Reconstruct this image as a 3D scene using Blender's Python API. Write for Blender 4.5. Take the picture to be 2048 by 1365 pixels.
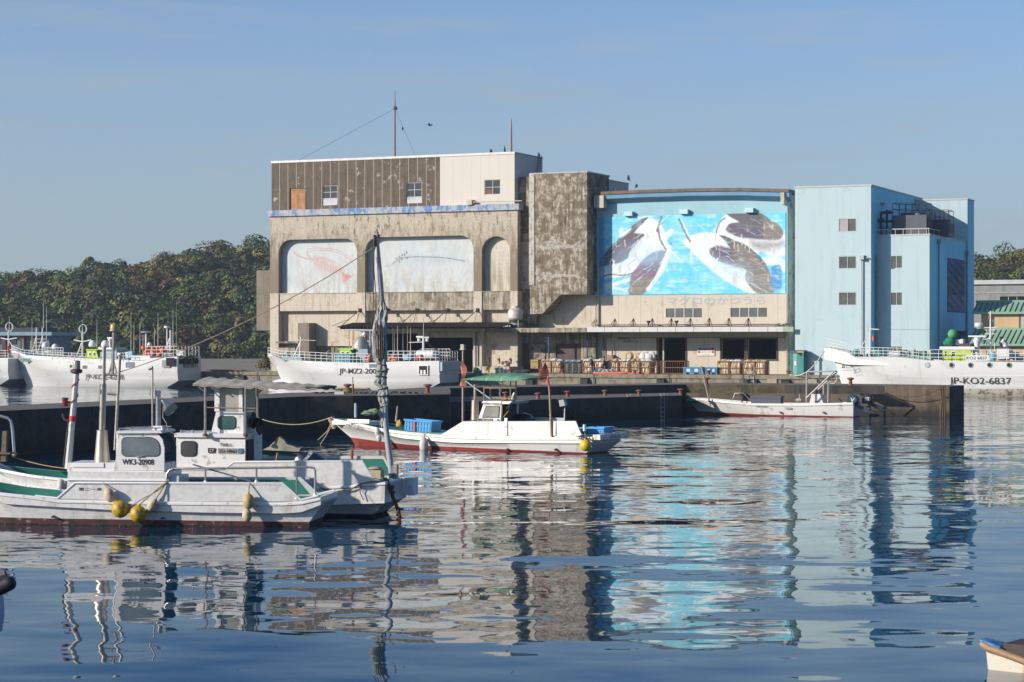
import bpy, bmesh, math, random
import numpy as np
from mathutils import Vector, Matrix
random.seed(7); RNG = np.random.default_rng(11)
for o in list(bpy.data.objects): bpy.data.objects.remove(o)
SC = bpy.context.scene; COL = SC.collection
# ---------------------------------------------------------------- camera
F = 4250.0; H = 4.8; CX = 1024.0; CY = 682.0
cam = bpy.data.cameras.new('camera'); cam.sensor_width = 36; cam.lens = 36*F/2048; cam.clip_start = .5; cam.clip_end = 9000
co = bpy.data.objects.new('camera', cam); COL.objects.link(co); co.location = (0, 0, H); co.rotation_euler = (math.pi/2, 0, 0); SC.camera = co
cam.dof.use_dof = True; cam.dof.focus_distance = 130; cam.dof.aperture_fstop = 5.6
# ---------------------------------------------------------------- light
AZ = math.radians(67); EL = math.radians(21)
SUN = Vector((-math.sin(AZ)*math.cos(EL), -math.cos(AZ)*math.cos(EL), math.sin(EL)))
sl = bpy.data.lights.new('sun', 'SUN'); sl.energy = 4.7; sl.angle = math.radians(.5); sl.color = (1, .90, .78)
so = bpy.data.objects.new('sun', sl); COL.objects.link(so); so.rotation_euler = (-SUN).to_track_quat('-Z', 'Y').to_euler(); so.location = (-60, -40, 60)
wd = bpy.data.worlds.new('World'); SC.world = wd; wd.use_nodes = True
nt = wd.node_tree; nt.nodes.clear()
sky = nt.nodes.new('ShaderNodeTexSky'); sky.sky_type = 'NISHITA'; sky.sun_disc = False
sky.sun_elevation = EL; sky.sun_rotation = math.pi+AZ; sky.altitude = 0; sky.air_density = .75; sky.dust_density = 1.0; sky.ozone_density = 5.0
bg = nt.nodes.new('ShaderNodeBackground'); bg.inputs[1].default_value = .122
wo = nt.nodes.new('ShaderNodeOutputWorld')
# thin wisps of cirrus low in the sky
tc = nt.nodes.new('ShaderNodeTexCoord'); mp = nt.nodes.new('ShaderNodeMapping'); mp.inputs['Scale'].default_value = (3, 3, 26)
mp.inputs['Rotation'].default_value = (0, .06, 0)
nz = nt.nodes.new('ShaderNodeTexNoise'); nz.inputs['Scale'].default_value = 2.4; nz.inputs['Detail'].default_value = 5; nz.inputs['Roughness'].default_value = .62
rp = nt.nodes.new('ShaderNodeMapRange'); rp.inputs[1].default_value = .50; rp.inputs[2].default_value = .74; rp.inputs[4].default_value = .35
mx = nt.nodes.new('ShaderNodeMix'); mx.data_type = 'RGBA'; mx.inputs[7].default_value = (2.45, 2.95, 3.25, 1)
nt.links.new(tc.outputs['Generated'], mp.inputs[0]); nt.links.new(mp.outputs[0], nz.inputs[0]); nt.links.new(nz.outputs[0], rp.inputs[0])

sz = nt.nodes.new('ShaderNodeSeparateXYZ'); nt.links.new(tc.outputs['Generated'], sz.inputs[0]); hz = nt.nodes.new('ShaderNodeMapRange'); hz.interpolation_type = 'SMOOTHSTEP'
hz.inputs[1].default_value = -.02; hz.inputs[2].default_value = .25; hz.inputs[3].default_value = .85; hz.inputs[4].default_value = 0; nt.links.new(sz.outputs[2], hz.inputs[0])   # haze thins with elevation
ha = nt.nodes.new('ShaderNodeMath'); ha.operation = 'ADD'; ha.use_clamp = True; nt.links.new(rp.outputs[0], ha.inputs[0]); nt.links.new(hz.outputs[0], ha.inputs[1]); nt.links.new(ha.outputs[0], mx.inputs[0]); dm = nt.nodes.new('ShaderNodeMapRange'); dm.interpolation_type = 'SMOOTHSTEP'; dm.inputs[1].default_value = .12; dm.inputs[2].default_value = .30; nt.links.new(sz.outputs[2], dm.inputs[0])
m2 = nt.nodes.new('ShaderNodeMix'); m2.data_type = 'RGBA'; m2.blend_type = 'MULTIPLY'; m2.inputs[7].default_value = (.60, .80, .92, 1); nt.links.new(dm.outputs[0], m2.inputs[0]); nt.links.new(sky.outputs[0], m2.inputs[6]); nt.links.new(m2.outputs[2], mx.inputs[6]); nt.links.new(mx.outputs[2], bg.inputs[0]); nt.links.new(bg.outputs[0], wo.inputs[0])
SC.view_settings.view_transform = 'Standard'; SC.view_settings.look = 'None'; SC.view_settings.exposure = 0.36; SC.view_settings.gamma = 1
SC.render.engine = 'CYCLES'

# ---------------------------------------------------------------- frames: local axes along a quay, a wall or a boat
class Fr:
    def __init__(s, x, y, deg=0): s.x, s.y, s.a = x, y, math.radians(deg); s.c, s.s = math.cos(s.a), math.sin(s.a)   # u axis=(c,-s), v axis=(s,c)
    def w(s, u, v, z): return Vector((s.x+u*s.c+v*s.s, s.y-u*s.s+v*s.c, z))
    def pix(s, px, py, v=0):
        a = (px-CX)/F; u = (a*(s.y+v*s.c)-s.x-v*s.s)/(s.c+a*s.s); Y = s.y-u*s.s+v*s.c
        return u, H-(py-CY)*Y/F
    def U(s, px, v=0): return s.pix(px, 0, v)[0]
    def Z(s, px, py, v=0): return s.pix(px, py, v)[1]
    def V(s, px, u): a = (px-CX)/F; return (a*(s.y-u*s.s)-s.x-u*s.c)/(s.s-a*s.c)
    def P(s, px, py, v=0): u, z = s.pix(px, py, v); return (u, v, z)
W = Fr(0, 0, 0)
Q = Fr(-54.5, 231.8, 23.9)      # the far quay: u along its edge to the right, v inland

# ---------------------------------------------------------------- mesh builder
class MB:
    def __init__(s): s.v = []; s.f = []; s.m = []; s.s = []
    def face(s, pts, m=0, sm=False):
        i = len(s.v); s.v += [tuple(p) for p in pts]; s.f.append(tuple(range(i, i+len(pts)))); s.m.append(m); s.s.append(sm); return s
    def add(s, vs, fs, m=0, sm=False):
        i = len(s.v); s.v += [tuple(p) for p in vs]
        for f in fs: s.f.append(tuple(i+k for k in f)); s.m.append(m); s.s.append(sm)
        return s
    def box(s, x0, x1, y0, y1, z0, z1, m=0):
        v = [(x, y, z) for z in (z0, z1) for y in (y0, y1) for x in (x0, x1)]
        return s.add(v, [(0, 2, 3, 1), (4, 5, 7, 6), (0, 1, 5, 4), (2, 6, 7, 3), (0, 4, 6, 2), (1, 3, 7, 5)], m)
    def hexa(s, b, t, m=0):     # bottom quad, top quad
        return s.add(list(b)+list(t), [(3, 2, 1, 0), (4, 5, 6, 7), (0, 1, 5, 4), (1, 2, 6, 5), (2, 3, 7, 6), (3, 0, 4, 7)], m)
    def tube(s, pts, r, n=6, m=0, cap=True):
        pts = [Vector(p) for p in pts]; N = len(pts); rs = r if isinstance(r, (list, tuple)) else [r]*N; vs = []; up = None
        for i, p in enumerate(pts):
            d = (pts[min(i+1, N-1)]-pts[max(i-1, 0)])
            d = d.normalized() if d.length > 1e-9 else Vector((0, 0, 1))
            if up is None: up = Vector((0, 0, 1)) if abs(d.z) < .9 else Vector((1, 0, 0))
            a = d.cross(up)
            if a.length < 1e-4: a = d.cross(Vector((0, 1, .01)))
            a.normalize(); b = d.cross(a).normalized(); up = a.cross(d)
            for k in range(n): t = 2*math.pi*k/n; vs.append(p+(a*math.cos(t)+b*math.sin(t))*rs[i])
        fs = [(i*n+k, i*n+(k+1) % n, (i+1)*n+(k+1) % n, (i+1)*n+k) for i in range(N-1) for k in range(n)]
        s.add(vs, fs, m, n > 4)
        if cap: s.add(vs[:n], [tuple(range(n))[::-1]], m); s.add(vs[-n:], [tuple(range(n))], m)
        return s
    def prism(s, pts, axis, a, b, m=0, mcap=None):   # polygon of 2-D points swept along one axis from a to b
        mk = {'v': lambda p, t: (p[0], t, p[1]), 'z': lambda p, t: (p[0], p[1], t), 'u': lambda p, t: (t, p[0], p[1])}[axis]
        A = [mk(p, a) for p in pts]; B = [mk(p, b) for p in pts]; n = len(pts)
        s.add(A+B, [(i, (i+1) % n, n+(i+1) % n, n+i) for i in range(n)], m)
        s.face(A, m if mcap is None else mcap); s.face(B[::-1], m if mcap is None else mcap); return s
    def lathe(s, prof, c, n=12, m=0, axis='z', sx=1, sy=1):
        vs = []
        for r, h in prof:
            for k in range(n):
                t = 2*math.pi*k/n; x, y = r*math.cos(t)*sx, r*math.sin(t)*sy
                vs.append({'z': (c[0]+x, c[1]+y, c[2]+h), 'u': (c[0]+h, c[1]+x, c[2]+y), 'v': (c[0]+x, c[1]+h, c[2]+y)}[axis])
        N = len(prof); s.add(vs, [(i*n+k, i*n+(k+1) % n, (i+1)*n+(k+1) % n, (i+1)*n+k) for i in range(N-1) for k in range(n)], m, n > 5)
        s.add(vs[:n], [tuple(range(n))[::-1]], m); s.add(vs[-n:], [tuple(range(n))], m); return s
    def ell(s, c, r, n=12, k=8, m=0, jit=0):
        rx, ry, rz = r if isinstance(r, (tuple, list)) else (r, r, r); vs = []
        for i in range(k+1):
            ph = math.pi*i/k
            for j in range(n):
                t = 2*math.pi*j/n; q = 1+random.uniform(-jit, jit) if jit else 1
                vs.append((c[0]+rx*q*math.sin(ph)*math.cos(t), c[1]+ry*q*math.sin(ph)*math.sin(t), c[2]-rz*q*math.cos(ph)))
        return s.add(vs, [(i*n+j, i*n+(j+1) % n, (i+1)*n+(j+1) % n, (i+1)*n+j) for i in range(k) for j in range(n)], m, True)
    def grid(s, rows, m=0, sm=True, closed=False):
        n = len(rows[0]); vs = [p for r in rows for p in r]
        fs = [(i*n+j, i*n+j+1, (i+1)*n+j+1, (i+1)*n+j) for i in range(len(rows)-1) for j in range(n-1)]
        return s.add(vs, fs, m, sm)
    def wall(s, us, z0, z1, v0, v1, holes=(), m=0, mr=None):   # a wall slab with rectangular holes (u0,u1,z0,z1)
        mr = m if mr is None else mr
        u0, u1 = us; X = sorted({u0, u1} | {x for h in holes for x in h[:2] if u0 < x < u1}); Zs = sorted({z0, z1} | {x for h in holes for x in h[2:4] if z0 < x < z1})
        def hole(i, j):
            if i < 0 or j < 0 or i >= len(X)-1 or j >= len(Zs)-1: return True
            cu, cz = (X[i]+X[i+1])/2, (Zs[j]+Zs[j+1])/2
            return any(h[0] < cu < h[1] and h[2] < cz < h[3] for h in holes)
        for i in range(len(X)-1):
            for j in range(len(Zs)-1):
                if hole(i, j): continue
                a, b, c, d = X[i], X[i+1], Zs[j], Zs[j+1]
                s.face([(a, v0, c), (b, v0, c), (b, v0, d), (a, v0, d)], m); s.face([(a, v1, c), (a, v1, d), (b, v1, d), (b, v1, c)], m)
                if hole(i-1, j): s.face([(a, v0, c), (a, v0, d), (a, v1, d), (a, v1, c)], mr)
                if hole(i+1, j): s.face([(b, v0, c), (b, v1, c), (b, v1, d), (b, v0, d)], mr)
                if hole(i, j-1): s.face([(a, v0, c), (a, v1, c), (b, v1, c), (b, v0, c)], mr)
                if hole(i, j+1): s.face([(a, v0, d), (b, v0, d), (b, v1, d), (a, v1, d)], mr)
        return s
    def room(s, x0, x1, v0, v1, z0, z1, m=0):   # an open-fronted dark room behind an opening
        s.face([(x0, v1, z0), (x1, v1, z0), (x1, v1, z1), (x0, v1, z1)], m); s.face([(x0, v0, z0), (x1, v0, z0), (x1, v1, z0), (x0, v1, z0)], m); s.face([(x0, v0, z1), (x1, v0, z1), (x1, v1, z1), (x0, v1, z1)], m)
        s.face([(x0, v0, z0), (x0, v1, z0), (x0, v1, z1), (x0, v0, z1)], m); return s.face([(x1, v0, z0), (x1, v1, z0), (x1, v1, z1), (x1, v0, z1)], m)
    def mesh(s, name, mats, off=(0, 0, 0), colors=None):
        me = bpy.data.meshes.new(name); me.from_pydata([(x-off[0], y-off[1], z-off[2]) for x, y, z in s.v], [], s.f)
        for m in (mats if isinstance(mats, (list, tuple)) else [mats]): me.materials.append(m)
        me.polygons.foreach_set('material_index', s.m); me.polygons.foreach_set('use_smooth', s.s)
        if colors is not None:
            ca = me.color_attributes.new('paint', 'FLOAT_COLOR', 'POINT'); ca.data.foreach_set('color', np.asarray(colors, dtype=np.float32).ravel())
        else:
            bm = bmesh.new(); bm.from_mesh(me); bmesh.ops.remove_doubles(bm, verts=bm.verts, dist=1e-4)
            try: bmesh.ops.recalc_face_normals(bm, faces=bm.faces)
            except Exception: pass
            bm.to_mesh(me); bm.free()
            if any(s.s):
                try: me.set_sharp_from_angle(angle=math.radians(42))
                except Exception: pass
        me.update(); return me
def tag(o, label=None, cat=None, group=None, kind=None):
    for k, v in (('label', label), ('category', cat), ('group', group), ('kind', kind)):
        if v: o[k] = v
    return o
class T:
    def __init__(s, name, label, cat, fr, at, group=None):
        s.fr, s.at = fr, tuple(at); s.o = bpy.data.objects.new(name, None); COL.objects.link(s.o); s.o.empty_display_size = .3
        s.o.location = fr.w(*at); s.o.rotation_euler = (0, 0, -fr.a); tag(s.o, label, cat, group)
    def part(s, name, mb, mats, parent=None, label=None, colors=None):
        me = mb if isinstance(mb, bpy.types.Mesh) else mb.mesh(name, mats, s.at, colors)
        o = bpy.data.objects.new(name, me); COL.objects.link(o); o.parent = parent or s.o
        if label: o['label'] = label
        return o
    def text(s, txt, fn, mat, name='lettering', parent=None, bold=0):
        me = text_mesh(txt, fn, mat, s.at, bold)
        return s.part(name, me, None, parent)
def solo(name, label, cat, mb, mats, fr, at, group=None, kind=None, colors=None):
    o = bpy.data.objects.new(name, mb.mesh(name, mats, at, colors)); COL.objects.link(o); o.location = fr.w(*at); o.rotation_euler = (0, 0, -fr.a)
    return tag(o, label, cat, group, kind)
def struct(name, mb, mats, fr=W, at=(0, 0, 0)): return solo(name, None, None, mb, mats, fr, at, kind='structure')
def dup(root, loc, rz=None, label=None, group=None):
    r = root.copy(); COL.objects.link(r); r.location = loc
    if rz is not None: r.rotation_euler = (0, 0, rz)
    if label: r['label'] = label
    if group: r['group'] = group
    def rec(a, b):
        for ch in list(a.children): c = ch.copy(); COL.objects.link(c); c.parent = b; rec(ch, c)
    rec(root, r); return r
_tc = {}
def text_mesh(txt, fn, mat, off=(0, 0, 0), bold=0):
    cu = bpy.data.curves.new('txt', 'FONT'); cu.body = txt; cu.size = 1; cu.offset = bold; cu.resolution_u = 3
    ob = bpy.data.objects.new('txt', cu); COL.objects.link(ob); dg = bpy.context.evaluated_depsgraph_get(); dg.update()
    me = bpy.data.meshes.new_from_object(ob.evaluated_get(dg)); bpy.data.objects.remove(ob); bpy.data.curves.remove(cu)
    vs = [v.co for v in me.vertices]
    if not vs: return me
    x0, x1 = min(v.x for v in vs), max(v.x for v in vs); y0, y1 = min(v.y for v in vs), max(v.y for v in vs)
    for v in me.vertices:
        p = fn((v.co.x-x0)/(x1-x0), (v.co.y-y0)/max(y1-y0, 1e-6)); v.co = (p[0]-off[0], p[1]-off[1], p[2]-off[2])
    me.materials.clear(); me.materials.append(mat); me.update(); return me
def flat(u0, u1, z0, z1, v): return lambda a, b: (u0+(u1-u0)*a, v, z0+(z1-z0)*b)
def sag(p, q, d=.3, n=10):
    p, q = Vector(p), Vector(q); return [p.lerp(q, i/n)-Vector((0, 0, d*4*(i/n)*(1-i/n))) for i in range(n+1)]
def arc(cx, cz, r, a0, a1, n=8, rz=None): return [(cx+r*math.cos(math.radians(a0+(a1-a0)*i/n)), cz+(rz or r)*math.sin(math.radians(a0+(a1-a0)*i/n))) for i in range(n+1)]

# ---------------------------------------------------------------- materials
def lin(c): return tuple((x/255/12.92 if x <= 10 else ((x/255+.055)/1.055)**2.4) for x in c)
MATS = {}
def M(name, col, rough=.6, metal=0, var=.12, sc=1.5, streak=None, patch=None, patch2=None, bump=0, bsc=20, low=None, fine=None, spec=None, seams=None):
    """col etc. are linear colours; streak=(colour,amount,scale) runs down, patch=(colour,amount,scale), low=(colour,z0,z1) stain below a height,
       seams=(pitch u, width, colour) vertical panel joints"""
    if name in MATS: return MATS[name]
    K = .78; dim = lambda q: None if q is None else (tuple(x*K for x in q[0]), *q[1:])
    col = tuple(x*K for x in col); streak, patch, patch2, low, fine = map(dim, (streak, patch, patch2, low, fine))
    if seams: seams = (seams[0], seams[1], tuple(x*K for x in seams[2]))
    m = bpy.data.materials.new(name); m.use_nodes = True; n = m.node_tree; L = n.links.new; N = n.nodes.new
    b = n.nodes['Principled BSDF']; b.inputs['Roughness'].default_value = rough; b.inputs['Metallic'].default_value = metal
    if spec is not None: b.inputs['Specular IOR Level'].default_value = spec
    tc = N('ShaderNodeTexCoord'); obj = tc.outputs['Object']
    def mapping(s):
        q = N('ShaderNodeMapping'); q.inputs['Scale'].default_value = s; L(obj, q.inputs[0]); return q.outputs[0]
    def noise(vec, scale, det=4, ro=.6):
        q = N('ShaderNodeTexNoise'); q.inputs['Scale'].default_value = scale; q.inputs['Detail'].default_value = det; q.inputs['Roughness'].default_value = ro; L(vec, q.inputs[0]); return q.outputs[0]
    def rng(x, a, b_, c=0, d=1):
        q = N('ShaderNodeMapRange'); q.inputs[1].default_value = a; q.inputs[2].default_value = b_; q.inputs[3].default_value = c; q.inputs[4].default_value = d; L(x, q.inputs[0]); return q.outputs[0]
    def mix(f, a, c):
        q = N('ShaderNodeMix'); q.data_type = 'RGBA'
        for i, x in ((6, a), (7, c)):
            if isinstance(x, tuple): q.inputs[i].default_value = (*x[:3], 1)
            else: L(x, q.inputs[i])
        if isinstance(f, float): q.inputs[0].default_value = f
        else: L(f, q.inputs[0])
        return q.outputs[2]
    def mul(x, y):
        q = N('ShaderNodeMath'); q.operation = 'MULTIPLY'; L(x, q.inputs[0])
        if isinstance(y, (int, float)): q.inputs[1].default_value = y
        else: L(y, q.inputs[1])
        return q.outputs[0]
    c = mix(rng(noise(obj, sc), .3, .7), tuple(x*(1-var) for x in col), tuple(min(1, x*(1+var)) for x in col))
    if fine: c = mix(rng(noise(obj, fine[2], 6), .45, .62, 0, fine[1]), c, fine[0])
    if patch: c = mix(rng(noise(obj, patch[2], 7, .68), .63-patch[1]*.3, .68-patch[1]*.26, 0, .9), c, patch[0])
    if patch2: c = mix(rng(noise(mapping((1, 1, .4)), patch2[2], 8, .75), .62-patch2[1]*.3, .68-patch2[1]*.24, 0, .9), c, patch2[0])
    if streak:
        f = rng(noise(mapping((1, 1, .07)), streak[2], 5, .7), .62-streak[1]*.3, .74-streak[1]*.24, 0, .9)
        f = mul(f, rng(noise(obj, .35), .35, .6, .25, 1)); c = mix(f, c, streak[0])
    if seams:
        sp = N('ShaderNodeSeparateXYZ'); L(obj, sp.inputs[0]); q = N('ShaderNodeMath'); q.operation = 'PINGPONG'; L(sp.outputs[0], q.inputs[0]); q.inputs[1].default_value = seams[0]/2
        c = mix(rng(q.outputs[0], seams[1], seams[1]*.4, 0, .8), c, seams[2])
    if low:
        sp = N('ShaderNodeSeparateXYZ'); L(obj, sp.inputs[0]); ad = N('ShaderNodeMath'); ad.operation = 'ADD'; L(sp.outputs[2], ad.inputs[0])
        L(rng(noise(mapping((1, 1, .2)), 2.6, 7, .75), .3, .7, -low[3]/2, low[3]/2), ad.inputs[1]); c = mix(rng(ad.outputs[0], low[1], low[2], 1, 0), c, low[0])
    L(c, b.inputs['Base Color'])
    if bump:
        q = N('ShaderNodeBump'); q.inputs['Strength'].default_value = bump; q.inputs['Distance'].default_value = .02; L(noise(obj, bsc, 5), q.inputs['Height']); L(q.outputs[0], b.inputs['Normal'])
    MATS[name] = m; return m
def Mpaint(name, rough=.7, wear=None, seams=None):
    m = bpy.data.materials.new(name); m.use_nodes = True; n = m.node_tree; b = n.nodes['Principled BSDF']; b.inputs['Roughness'].default_value = rough
    a = n.nodes.new('ShaderNodeAttribute'); a.attribute_name = 'paint'; L = n.links.new
    tc = n.nodes.new('ShaderNodeTexCoord'); nz = n.nodes.new('ShaderNodeTexNoise'); nz.inputs['Scale'].default_value = 2.2; nz.inputs['Detail'].default_value = 7; nz.inputs['Roughness'].default_value = .7
    mp = n.nodes.new('ShaderNodeMapping'); mp.inputs['Scale'].default_value = (1, 1, .35); L(tc.outputs['Object'], mp.inputs[0]); L(mp.outputs[0], nz.inputs[0])
    r = n.nodes.new('ShaderNodeMapRange'); r.inputs[1].default_value = .35; r.inputs[2].default_value = .75; r.inputs[3].default_value = .86; r.inputs[4].default_value = .66; L(nz.outputs[0], r.inputs[0])
    mx = n.nodes.new('ShaderNodeMix'); mx.data_type = 'RGBA'; mx.blend_type = 'MULTIPLY'; mx.inputs[0].default_value = 1; L(a.outputs['Color'], mx.inputs[6]); L(r.outputs[0], mx.inputs[7]); out = mx.outputs[2]
    if wear:
        r2 = n.nodes.new('ShaderNodeMapRange'); r2.inputs[1].default_value = wear[1]; r2.inputs[2].default_value = wear[1]+.06; r2.inputs[4].default_value = wear[2]; L(nz.outputs[0], r2.inputs[0])
        m2 = n.nodes.new('ShaderNodeMix'); m2.data_type = 'RGBA'; L(r2.outputs[0], m2.inputs[0]); L(out, m2.inputs[6]); m2.inputs[7].default_value = (*wear[0], 1); out = m2.outputs[2]
    if seams:
        sp = n.nodes.new('ShaderNodeSeparateXYZ'); L(tc.outputs['Object'], sp.inputs[0]); q = n.nodes.new('ShaderNodeMath'); q.operation = 'PINGPONG'; L(sp.outputs[0], q.inputs[0]); q.inputs[1].default_value = seams[0]/2
        r3 = n.nodes.new('ShaderNodeMapRange'); r3.inputs[1].default_value = seams[1]; r3.inputs[2].default_value = seams[1]*.3; r3.inputs[4].default_value = .45; L(q.outputs[0], r3.inputs[0])
        m3 = n.nodes.new('ShaderNodeMix'); m3.data_type = 'RGBA'; L(r3.outputs[0], m3.inputs[0]); L(out, m3.inputs[6]); m3.inputs[7].default_value = (*seams[2], 1); out = m3.outputs[2]
    L(out, b.inputs['Base Color']); return m
def Mglass(name, col=(.03, .04, .045), rough=.08):
    m = M(name, col, rough, 0, .3, 1.2); m.node_tree.nodes['Principled BSDF'].inputs['Specular IOR Level'].default_value = .9; return m
white = M('white_paint', (.78, .78, .76), .4, var=.04, streak=((.45, .38, .28), .25, 3), patch=((.55, .53, .48), .05, 2.5))
whiteclean = M('clean_white', (.8, .8, .79), .35, var=.03)
steel = M('stainless', (.55, .54, .52), .35, .85, var=.15, sc=6)
galv = M('galvanised', (.42, .42, .40), .55, .5, var=.2, sc=5, patch=((.22, .15, .10), .25, 4))
black = M('black_rubber', (.02, .02, .022), .7, var=.3)
blacktxt = M('black_lettering', (.02, .02, .022), .6, var=.1)
navytxt = M('navy_lettering', (.03, .05, .12), .6, var=.1)
rust = M('rust_iron', (.22, .08, .045), .8, var=.25, sc=8, patch=((.35, .16, .09), .3, 6))
rustdark = M('dark_rust', (.09, .045, .035), .85, var=.3, sc=8)
rope = M('rope_fibre', (.36, .29, .19), .9, var=.3, sc=12)
darkrope = M('dark_rope', (.10, .075, .055), .95, var=.3, sc=12)
concrete = M('quay_concrete', (.27, .235, .17), .9, var=.18, sc=1.1, patch=((.17, .14, .09), .35, 1.4), streak=((.11, .09, .065), .35, 2.5), fine=((.36, .32, .25), .5, 9), bump=.3)
pier_shade = M('pier_shaded_concrete', (.058, .050, .042), .88, var=.25, sc=.9, patch=((.030, .027, .024), .45, 1.3), streak=((.10, .085, .07), .2, 2.2), low=((.014, .013, .012), .25, .75, .5), fine=((.085, .075, .065), .5, 8), bump=.4, seams=(6.2, .05, (.02, .018, .016)))  # shade of the pier sides deepened in the colour; tide band below is stain
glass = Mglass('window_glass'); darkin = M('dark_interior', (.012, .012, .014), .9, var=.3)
# ================================================================ water, land, pier, hills
def make_water():
    b = MB(); b.face([(-1500, -60, 0), (1500, -60, 0), (1500, 4000, 0), (-1500, 4000, 0)])
    m = bpy.data.materials.new('harbour_water'); m.use_nodes = True; n = m.node_tree; L = n.links.new; N = n.nodes.new; p = n.nodes['Principled BSDF']
    p.inputs['Base Color'].default_value = (.0, .03, .06, 1); p.inputs['Roughness'].default_value = .015; p.inputs['IOR'].default_value = 1.27; p.inputs['Specular Tint'].default_value = (.6, .85, 1, 1)
    geo = N('ShaderNodeNewGeometry')
    def mp(s, rz=0):
        q = N('ShaderNodeMapping'); q.inputs['Scale'].default_value = s; q.inputs['Rotation'].default_value = (0, 0, rz); L(geo.outputs['Position'], q.inputs[0]); return q.outputs[0]
    def nz(v, sc, det=2, ro=.5, dist=0):
        q = N('ShaderNodeTexNoise'); q.inputs['Scale'].default_value = sc; q.inputs['Detail'].default_value = det; q.inputs['Roughness'].default_value = ro; q.inputs['Distortion'].default_value = dist; L(v, q.inputs[0]); return q
    def vm(op, a, c):
        q = N('ShaderNodeVectorMath'); q.operation = op; L(a, q.inputs[0])
        if isinstance(c, tuple): q.inputs[1].default_value = c
        else: L(c, q.inputs[1])
        return q.outputs[0]
    def layer(sx, sy, det, amp, rz=0, ro=.5):
        return vm('MULTIPLY', vm('SUBTRACT', nz(mp((sx, sy, 1), rz), 1, det, ro).outputs['Color'], (.5, .5, .5)), (amp[0], amp[1], 0))
    big = layer(.16, .30, 1, (.05, .10), .12)
    mid = layer(.5, 1.0, 2, (.06, .10), -.15)
    small = layer(1.5, 2.7, 2, (.09, .17), .1, .5)
    # breeze patches: the small ripples come and go, and grow beyond the first boats
    mask = nz(mp((.03, .07, 1)), 1, 3); r = N('ShaderNodeMapRange'); r.inputs[1].default_value = .38; r.inputs[2].default_value = .60; r.inputs[3].default_value = .2; L(mask.outputs[0], r.inputs[0])
    sp = N('ShaderNodeSeparateXYZ'); L(geo.outputs['Position'], sp.inputs[0]); r2 = N('ShaderNodeMapRange'); r2.inputs[1].default_value = 36; r2.inputs[2].default_value = 95; r2.inputs[3].default_value = .10; r2.inputs[4].default_value = 1.3; L(sp.outputs[1], r2.inputs[0])
    mu = N('ShaderNodeMath'); mu.operation = 'MULTIPLY'; L(r.outputs[0], mu.inputs[0]); L(r2.outputs[0], mu.inputs[1])
    sc = N('ShaderNodeVectorMath'); sc.operation = 'SCALE'; L(small, sc.inputs[0]); L(mu.outputs[0], sc.inputs[3])
    r3 = N('ShaderNodeMapRange'); r3.inputs[1].default_value = 30; r3.inputs[2].default_value = 80; r3.inputs[3].default_value = .85; r3.inputs[4].default_value = 1; L(sp.outputs[1], r3.inputs[0])
    s2 = N('ShaderNodeVectorMath'); s2.operation = 'SCALE'; L(mid, s2.inputs[0]); L(r3.outputs[0], s2.inputs[3])
    tot = vm('ADD', vm('ADD', big, s2.outputs[0]), sc.outputs[0])
    nn = N('ShaderNodeVectorMath'); nn.operation = 'NORMALIZE'; L(vm('ADD', tot, (0, 0, 1)), nn.inputs[0]); L(nn.outputs[0], p.inputs['Normal'])
    struct('water', b, m)
make_water()
# quay and the ground behind it
ZQ = 1.6
def make_quay():
    b = MB(); b.box(-260, 260, 0, 150, -6, ZQ); b.box(-260, 260, -.12, .25, ZQ-.32, ZQ+.04, 0)
    for px in (517, 899, 1189, 1340, 1487, 1640): u = Q.U(px); b.box(u-.05, u+.05, -.135, -.115, 0, ZQ+.045, 1)
    struct('quay', b, [concrete, black], Q)
make_quay()
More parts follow.
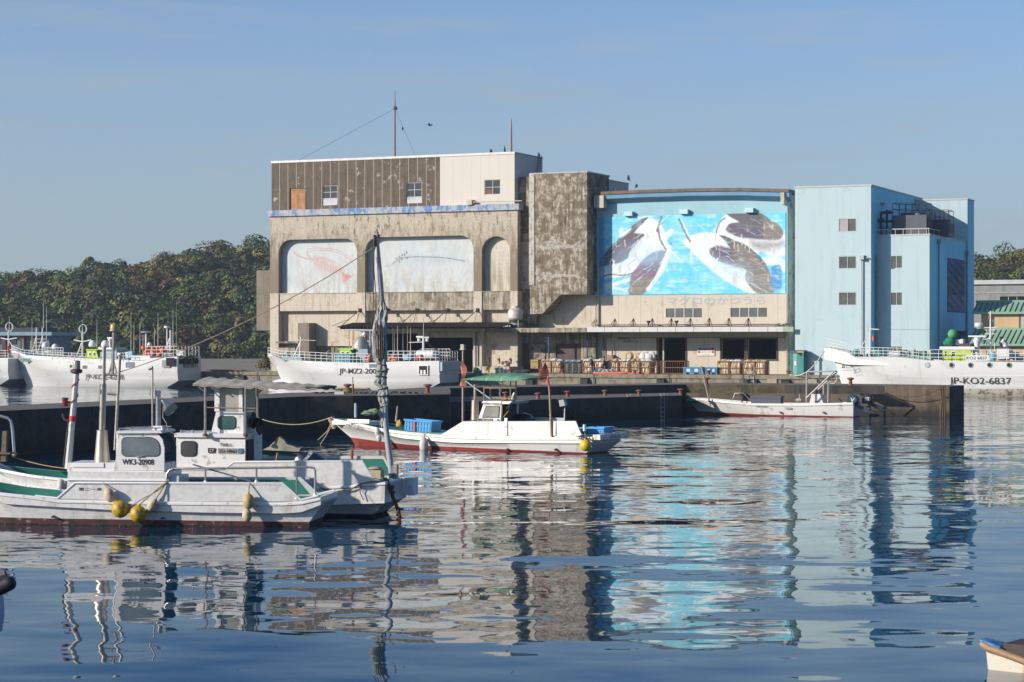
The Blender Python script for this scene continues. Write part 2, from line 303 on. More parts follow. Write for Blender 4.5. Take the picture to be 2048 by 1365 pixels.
# near pier: A left wing, B block, C ledge and long wall, D outer wall
ZP = 1.9
def g(px, Y, z=0): return ((px-CX)*Y/F, Y, z)
def make_pier():
    A0 = g(-200, 82.5); A1 = g(610, 111.5); A2 = g(706, 112.5); B1 = g(899, 115.8); C0 = g(899, 119.6); C1 = g(1364, 134.5)
    W0 = g(899, 131.0); W1 = g(1372, 142); D1 = g(1901, 136.2); D2 = g(1928, 139.6)
    b = MB()
    top = [A0, A1, A2, B1, g(902, 121), W0, W1, D1, D2, g(1700, 144.5), g(1372, 148), g(899, 137), g(700, 121.5), g(575, 119), g(-200, 89)]
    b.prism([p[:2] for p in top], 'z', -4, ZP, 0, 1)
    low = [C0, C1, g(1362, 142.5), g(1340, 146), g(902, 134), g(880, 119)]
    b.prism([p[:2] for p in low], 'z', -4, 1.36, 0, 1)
    e0, e1 = g(1372, 142), g(1772, 137.62); b.prism([(e0[0], e0[1]-.45), (e1[0], e1[1]-.45), (e1[0], e1[1]+.4), (e0[0], e0[1]+.4)], 'z', -4, 1.35, 2); b.prism([(e0[0]+.02, e0[1]-.03), (e1[0], e1[1]-.03), (e1[0], e1[1]+.4), (e0[0]+.02, e0[1]+.4)], 'z', 1.35, ZP+.003, 3, 1)
    a, c = g(1772, 137.2), g(1899, 135.85); b.prism([a[:2], c[:2], (c[0], c[1]+1), (a[0], a[1]+1)], 'z', -4, ZP+.02, 2, 1); q0, q1 = g(608, 111.5), g(706, 112.5); b.prism([(q0[0], q0[1]-.03), (q1[0], q1[1]-.03), (q1[0], q1[1]+.3), (q0[0], q0[1]+.3)], 'z', -4, ZP-.003, 2)
    me = struct('pier', b, [pier_shade, M('pier_top', (.15, .13, .105), .9, var=.15, sc=.8, patch=((.09, .08, .065), .3, 1), fine=((.2, .18, .15), .5, 6)),
        M('pier_sunlit_brown', (.14, .105, .072), .9, var=.2, sc=.8, patch=((.08, .06, .045), .4, 1), low=((.03, .026, .02), .2, .6, .4), streak=((.22, .17, .12), .3, 2), bump=.4),  # sun-facing faces; like the top, painted lighter than the shaded sides
        M('pier_mossy', (.115, .088, .05), .9, var=.25, sc=.9, patch=((.05, .045, .02), .5, 1.2), fine=((.09, .09, .03), .6, 4), bump=.4)])
    return me
make_pier()
# hills: terrain plus a wood that reads as one mass
RIDGE = [(-900, 640), (-400, 600), (-150, 600), (0, 578), (60, 556), (130, 548), (210, 530), (300, 531), (345, 512), (400, 501), (470, 506), (520, 494), (600, 474), (800, 470), (1100, 478), (1400, 500), (1700, 512), (1948, 508), (2048, 514), (2200, 520), (2700, 560), (3200, 600)]
def ridge(px): return np.interp(px, [r[0] for r in RIDGE], [r[1] for r in RIDGE])
YF, YR = 385., 500.
def hill_z(X, Y):
    Y = np.asarray(Y, float); X = np.asarray(X, float); zr = H+(CY-ridge(X*F/YR+CX)-0)*YR/F-3.6; t = np.clip((Y-YF)/(YR-YF), 0, 1.9)
    zz = zr*np.where(t < 1, (.6*t+.4*np.sin(t*math.pi/2)), 1-(t-1)*.75)
    return zz+(2.6*np.sin(X*.17+Y*.05)*np.sin(Y*.085+X*.04)+1.2*np.sin(X*.41+1)*np.sin(Y*.2))*np.clip(t*2, 0, 1)*np.clip((1.05-t)*4, 0, 1)
def make_hill():
    xs = np.linspace(-190, 260, 110); ys = np.linspace(YF, YR+80, 40); b = MB()
    b.grid([[(x, y, float(hill_z(x, y))) for x in xs] for y in ys]); struct('hill', b, M('forest_floor', (.025, .03, .015), .95, var=.3))
make_hill()
def leafmat(name, trans=.0):
    m = bpy.data.materials.new(name); m.use_nodes = True; n = m.node_tree; b = n.nodes['Principled BSDF']; b.inputs['Roughness'].default_value = .55; b.inputs['Specular IOR Level'].default_value = .25
    a = n.nodes.new('ShaderNodeAttribute'); a.attribute_name = 'paint'; n.links.new(a.outputs['Color'], b.inputs['Base Color']); return m
LEAF = leafmat('foliage')
def leaves(C, R, n, size, col, tip=None, tipf=0.0, squash=1.0):
    """n leaf clumps per crown spread over lumpy ellipsoids; returns quads and colours"""
    vs = []; cs = []
    for c, r, k in zip(C, R, range(len(C))):
        d = RNG.normal(size=(n, 3)); d /= np.linalg.norm(d, axis=1)[:, None]; d[:, 2] = np.where(d[:, 2] < -.35, -d[:, 2], d[:, 2])
        lump = RNG.normal(size=(9, 3)); lump /= np.linalg.norm(lump, axis=1)[:, None]
        q = np.max(d @ lump.T, axis=1); rad = .68+.38*np.clip((q-.55)/.45, 0, 1)**.8; rad *= RNG.uniform(.86, 1.04, n)
        P = np.array(c)+d*rad[:, None]*np.array(r)
        nrm = d+RNG.normal(size=(n, 3))*.30; nrm /= np.linalg.norm(nrm, axis=1)[:, None]
        t1 = np.cross(nrm, RNG.normal(size=(n, 3))); t1 /= np.linalg.norm(t1, axis=1)[:, None]; t2 = np.cross(nrm, t1)
        s = (size*RNG.uniform(.6, 1.35, n))[:, None]; t1 = t1*s; t2 = t2*s*RNG.uniform(.5, 1, n)[:, None]
        vs.append(np.stack([P-t1-t2*.4, P+t1*.2-t2, P+t1+t2*.3, P-t1*.3+t2], 1).reshape(-1, 3))
        cc = np.array(col[k])*RNG.uniform(.85, 1.15, n)[:, None]
        if tip is not None and tipf[k] > 0:
            f = np.clip((q-.80)*6, 0, 1)*(d[:, 2] > -.05)*tipf[k]; cc = cc*(1-f[:, None])+np.array(tip[k])*f[:, None]*RNG.uniform(.75, 1.2, n)[:, None]
        cs.append(np.repeat(np.concatenate([cc, np.ones((n, 1))], 1), 4, 0))
    V = np.concatenate(vs); Cc = np.concatenate(cs); k = len(V)//4
    return V, Cc, np.arange(k*4).reshape(k, 4)
def leafmesh(name, V, C, Fc, off=(0, 0, 0)):
    me = bpy.data.meshes.new(name); me.vertices.add(len(V)); me.vertices.foreach_set('co', (V-np.array(off)).ravel())
    me.loops.add(len(Fc)*4); me.loops.foreach_set('vertex_index', Fc.ravel()); me.polygons.add(len(Fc)); me.polygons.foreach_set('loop_start', np.arange(len(Fc))*4)
    me.update(calc_edges=True); ca = me.color_attributes.new('paint', 'FLOAT_COLOR', 'POINT'); ca.data.foreach_set('color', C.astype(np.float32).ravel()); me.materials.append(LEAF); return me
YEL = (.42, .36, .07)
def make_forest():
    C = []; R = []; col = []; tip = []; tf = []
    def strip(x0, x1, y0, y1, sp):
        y = y0
        while y < y1:
            x = x0
            while x < x1:
                X = x+random.uniform(-.45, .45)*sp; Y = y+random.uniform(-.45, .45)*sp; px = X*F/Y+CX
                if (px < 640 or px > 1860) and px > -260 and px < 2330:
                    r = random.choice([1.1, 1.5, 1.9, 2.3, 2.8, 3.4])*random.uniform(.85, 1.15); z = float(hill_z(X, Y))
                    C.append((X, Y, z+r*.5+random.uniform(.0, 1.5))); R.append((r, r, r*random.uniform(.72, 1.0)))
                    k = random.random(); base = (.038, .058, .021) if k < .40 else (.062, .078, .024) if k < .66 else (.026, .044, .020) if k < .82 else (.085, .070, .034) if k < .92 else (.095, .105, .03)
                    base = tuple(c*random.uniform(.7, 1.15)*k_ for c, k_ in zip(base, (1.22, 1.08, .9))); col.append(base)
                    zf = (Y-YF)/(YR-YF); big = math.sin(X*.21+1.3)*math.sin(Y*.13+X*.07)
                    ye = random.random() < (.22+.35*max(0, zf)*(big > -.1)); tf.append(random.uniform(.35, .95) if ye else 0); tip.append(tuple(a*random.uniform(.5, 1.0) for a in (.26, .23, .05)))
                x += sp
            y += sp*1.05
    strip(-152, -32, YF+1, YR+9, 3.35); strip(74, 158, YF+1, YR+9, 3.5)
    V, Cc, Fc = leaves(C, R, 250, .28, col, tip, tf)
    o = bpy.data.objects.new('forest', leafmesh('forest', V, Cc, Fc)); COL.objects.link(o); tag(o, 'dark evergreen wood covering the hillside behind the harbour', 'forest', kind='stuff')
    # blossoming chinquapins that stand out of the wood one by one
    spots = [(118, 612, 17, 'yellow flowering tree lowest on the far left of the hillside above the blue roofed house'), (362, 565, 13, 'small yellow tree high in the left half, just under the ridge'), (95, 553, 12, 'yellow tipped tree at mid height near the left end of the hill'),
             (375, 597, 13, 'bright yellow rounded tree low on the slope above the white mast antennas'), (437, 532, 15, 'upper of the two tall yellow trees left of the warehouse'), (463, 560, 14, 'lower yellow tree beside the warehouse, right of its taller twin'),
             (273, 541, 14, 'broad yellow crown just below the middle of the skyline'), (28, 622, 15, 'yellow crown at the left edge over the flat roofed house'), (514, 593, 10, 'small yellow tree peeping out next to the grey box on the warehouse wall'),
             (232, 608, 9, 'small pale yellow tree behind the left ship radar mast'), (178, 522, 10, 'yellow green tree on the skyline at the left'), (1990, 566, 12, 'olive tree on the right hill above the grey hall')]
    for px, py, rp, lab in spots:
        # find the slope point seen along this ray
        best = None
        for Y in np.linspace(YF, YR+8, 160):
            X = (px-CX)*Y/F; zr = H-(py+rp*.5-CY)*Y/F
            if float(hill_z(X, Y))+2.2 >= zr: best = (X, Y); break
        if best is None: X = (px-CX)*YR/F; best = (X, YR)
        X, Y = best; z = float(hill_z(X, Y)); r = rp*Y/F*1.15; zc = H-(py-CY)*Y/F
        t = T('flowering_tree', lab, 'tree', W, (X, Y, z), 'yellow flowering trees in the hillside wood')
        tb = MB(); tb.tube([(X, Y, z-.5), (X+.1, Y, zc-r*.5), (X, Y, zc)], [.28, .2, .1], 7)
        for q in range(4): a = q*1.7; tb.tube([(X+.05, Y, zc-r*.6), (X+math.cos(a)*r*.6, Y+math.sin(a)*r*.6, zc+r*.2)], [.12, .05], 5)
        t.part('trunk', tb, M('bark', (.06, .045, .03), .9))
        C2 = [(X, Y-.3, zc)]+[(X+r*.6*math.cos(a), Y-.4+r*.4*math.sin(a), zc+random.uniform(-.5, .35)*r) for a in (0.3, 2.2, 3.6, 5.1)]
        V, Cc, Fc = leaves(C2, [(r*.75, r*.75, r*.7)]+[(r*.45, r*.45, r*.4)]*4, 230, .2, [(.06, .075, .02)]*5, [tuple(c*random.uniform(.8, 1.1) for c in YEL)]*5, [1.]*5)
        t.part('crown', leafmesh('crown', V, Cc, Fc, (X, Y, z)), None)
make_forest()
# ================================================================ buildings on the far quay (all in the quay frame Q)
U = Q.U; Z = Q.Z; V = Q.V; P = Q.P
cream = M('cream_wall', (.64, .575, .47), .85, var=.06, sc=.5, streak=((.30, .22, .13), .32, 4.5), patch=((.42, .34, .24), .18, .9), fine=((.50, .42, .31), .5, 5))
creamstain = M('stained_cream_wall', (.60, .54, .43), .9, var=.1, sc=.6, streak=((.10, .08, .05), .85, 3.6), patch=((.27, .21, .14), .36, .9), fine=((.40, .33, .23), .6, 6))
ochre = M('weathered_upper_wall', (.60, .53, .42), .9, var=.1, sc=.7, low=((.27, .215, .145), 11.2, 15.2, 6.5), streak=((.62, .55, .43), .30, 3.5), patch2=((.16, .12, .08), .30, 1.6), fine=((.30, .235, .16), .55, 7), bump=.2)
greyconc = M('grey_concrete', (.24, .20, .155), .9, var=.2, sc=.6, streak=((.12, .10, .08), .4, 1.8), fine=((.32, .27, .21), .5, 6))
brown = M('brown_siding', (.135, .10, .07), .85, var=.22, sc=1.2, streak=((.07, .05, .035), .5, 3.5), patch=((.52, .47, .39), .10, 1.1), fine=((.18, .14, .10), .6, 5), seams=(1.02, .035, (.62, .57, .48)))
whitepanel = M('white_siding', (.68, .63, .55), .6, var=.02, sc=.4, seams=(1.02, .02, (.5, .46, .39)))
towermat = M('mouldy_plaster', (.62, .55, .44), .95, var=.12, sc=.8, patch=((.15, .115, .08), .52, 1.1), patch2=((.23, .18, .125), .56, 3.2), streak=((.07, .055, .04), .5, 3.5), fine=((.3, .25, .18), .5, 9), bump=.4, bsc=8)
bluetrim = M('flaking_blue_trim', (.10, .24, .52), .8, var=.25, sc=1.4, patch=((.50, .50, .47), .5, 1.6), streak=((.55, .52, .47), .6, 3))
wood = M('orange_timber', (.46, .23, .085), .7, var=.3, sc=2, low=None, streak=((.3, .13, .05), .3, 2)); frame = M('window_frame', (.6, .58, .54), .5, var=.08)
dkframe = M('dark_frame', (.06, .05, .045), .6)
def window(t, u0, u1, z0, z1, v, nx=2, nz=1, depth=.10, fm=None, fw=.07, pane=None, blind=None):
    f = MB(); f.box(u0-fw, u0, v-.04, v+depth, z0-fw, z1+fw); f.box(u1, u1+fw, v-.04, v+depth, z0-fw, z1+fw); f.box(u0, u1, v-.04, v+depth, z0-fw, z0); f.box(u0, u1, v-.04, v+depth, z1, z1+fw)
    for i in range(1, nx): x = u0+(u1-u0)*i/nx; f.box(x-fw*.4, x+fw*.4, v-.02, v+depth*.9, z0, z1)
    for i in range(1, nz): z = z0+(z1-z0)*i/nz; f.box(u0, u1, v-.015, v+depth*.85, z-fw*.35, z+fw*.35)
    fo = t.part('window', f, fm or frame)
    g_ = MB(); g_.box(u0, u1, v+.03, v+.05, z0, z1); t.part('pane', g_, pane or glass, fo)
    if blind: b = MB(); b.box(blind[0], blind[1], v+.012, v+.028, blind[2], blind[3]); t.part('blind', b, blind[4], fo)
    return fo
def R4(px0, py0, px1, py1, v): return (U(px0, v), U(px1, v), Z(px0, py1, v), Z(px0, py0, v))
# ---- paint canvases for the murals
class Canvas:
    def __init__(s, u0, u1, z0, z1, n, col):   # pixel-like drawing units are metres on the wall
        s.u0, s.u1, s.z0, s.z1 = u0, u1, z0, z1; s.nx = n; s.ny = max(2, int(n*(z1-z0)/(u1-u0)))
        s.X, s.Y = np.meshgrid(np.linspace(0, 1, s.nx), np.linspace(0, 1, s.ny)); s.c = np.zeros((s.ny, s.nx, 3)); s.c[:] = col; s.asp = (u1-u0)/(z1-z0)
        wx = s.noise(60, 30, 71)-.5+.6*(s.noise(150, 70, 72)-.5); wy = s.noise(60, 30, 73)-.5+.6*(s.noise(150, 70, 74)-.5); s.X = s.X+wx*.0045; s.Y = s.Y+wy*.007
        s.asp = (u1-u0)/(z1-z0)
    def blend(s, mask, col, a=1.0): m = (np.clip(mask, 0, 1)*a)[..., None]; s.c = s.c*(1-m)+np.array(col)*m
    def poly(s, pts, col, a=1.0, soft=.004):
        x, y = s.X, s.Y; ins = np.zeros(x.shape, bool); d = np.full(x.shape, 9.); n = len(pts)
        for i in range(n):
            (x0, y0), (x1, y1) = pts[i], pts[(i+1) % n]
            with np.errstate(divide='ignore', invalid='ignore'):
                c = ((y0 > y) != (y1 > y)) & (x < (x1-x0)*(y-y0)/((y1-y0) if y1 != y0 else 1e-9)+x0)
            ins ^= c; d = np.minimum(d, s.seg((x0, y0), (x1, y1)))
        s.blend(np.where(ins, 1, np.clip(1-d/soft, 0, 1)) if soft < .01 else np.clip(.5+np.where(ins, d, -d)/soft/2, 0, 1), col, a)
    def seg(s, p, q):
        ax, ay = p[0], p[1]/s.asp; bx, by = q[0], q[1]/s.asp; x, y = s.X, s.Y/s.asp; L = max((bx-ax)**2+(by-ay)**2, 1e-12)
        t = np.clip(((x-ax)*(bx-ax)+(y-ay)*(by-ay))/L, 0, 1); return np.hypot(x-ax-t*(bx-ax), y-ay-t*(by-ay))
    def line(s, pts, w, col, a=1.0, soft=.5):
        pts = s.smooth(pts)
        d = np.min([s.seg(pts[i], pts[i+1]) for i in range(len(pts)-1)], 0); s.blend((w-d)/(w*soft)+0, col, a)
    def smooth(s, pts, k=5):
        if len(pts) < 3: return pts
        P_ = [pts[0]]+list(pts)+[pts[-1]]; out = []
        for i in range(1, len(P_)-2):
            for j in range(k):
                t = j/k; out.append(tuple(.5*((2*P_[i][a])+(-P_[i-1][a]+P_[i+1][a])*t+(2*P_[i-1][a]-5*P_[i][a]+4*P_[i+1][a]-P_[i+2][a])*t*t+(-P_[i-1][a]+3*P_[i][a]-3*P_[i+1][a]+P_[i+2][a])*t**3) for a in (0, 1)))
        return out+[pts[-1]]
    def noise(s, sx, sy, seed):
        r = np.random.default_rng(seed); g_ = r.random((int(sy)+3, int(sx)+3)); x = np.clip(s.X, 0, 1)*sx; y = np.clip(s.Y, 0, 1)*sy; xi = x.astype(int); yi = y.astype(int); fx = x-xi; fy = y-yi; fx = fx*fx*(3-2*fx); fy = fy*fy*(3-2*fy)
        return (g_[yi, xi]*(1-fx)+g_[yi, xi+1]*fx)*(1-fy)+(g_[yi+1, xi]*(1-fx)+g_[yi+1, xi+1]*fx)*fy
    def build(s, v):
        b = MB(); us = np.linspace(s.u0, s.u1, s.nx); zs = np.linspace(s.z0, s.z1, s.ny)
        b.grid([[(u, v, z) for u in us] for z in zs], 0, False); c = np.concatenate([np.clip(s.c, 0, 1), np.ones((s.ny, s.nx, 1))], 2).reshape(-1, 4); return b, c
# ================================================================ 1. the big ice-store warehouse
def warehouse():
    v = 6.0; uL, uR = U(540, v), U(1035, v); zt = Z(540, 433, v); zr = Z(540, 323, v)
    t = T('warehouse', 'huge cream and brown warehouse with faded lobster and fish murals in round-cornered niches', 'warehouse', Q, (uL, v, ZQ))
    zs = Z(540, 587, v); a1 = (U(557, v), U(714, v)); a2 = (U(730, v), U(947, v)); a3 = (U(963.5, v), U(1020.5, v))
    zt1, zt2, zt3 = Z(557, 480, v), Z(730, 475, v), Z(963, 473, v); D = .75
    # arcade front with three openings
    w = MB(); m12 = (a1[1]+a2[0])/2; m23 = (a2[1]+a3[0])/2
    for (x0, x1, (l, r), zz, rad) in ((uL, m12, a1, zt1, 1.45), (m12, m23, a2, zt2, 1.5), (m23, uR, a3, zt3, (a3[1]-a3[0])/2)):
        pts = [(x0, zs), (x0, zt), (x1, zt), (x1, zs), (r, zs)]+arc(r-rad, zz-rad, rad, 0, 90, 8)+arc(l+rad, zz-rad, rad, 90, 180, 8)+[(l, zs)]
        w.prism(pts, 'v', v, v+D)
    t.part('arcade_wall', w, ochre)
    for x0, x1 in ((uL, a1[0]), (a1[1], a2[0]), (a2[1], a3[0]), (a3[1], uR)): pil = MB(); pil.box(x0, x1, v+.003, v+1.2, ZQ, zs); t.part('pilaster', pil, cream)
    # niches
    for i, (a, zz) in enumerate(((a1, zt1), (a2, zt2), (a3, zt3))):
        b = MB(); cv = Canvas(a[0]-.1, a[1]+.1, zs-.1, zz+.1, (360, 460, 60)[i], (.62, .66, .66) if i < 2 else (.66, .62, .52))
        n1 = cv.noise(30, 3, 5+i); n2 = cv.noise(9, 6, 9+i); n3 = cv.noise(80, 14, 3+i)
        if i < 2:
            cv.blend((n2-.35)*1.3, (.55, .64, .68), .6); cv.blend(np.clip((.55-cv.Y)*1.7, 0, 1)*np.clip((n1*.5+n3*.5-.40)*4, 0, 1), (.36, .29, .19), .6)
            cv.blend(np.clip((n3-.62)*3, 0, 1), (.74, .70, .62), .5)
        else:
            cv.blend(np.clip((.75-cv.Y)*2, 0, 1)*np.clip((n1-.2)*2, 0, 1), (.40, .32, .21), .85); cv.blend(np.clip((n3-.6)*3, 0, 1), (.30, .24, .16), .4)
        pk = (.60, .30, .26); pk2 = (.66, .42, .37); pk3 = (.42, .13, .12)
        def L1(px, py):   # zoom picture coordinates of the murals: (200..790, 60..470) and (835..1645, 60..455)
            if i == 0: return ((px-203)/(785-203), 1-(py-68)/(462-68))
            return ((px-838)/(1640-838), 1-(py-55)/(452-55))
        if i == 0:
            for q in ([(440, 215), (380, 205), (320, 175), (262, 135)], [(440, 222), (400, 215), (330, 190), (290, 165)], [(420, 210), (392, 175), (400, 145), (450, 135), (540, 140), (620, 155), (690, 195), (725, 240), (745, 285)], [(425, 212), (398, 180), (412, 158), (480, 150), (580, 160), (660, 190), (710, 235)]):
                cv.line([L1(*p) for p in q], .0042, pk, .75)
            body = [(428, 205), (455, 192), (520, 205), (600, 240), (650, 280), (668, 300), (660, 325), (620, 318), (560, 300), (500, 285), (455, 262), (438, 235)]
            cv.poly([L1(*p) for p in cv.smooth(body+[body[0]])], pk2, .55, .02); cv.blend(np.clip((n3-.35)*3, 0, 1)*(np.abs(cv.c[..., 0]-cv.c[..., 1]) > .12), pk, .45)
            for k in range(9):
                x = 470+k*22; y = 212+k*11; cv.line([L1(x, y), L1(x+8, y+22), L1(x+4, y+48)], .004, pk, .7)
            for k in range(8): x = 470+k*20; y = 268+k*6; cv.line([L1(x, y), L1(x-30-k*2, y+18), L1(x-60+k*6, y+50+(k % 3)*16)], .0035, pk, .45)
            for dx, dy in ((20, 55), (35, 40), (48, 25), (5, 62)): cv.poly([L1(655, 318), L1(655+dx*1.2, 318+dy*.7), L1(665+dx, 322+dy), L1(650+dx*.6, 322+dy)], pk, .85, .012)
            for k in range(4): cv.line([L1(672+k*7, 318), L1(680+k*11, 350)], .003, pk3, .7)
            cv.line([L1(458, 198), L1(540, 212), L1(620, 250), L1(660, 290)], .005, pk, .55)
        if i == 1:
            f = [(1020, 250), (1060, 222), (1100, 205), (1200, 200), (1350, 205), (1480, 220), (1560, 238), (1480, 232), (1350, 240), (1200, 242), (1100, 232), (1060, 240)]
            cv.poly([L1(*p) for p in cv.smooth(f)], (.45, .52, .57), .55, .03)
            cv.line([L1(1022, 250), L1(1065, 218), L1(1110, 203), L1(1250, 202), L1(1400, 210), L1(1550, 236)], .0035, (.10, .10, .13), .9)
            cv.line([L1(960, 262), L1(1010, 258), L1(1030, 246)], .002, (.4, .4, .4), .6)
            for px, py in ((1055, 210), (1075, 200), (1075, 230), (1095, 188), (1093, 215), (1113, 184), (1130, 170), (1132, 208)): cv.poly([L1(px-3, py-6), L1(px+3, py-6), L1(px+3, py+6), L1(px-3, py+6)], (.18, .14, .09), .8)
            cv.line([L1(1247, 60), L1(1247, 450)], .0012, (.2, .2, .2), .5)
        b, cc = cv.build(v+D-.03); t.part('painted_niche' if i < 2 else 'plain_niche', b, MPT, colors=cc)
    # sills, spandrels and the lower wall behind the pilasters
    for k, (a, mt, dv) in enumerate(((a1, cream, .12), (a2, creamstain, .10), (a3, creamstain, .12))):
        b = MB(); z2 = Z(600, 622, v); b.box(a[0]+.003, a[1]-.003, v+dv, v+D+.2, z2, zs-.02); b.box(a[0]+.003, a[1]-.003, v+dv-.08, v+D-.04, zs-.05, zs+.02, 0); t.part('spandrel', b, mt)
    lw = MB(); ztop = Z(600, 622, v)
    door = (U(745, v+D), U(945, v+D), ZQ, Z(745, 667, v+D)); dw = (U(620, v+D), U(716, v+D)-.25, ZQ, Z(620, 692, v+D))
    lw.wall((uL, uR), ZQ, ztop, v+D+.06, v+D+.5, [door, (U(558, v), U(583, v), ZQ+1.2, Z(560, 700, v)), dw]); t.part('lower_wall', lw, cream)
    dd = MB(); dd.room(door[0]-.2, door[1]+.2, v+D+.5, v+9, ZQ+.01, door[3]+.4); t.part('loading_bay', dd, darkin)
    # cut corner brackets of the bay
    cb = MB(); r = .55; cb.prism([(door[1]+.01, door[3]-r), (door[1]+.01, door[3]+.01), (door[1]-r, door[3]+.01)]+arc(door[1]-r, door[3]-r, r, 90, 0, 6), 'v', v+D+.05, v+D+.45); t.part('corner_fillet', cb, cream)
    cu = MB(); x = dw[0]
    while x < dw[1]-.05: cu.box(x, x+.02, v+D+.25, v+D+.33, ZQ, dw[3]-.06); x += .55
    cu.box(dw[0], dw[1], v+D+.33, v+D+.36, ZQ, dw[3]); t.part('sliding_shutter', cu, M('olive_shutter', (.20, .18, .11), .6, var=.3, sc=.8))
    rd = MB(); rd.box(U(940, v), U(941.5, v), v+.3, v+.36, ZQ, ZQ+3.4); 
    # cornice band, upper storey
    vb = v-.22; b = MB(); z0b, z1b = Z(540, 433, vb), Z(540, 421, vb); b.box(uL-.12, uR+.22, vb, v+1, z0b, z1b); t.part('cornice_band', b, bluetrim)
    b = MB(); b.box(uL+.02, U(1033, v), v+.1, v+.5, z0b-.9, z0b); 
    vu = v+.25; ub = U(880, vu); ur = U(1029, vu); z0u = z1b; zru = Z(540, 325, vu)
    wins = [R4(645, 371, 675, 411, vu), R4(813, 365, 844, 407, vu)]; sh = R4(579, 377, 610, 428, vu); sh = (sh[0], sh[1], z0u-.01, sh[3])
    b = MB(); b.wall((uL+.05, ub), z0u, zru, vu, vu+.3, wins+[sh]); t.part('brown_siding_wall', b, brown)
    w3 = R4(969, 360, 1001, 390, vu)
    b = MB(); b.wall((ub+.004, ur), z0u, zru, vu-.002, vu+.3, [w3]); vs = V(1085, ur)
    b.wall((vu+.3, vs), z0u, zru, 0, .3, []) if False else None
    t.part('white_siding_wall', b, whitepanel)
    b = MB(); b.box(ur-.3, ur-.003, vu+.302, vs, z0u-6, zru); b.box(uL+.05, ur-.3, vs-.3, vs, z0u-6, zru); b.box(uL+.05, uL+.35, vu+.302, vs-.3, z0u-6, zru); t.part('side_wall', b, M('side_siding', (.56, .56, .55), .6, var=.04, seams=(1.02, .02, (.4, .4, .4)), streak=((.3, .28, .25), .2, 2)))
    b = MB(); b.box(uL, ur+.06, vu-.06, vs+.05, zru, zru+.12); b.box(uL, ur+.06, vu-.07, vu+.02, zru-.1, zru+.13, 1); t.part('roof', b, [M('roof_sheet', (.45, .44, .42), .7), M('roof_edge', (.74, .72, .68), .5)])
    for k, q in enumerate(wins):
        zm = q[2]+(q[3]-q[2])*(.36 if k == 0 else .32)
        window(t, q[0]+.08, q[1]-.08, zm, q[3]-.08, vu+.12, 2, 2)
        b = MB(); b.box(q[0]+.01, q[1]-.01, vu+.06, vu+.25, q[2]+.01, zm-.09); t.part('window_apron', b, M('peeling_apron', (.60, .62, .62), .7, var=.1, patch=((.2, .32, .55), .2, 4)))
    window(t, w3[0]+.08, w3[1]-.08, w3[2]+.08, w3[3]-.05, vu+.1, 2, 2, blind=(w3[0]+.1, (w3[0]+w3[1])/2-.05, w3[2]+.1, w3[2]+.6, M('dull_red_board', (.22, .10, .07), .8)))
    b = MB(); b.box(sh[0]+.12, sh[1]-.02, vu+.14, vu+.2, sh[2], sh[3]-.05)
    for k in range(11): z = sh[2]+(sh[3]-sh[2])*(k+.3)/11.2; b.box(sh[0]+.12, sh[1]-.02, vu+.10, vu+.14, z, z+.15)
    t.part('timber_shutter', b, wood); b = MB(); b.box(sh[0], sh[1], vu-.3, vu+.1, sh[2]-.62, sh[2]+.03); t.part('shutter_sill', b, bluetrim)
    # lamp box and pipe above the cornice
    b = MB(); q = U(941, v); b.box(q-.2, q+.35, vb-.25, vu-.01, Z(941, 410, v), Z(941, 400, v)); b.tube([(q+.3, vb-.1, Z(941, 405, v)), (uR+.6, vb-.1, Z(941, 405, v)-.0)], .05, 6); t.part('lamp_box', b, cream)
    # left outrigger box hung on the flank
    b = MB(); q = R4(513, 541, 540, 661, v+1.5); b.box(q[0], uL+.02, v+1.5, v+3, q[2], q[3]); t.part('side_duct', b, greyconc)
    # chimney-like duct and ledge on the lower front
    b = MB(); q = R4(596, 646, 618, 716, v-.7); b.box(q[0], q[1], v-.7, v+D+.05, ZQ+.5, q[3]); t.part('concrete_duct', b, greyconc)
    b = MB(); q = R4(552, 683, 597, 686, v-.4); b.box(q[0], U(596, v-.7), v-.4, v+D, q[2]-.03, q[3]+.02); b.box(q[0], U(590, v), v-.003, v+.3, ZQ, q[2]-.5); t.part('door_hood', b, creamstain)
    b = MB(); q = U(706, v+D); 
    for k, (x, ww) in enumerate(((698, .12), (706, .22))): xx = U(x, v+D); b.box(xx-ww/2, xx+ww/2, v+D+.05, v+D+.058, ZQ+1.5, Z(x, 660, v)); 
    t.part('rust_run', b, M('orange_rust_run', (.50, .22, .06), .8, var=.2, patch=((.6, .5, .36), .3, 3)))
    # loading-bay canopy of corrugated sheet, hung from struts
    vo = 2.4; c0, c1 = U(673, vo), U(1003, vo); zo = Z(700, 654, vo); zi = zo+.45; b = MB(); n = 150; rows = [[], []]
    for k in range(n*2+1): x = c0+(c1-c0)*k/(2*n); h = .05*math.sin(k*math.pi/2*1.0); rows[0].append((x, vo, zo+h)); rows[1].append((x, v, zi+h))
    b.grid(rows, 0, True); b.grid([[(p[0], p[1], p[2]-.02) for p in r_] for r_ in rows], 0, True); t.part('canopy_sheet', b, M('red_brown_corrugated', (.13, .07, .055), .8, var=.3, sc=2, patch=((.30, .24, .19), .3, 2)))
    b = MB(); k = c0+.4
    b.box(c0+.2, c1-.1, vo+.35, vo+.45, zo-.22, zo-.03)
    while k < c1: b.box(k-.03, k+.03, vo+.1, v+.5, zo-.16, zo-.05); k += 1.35
    t.part('canopy_purlins', b, rustdark)
    s = MB()
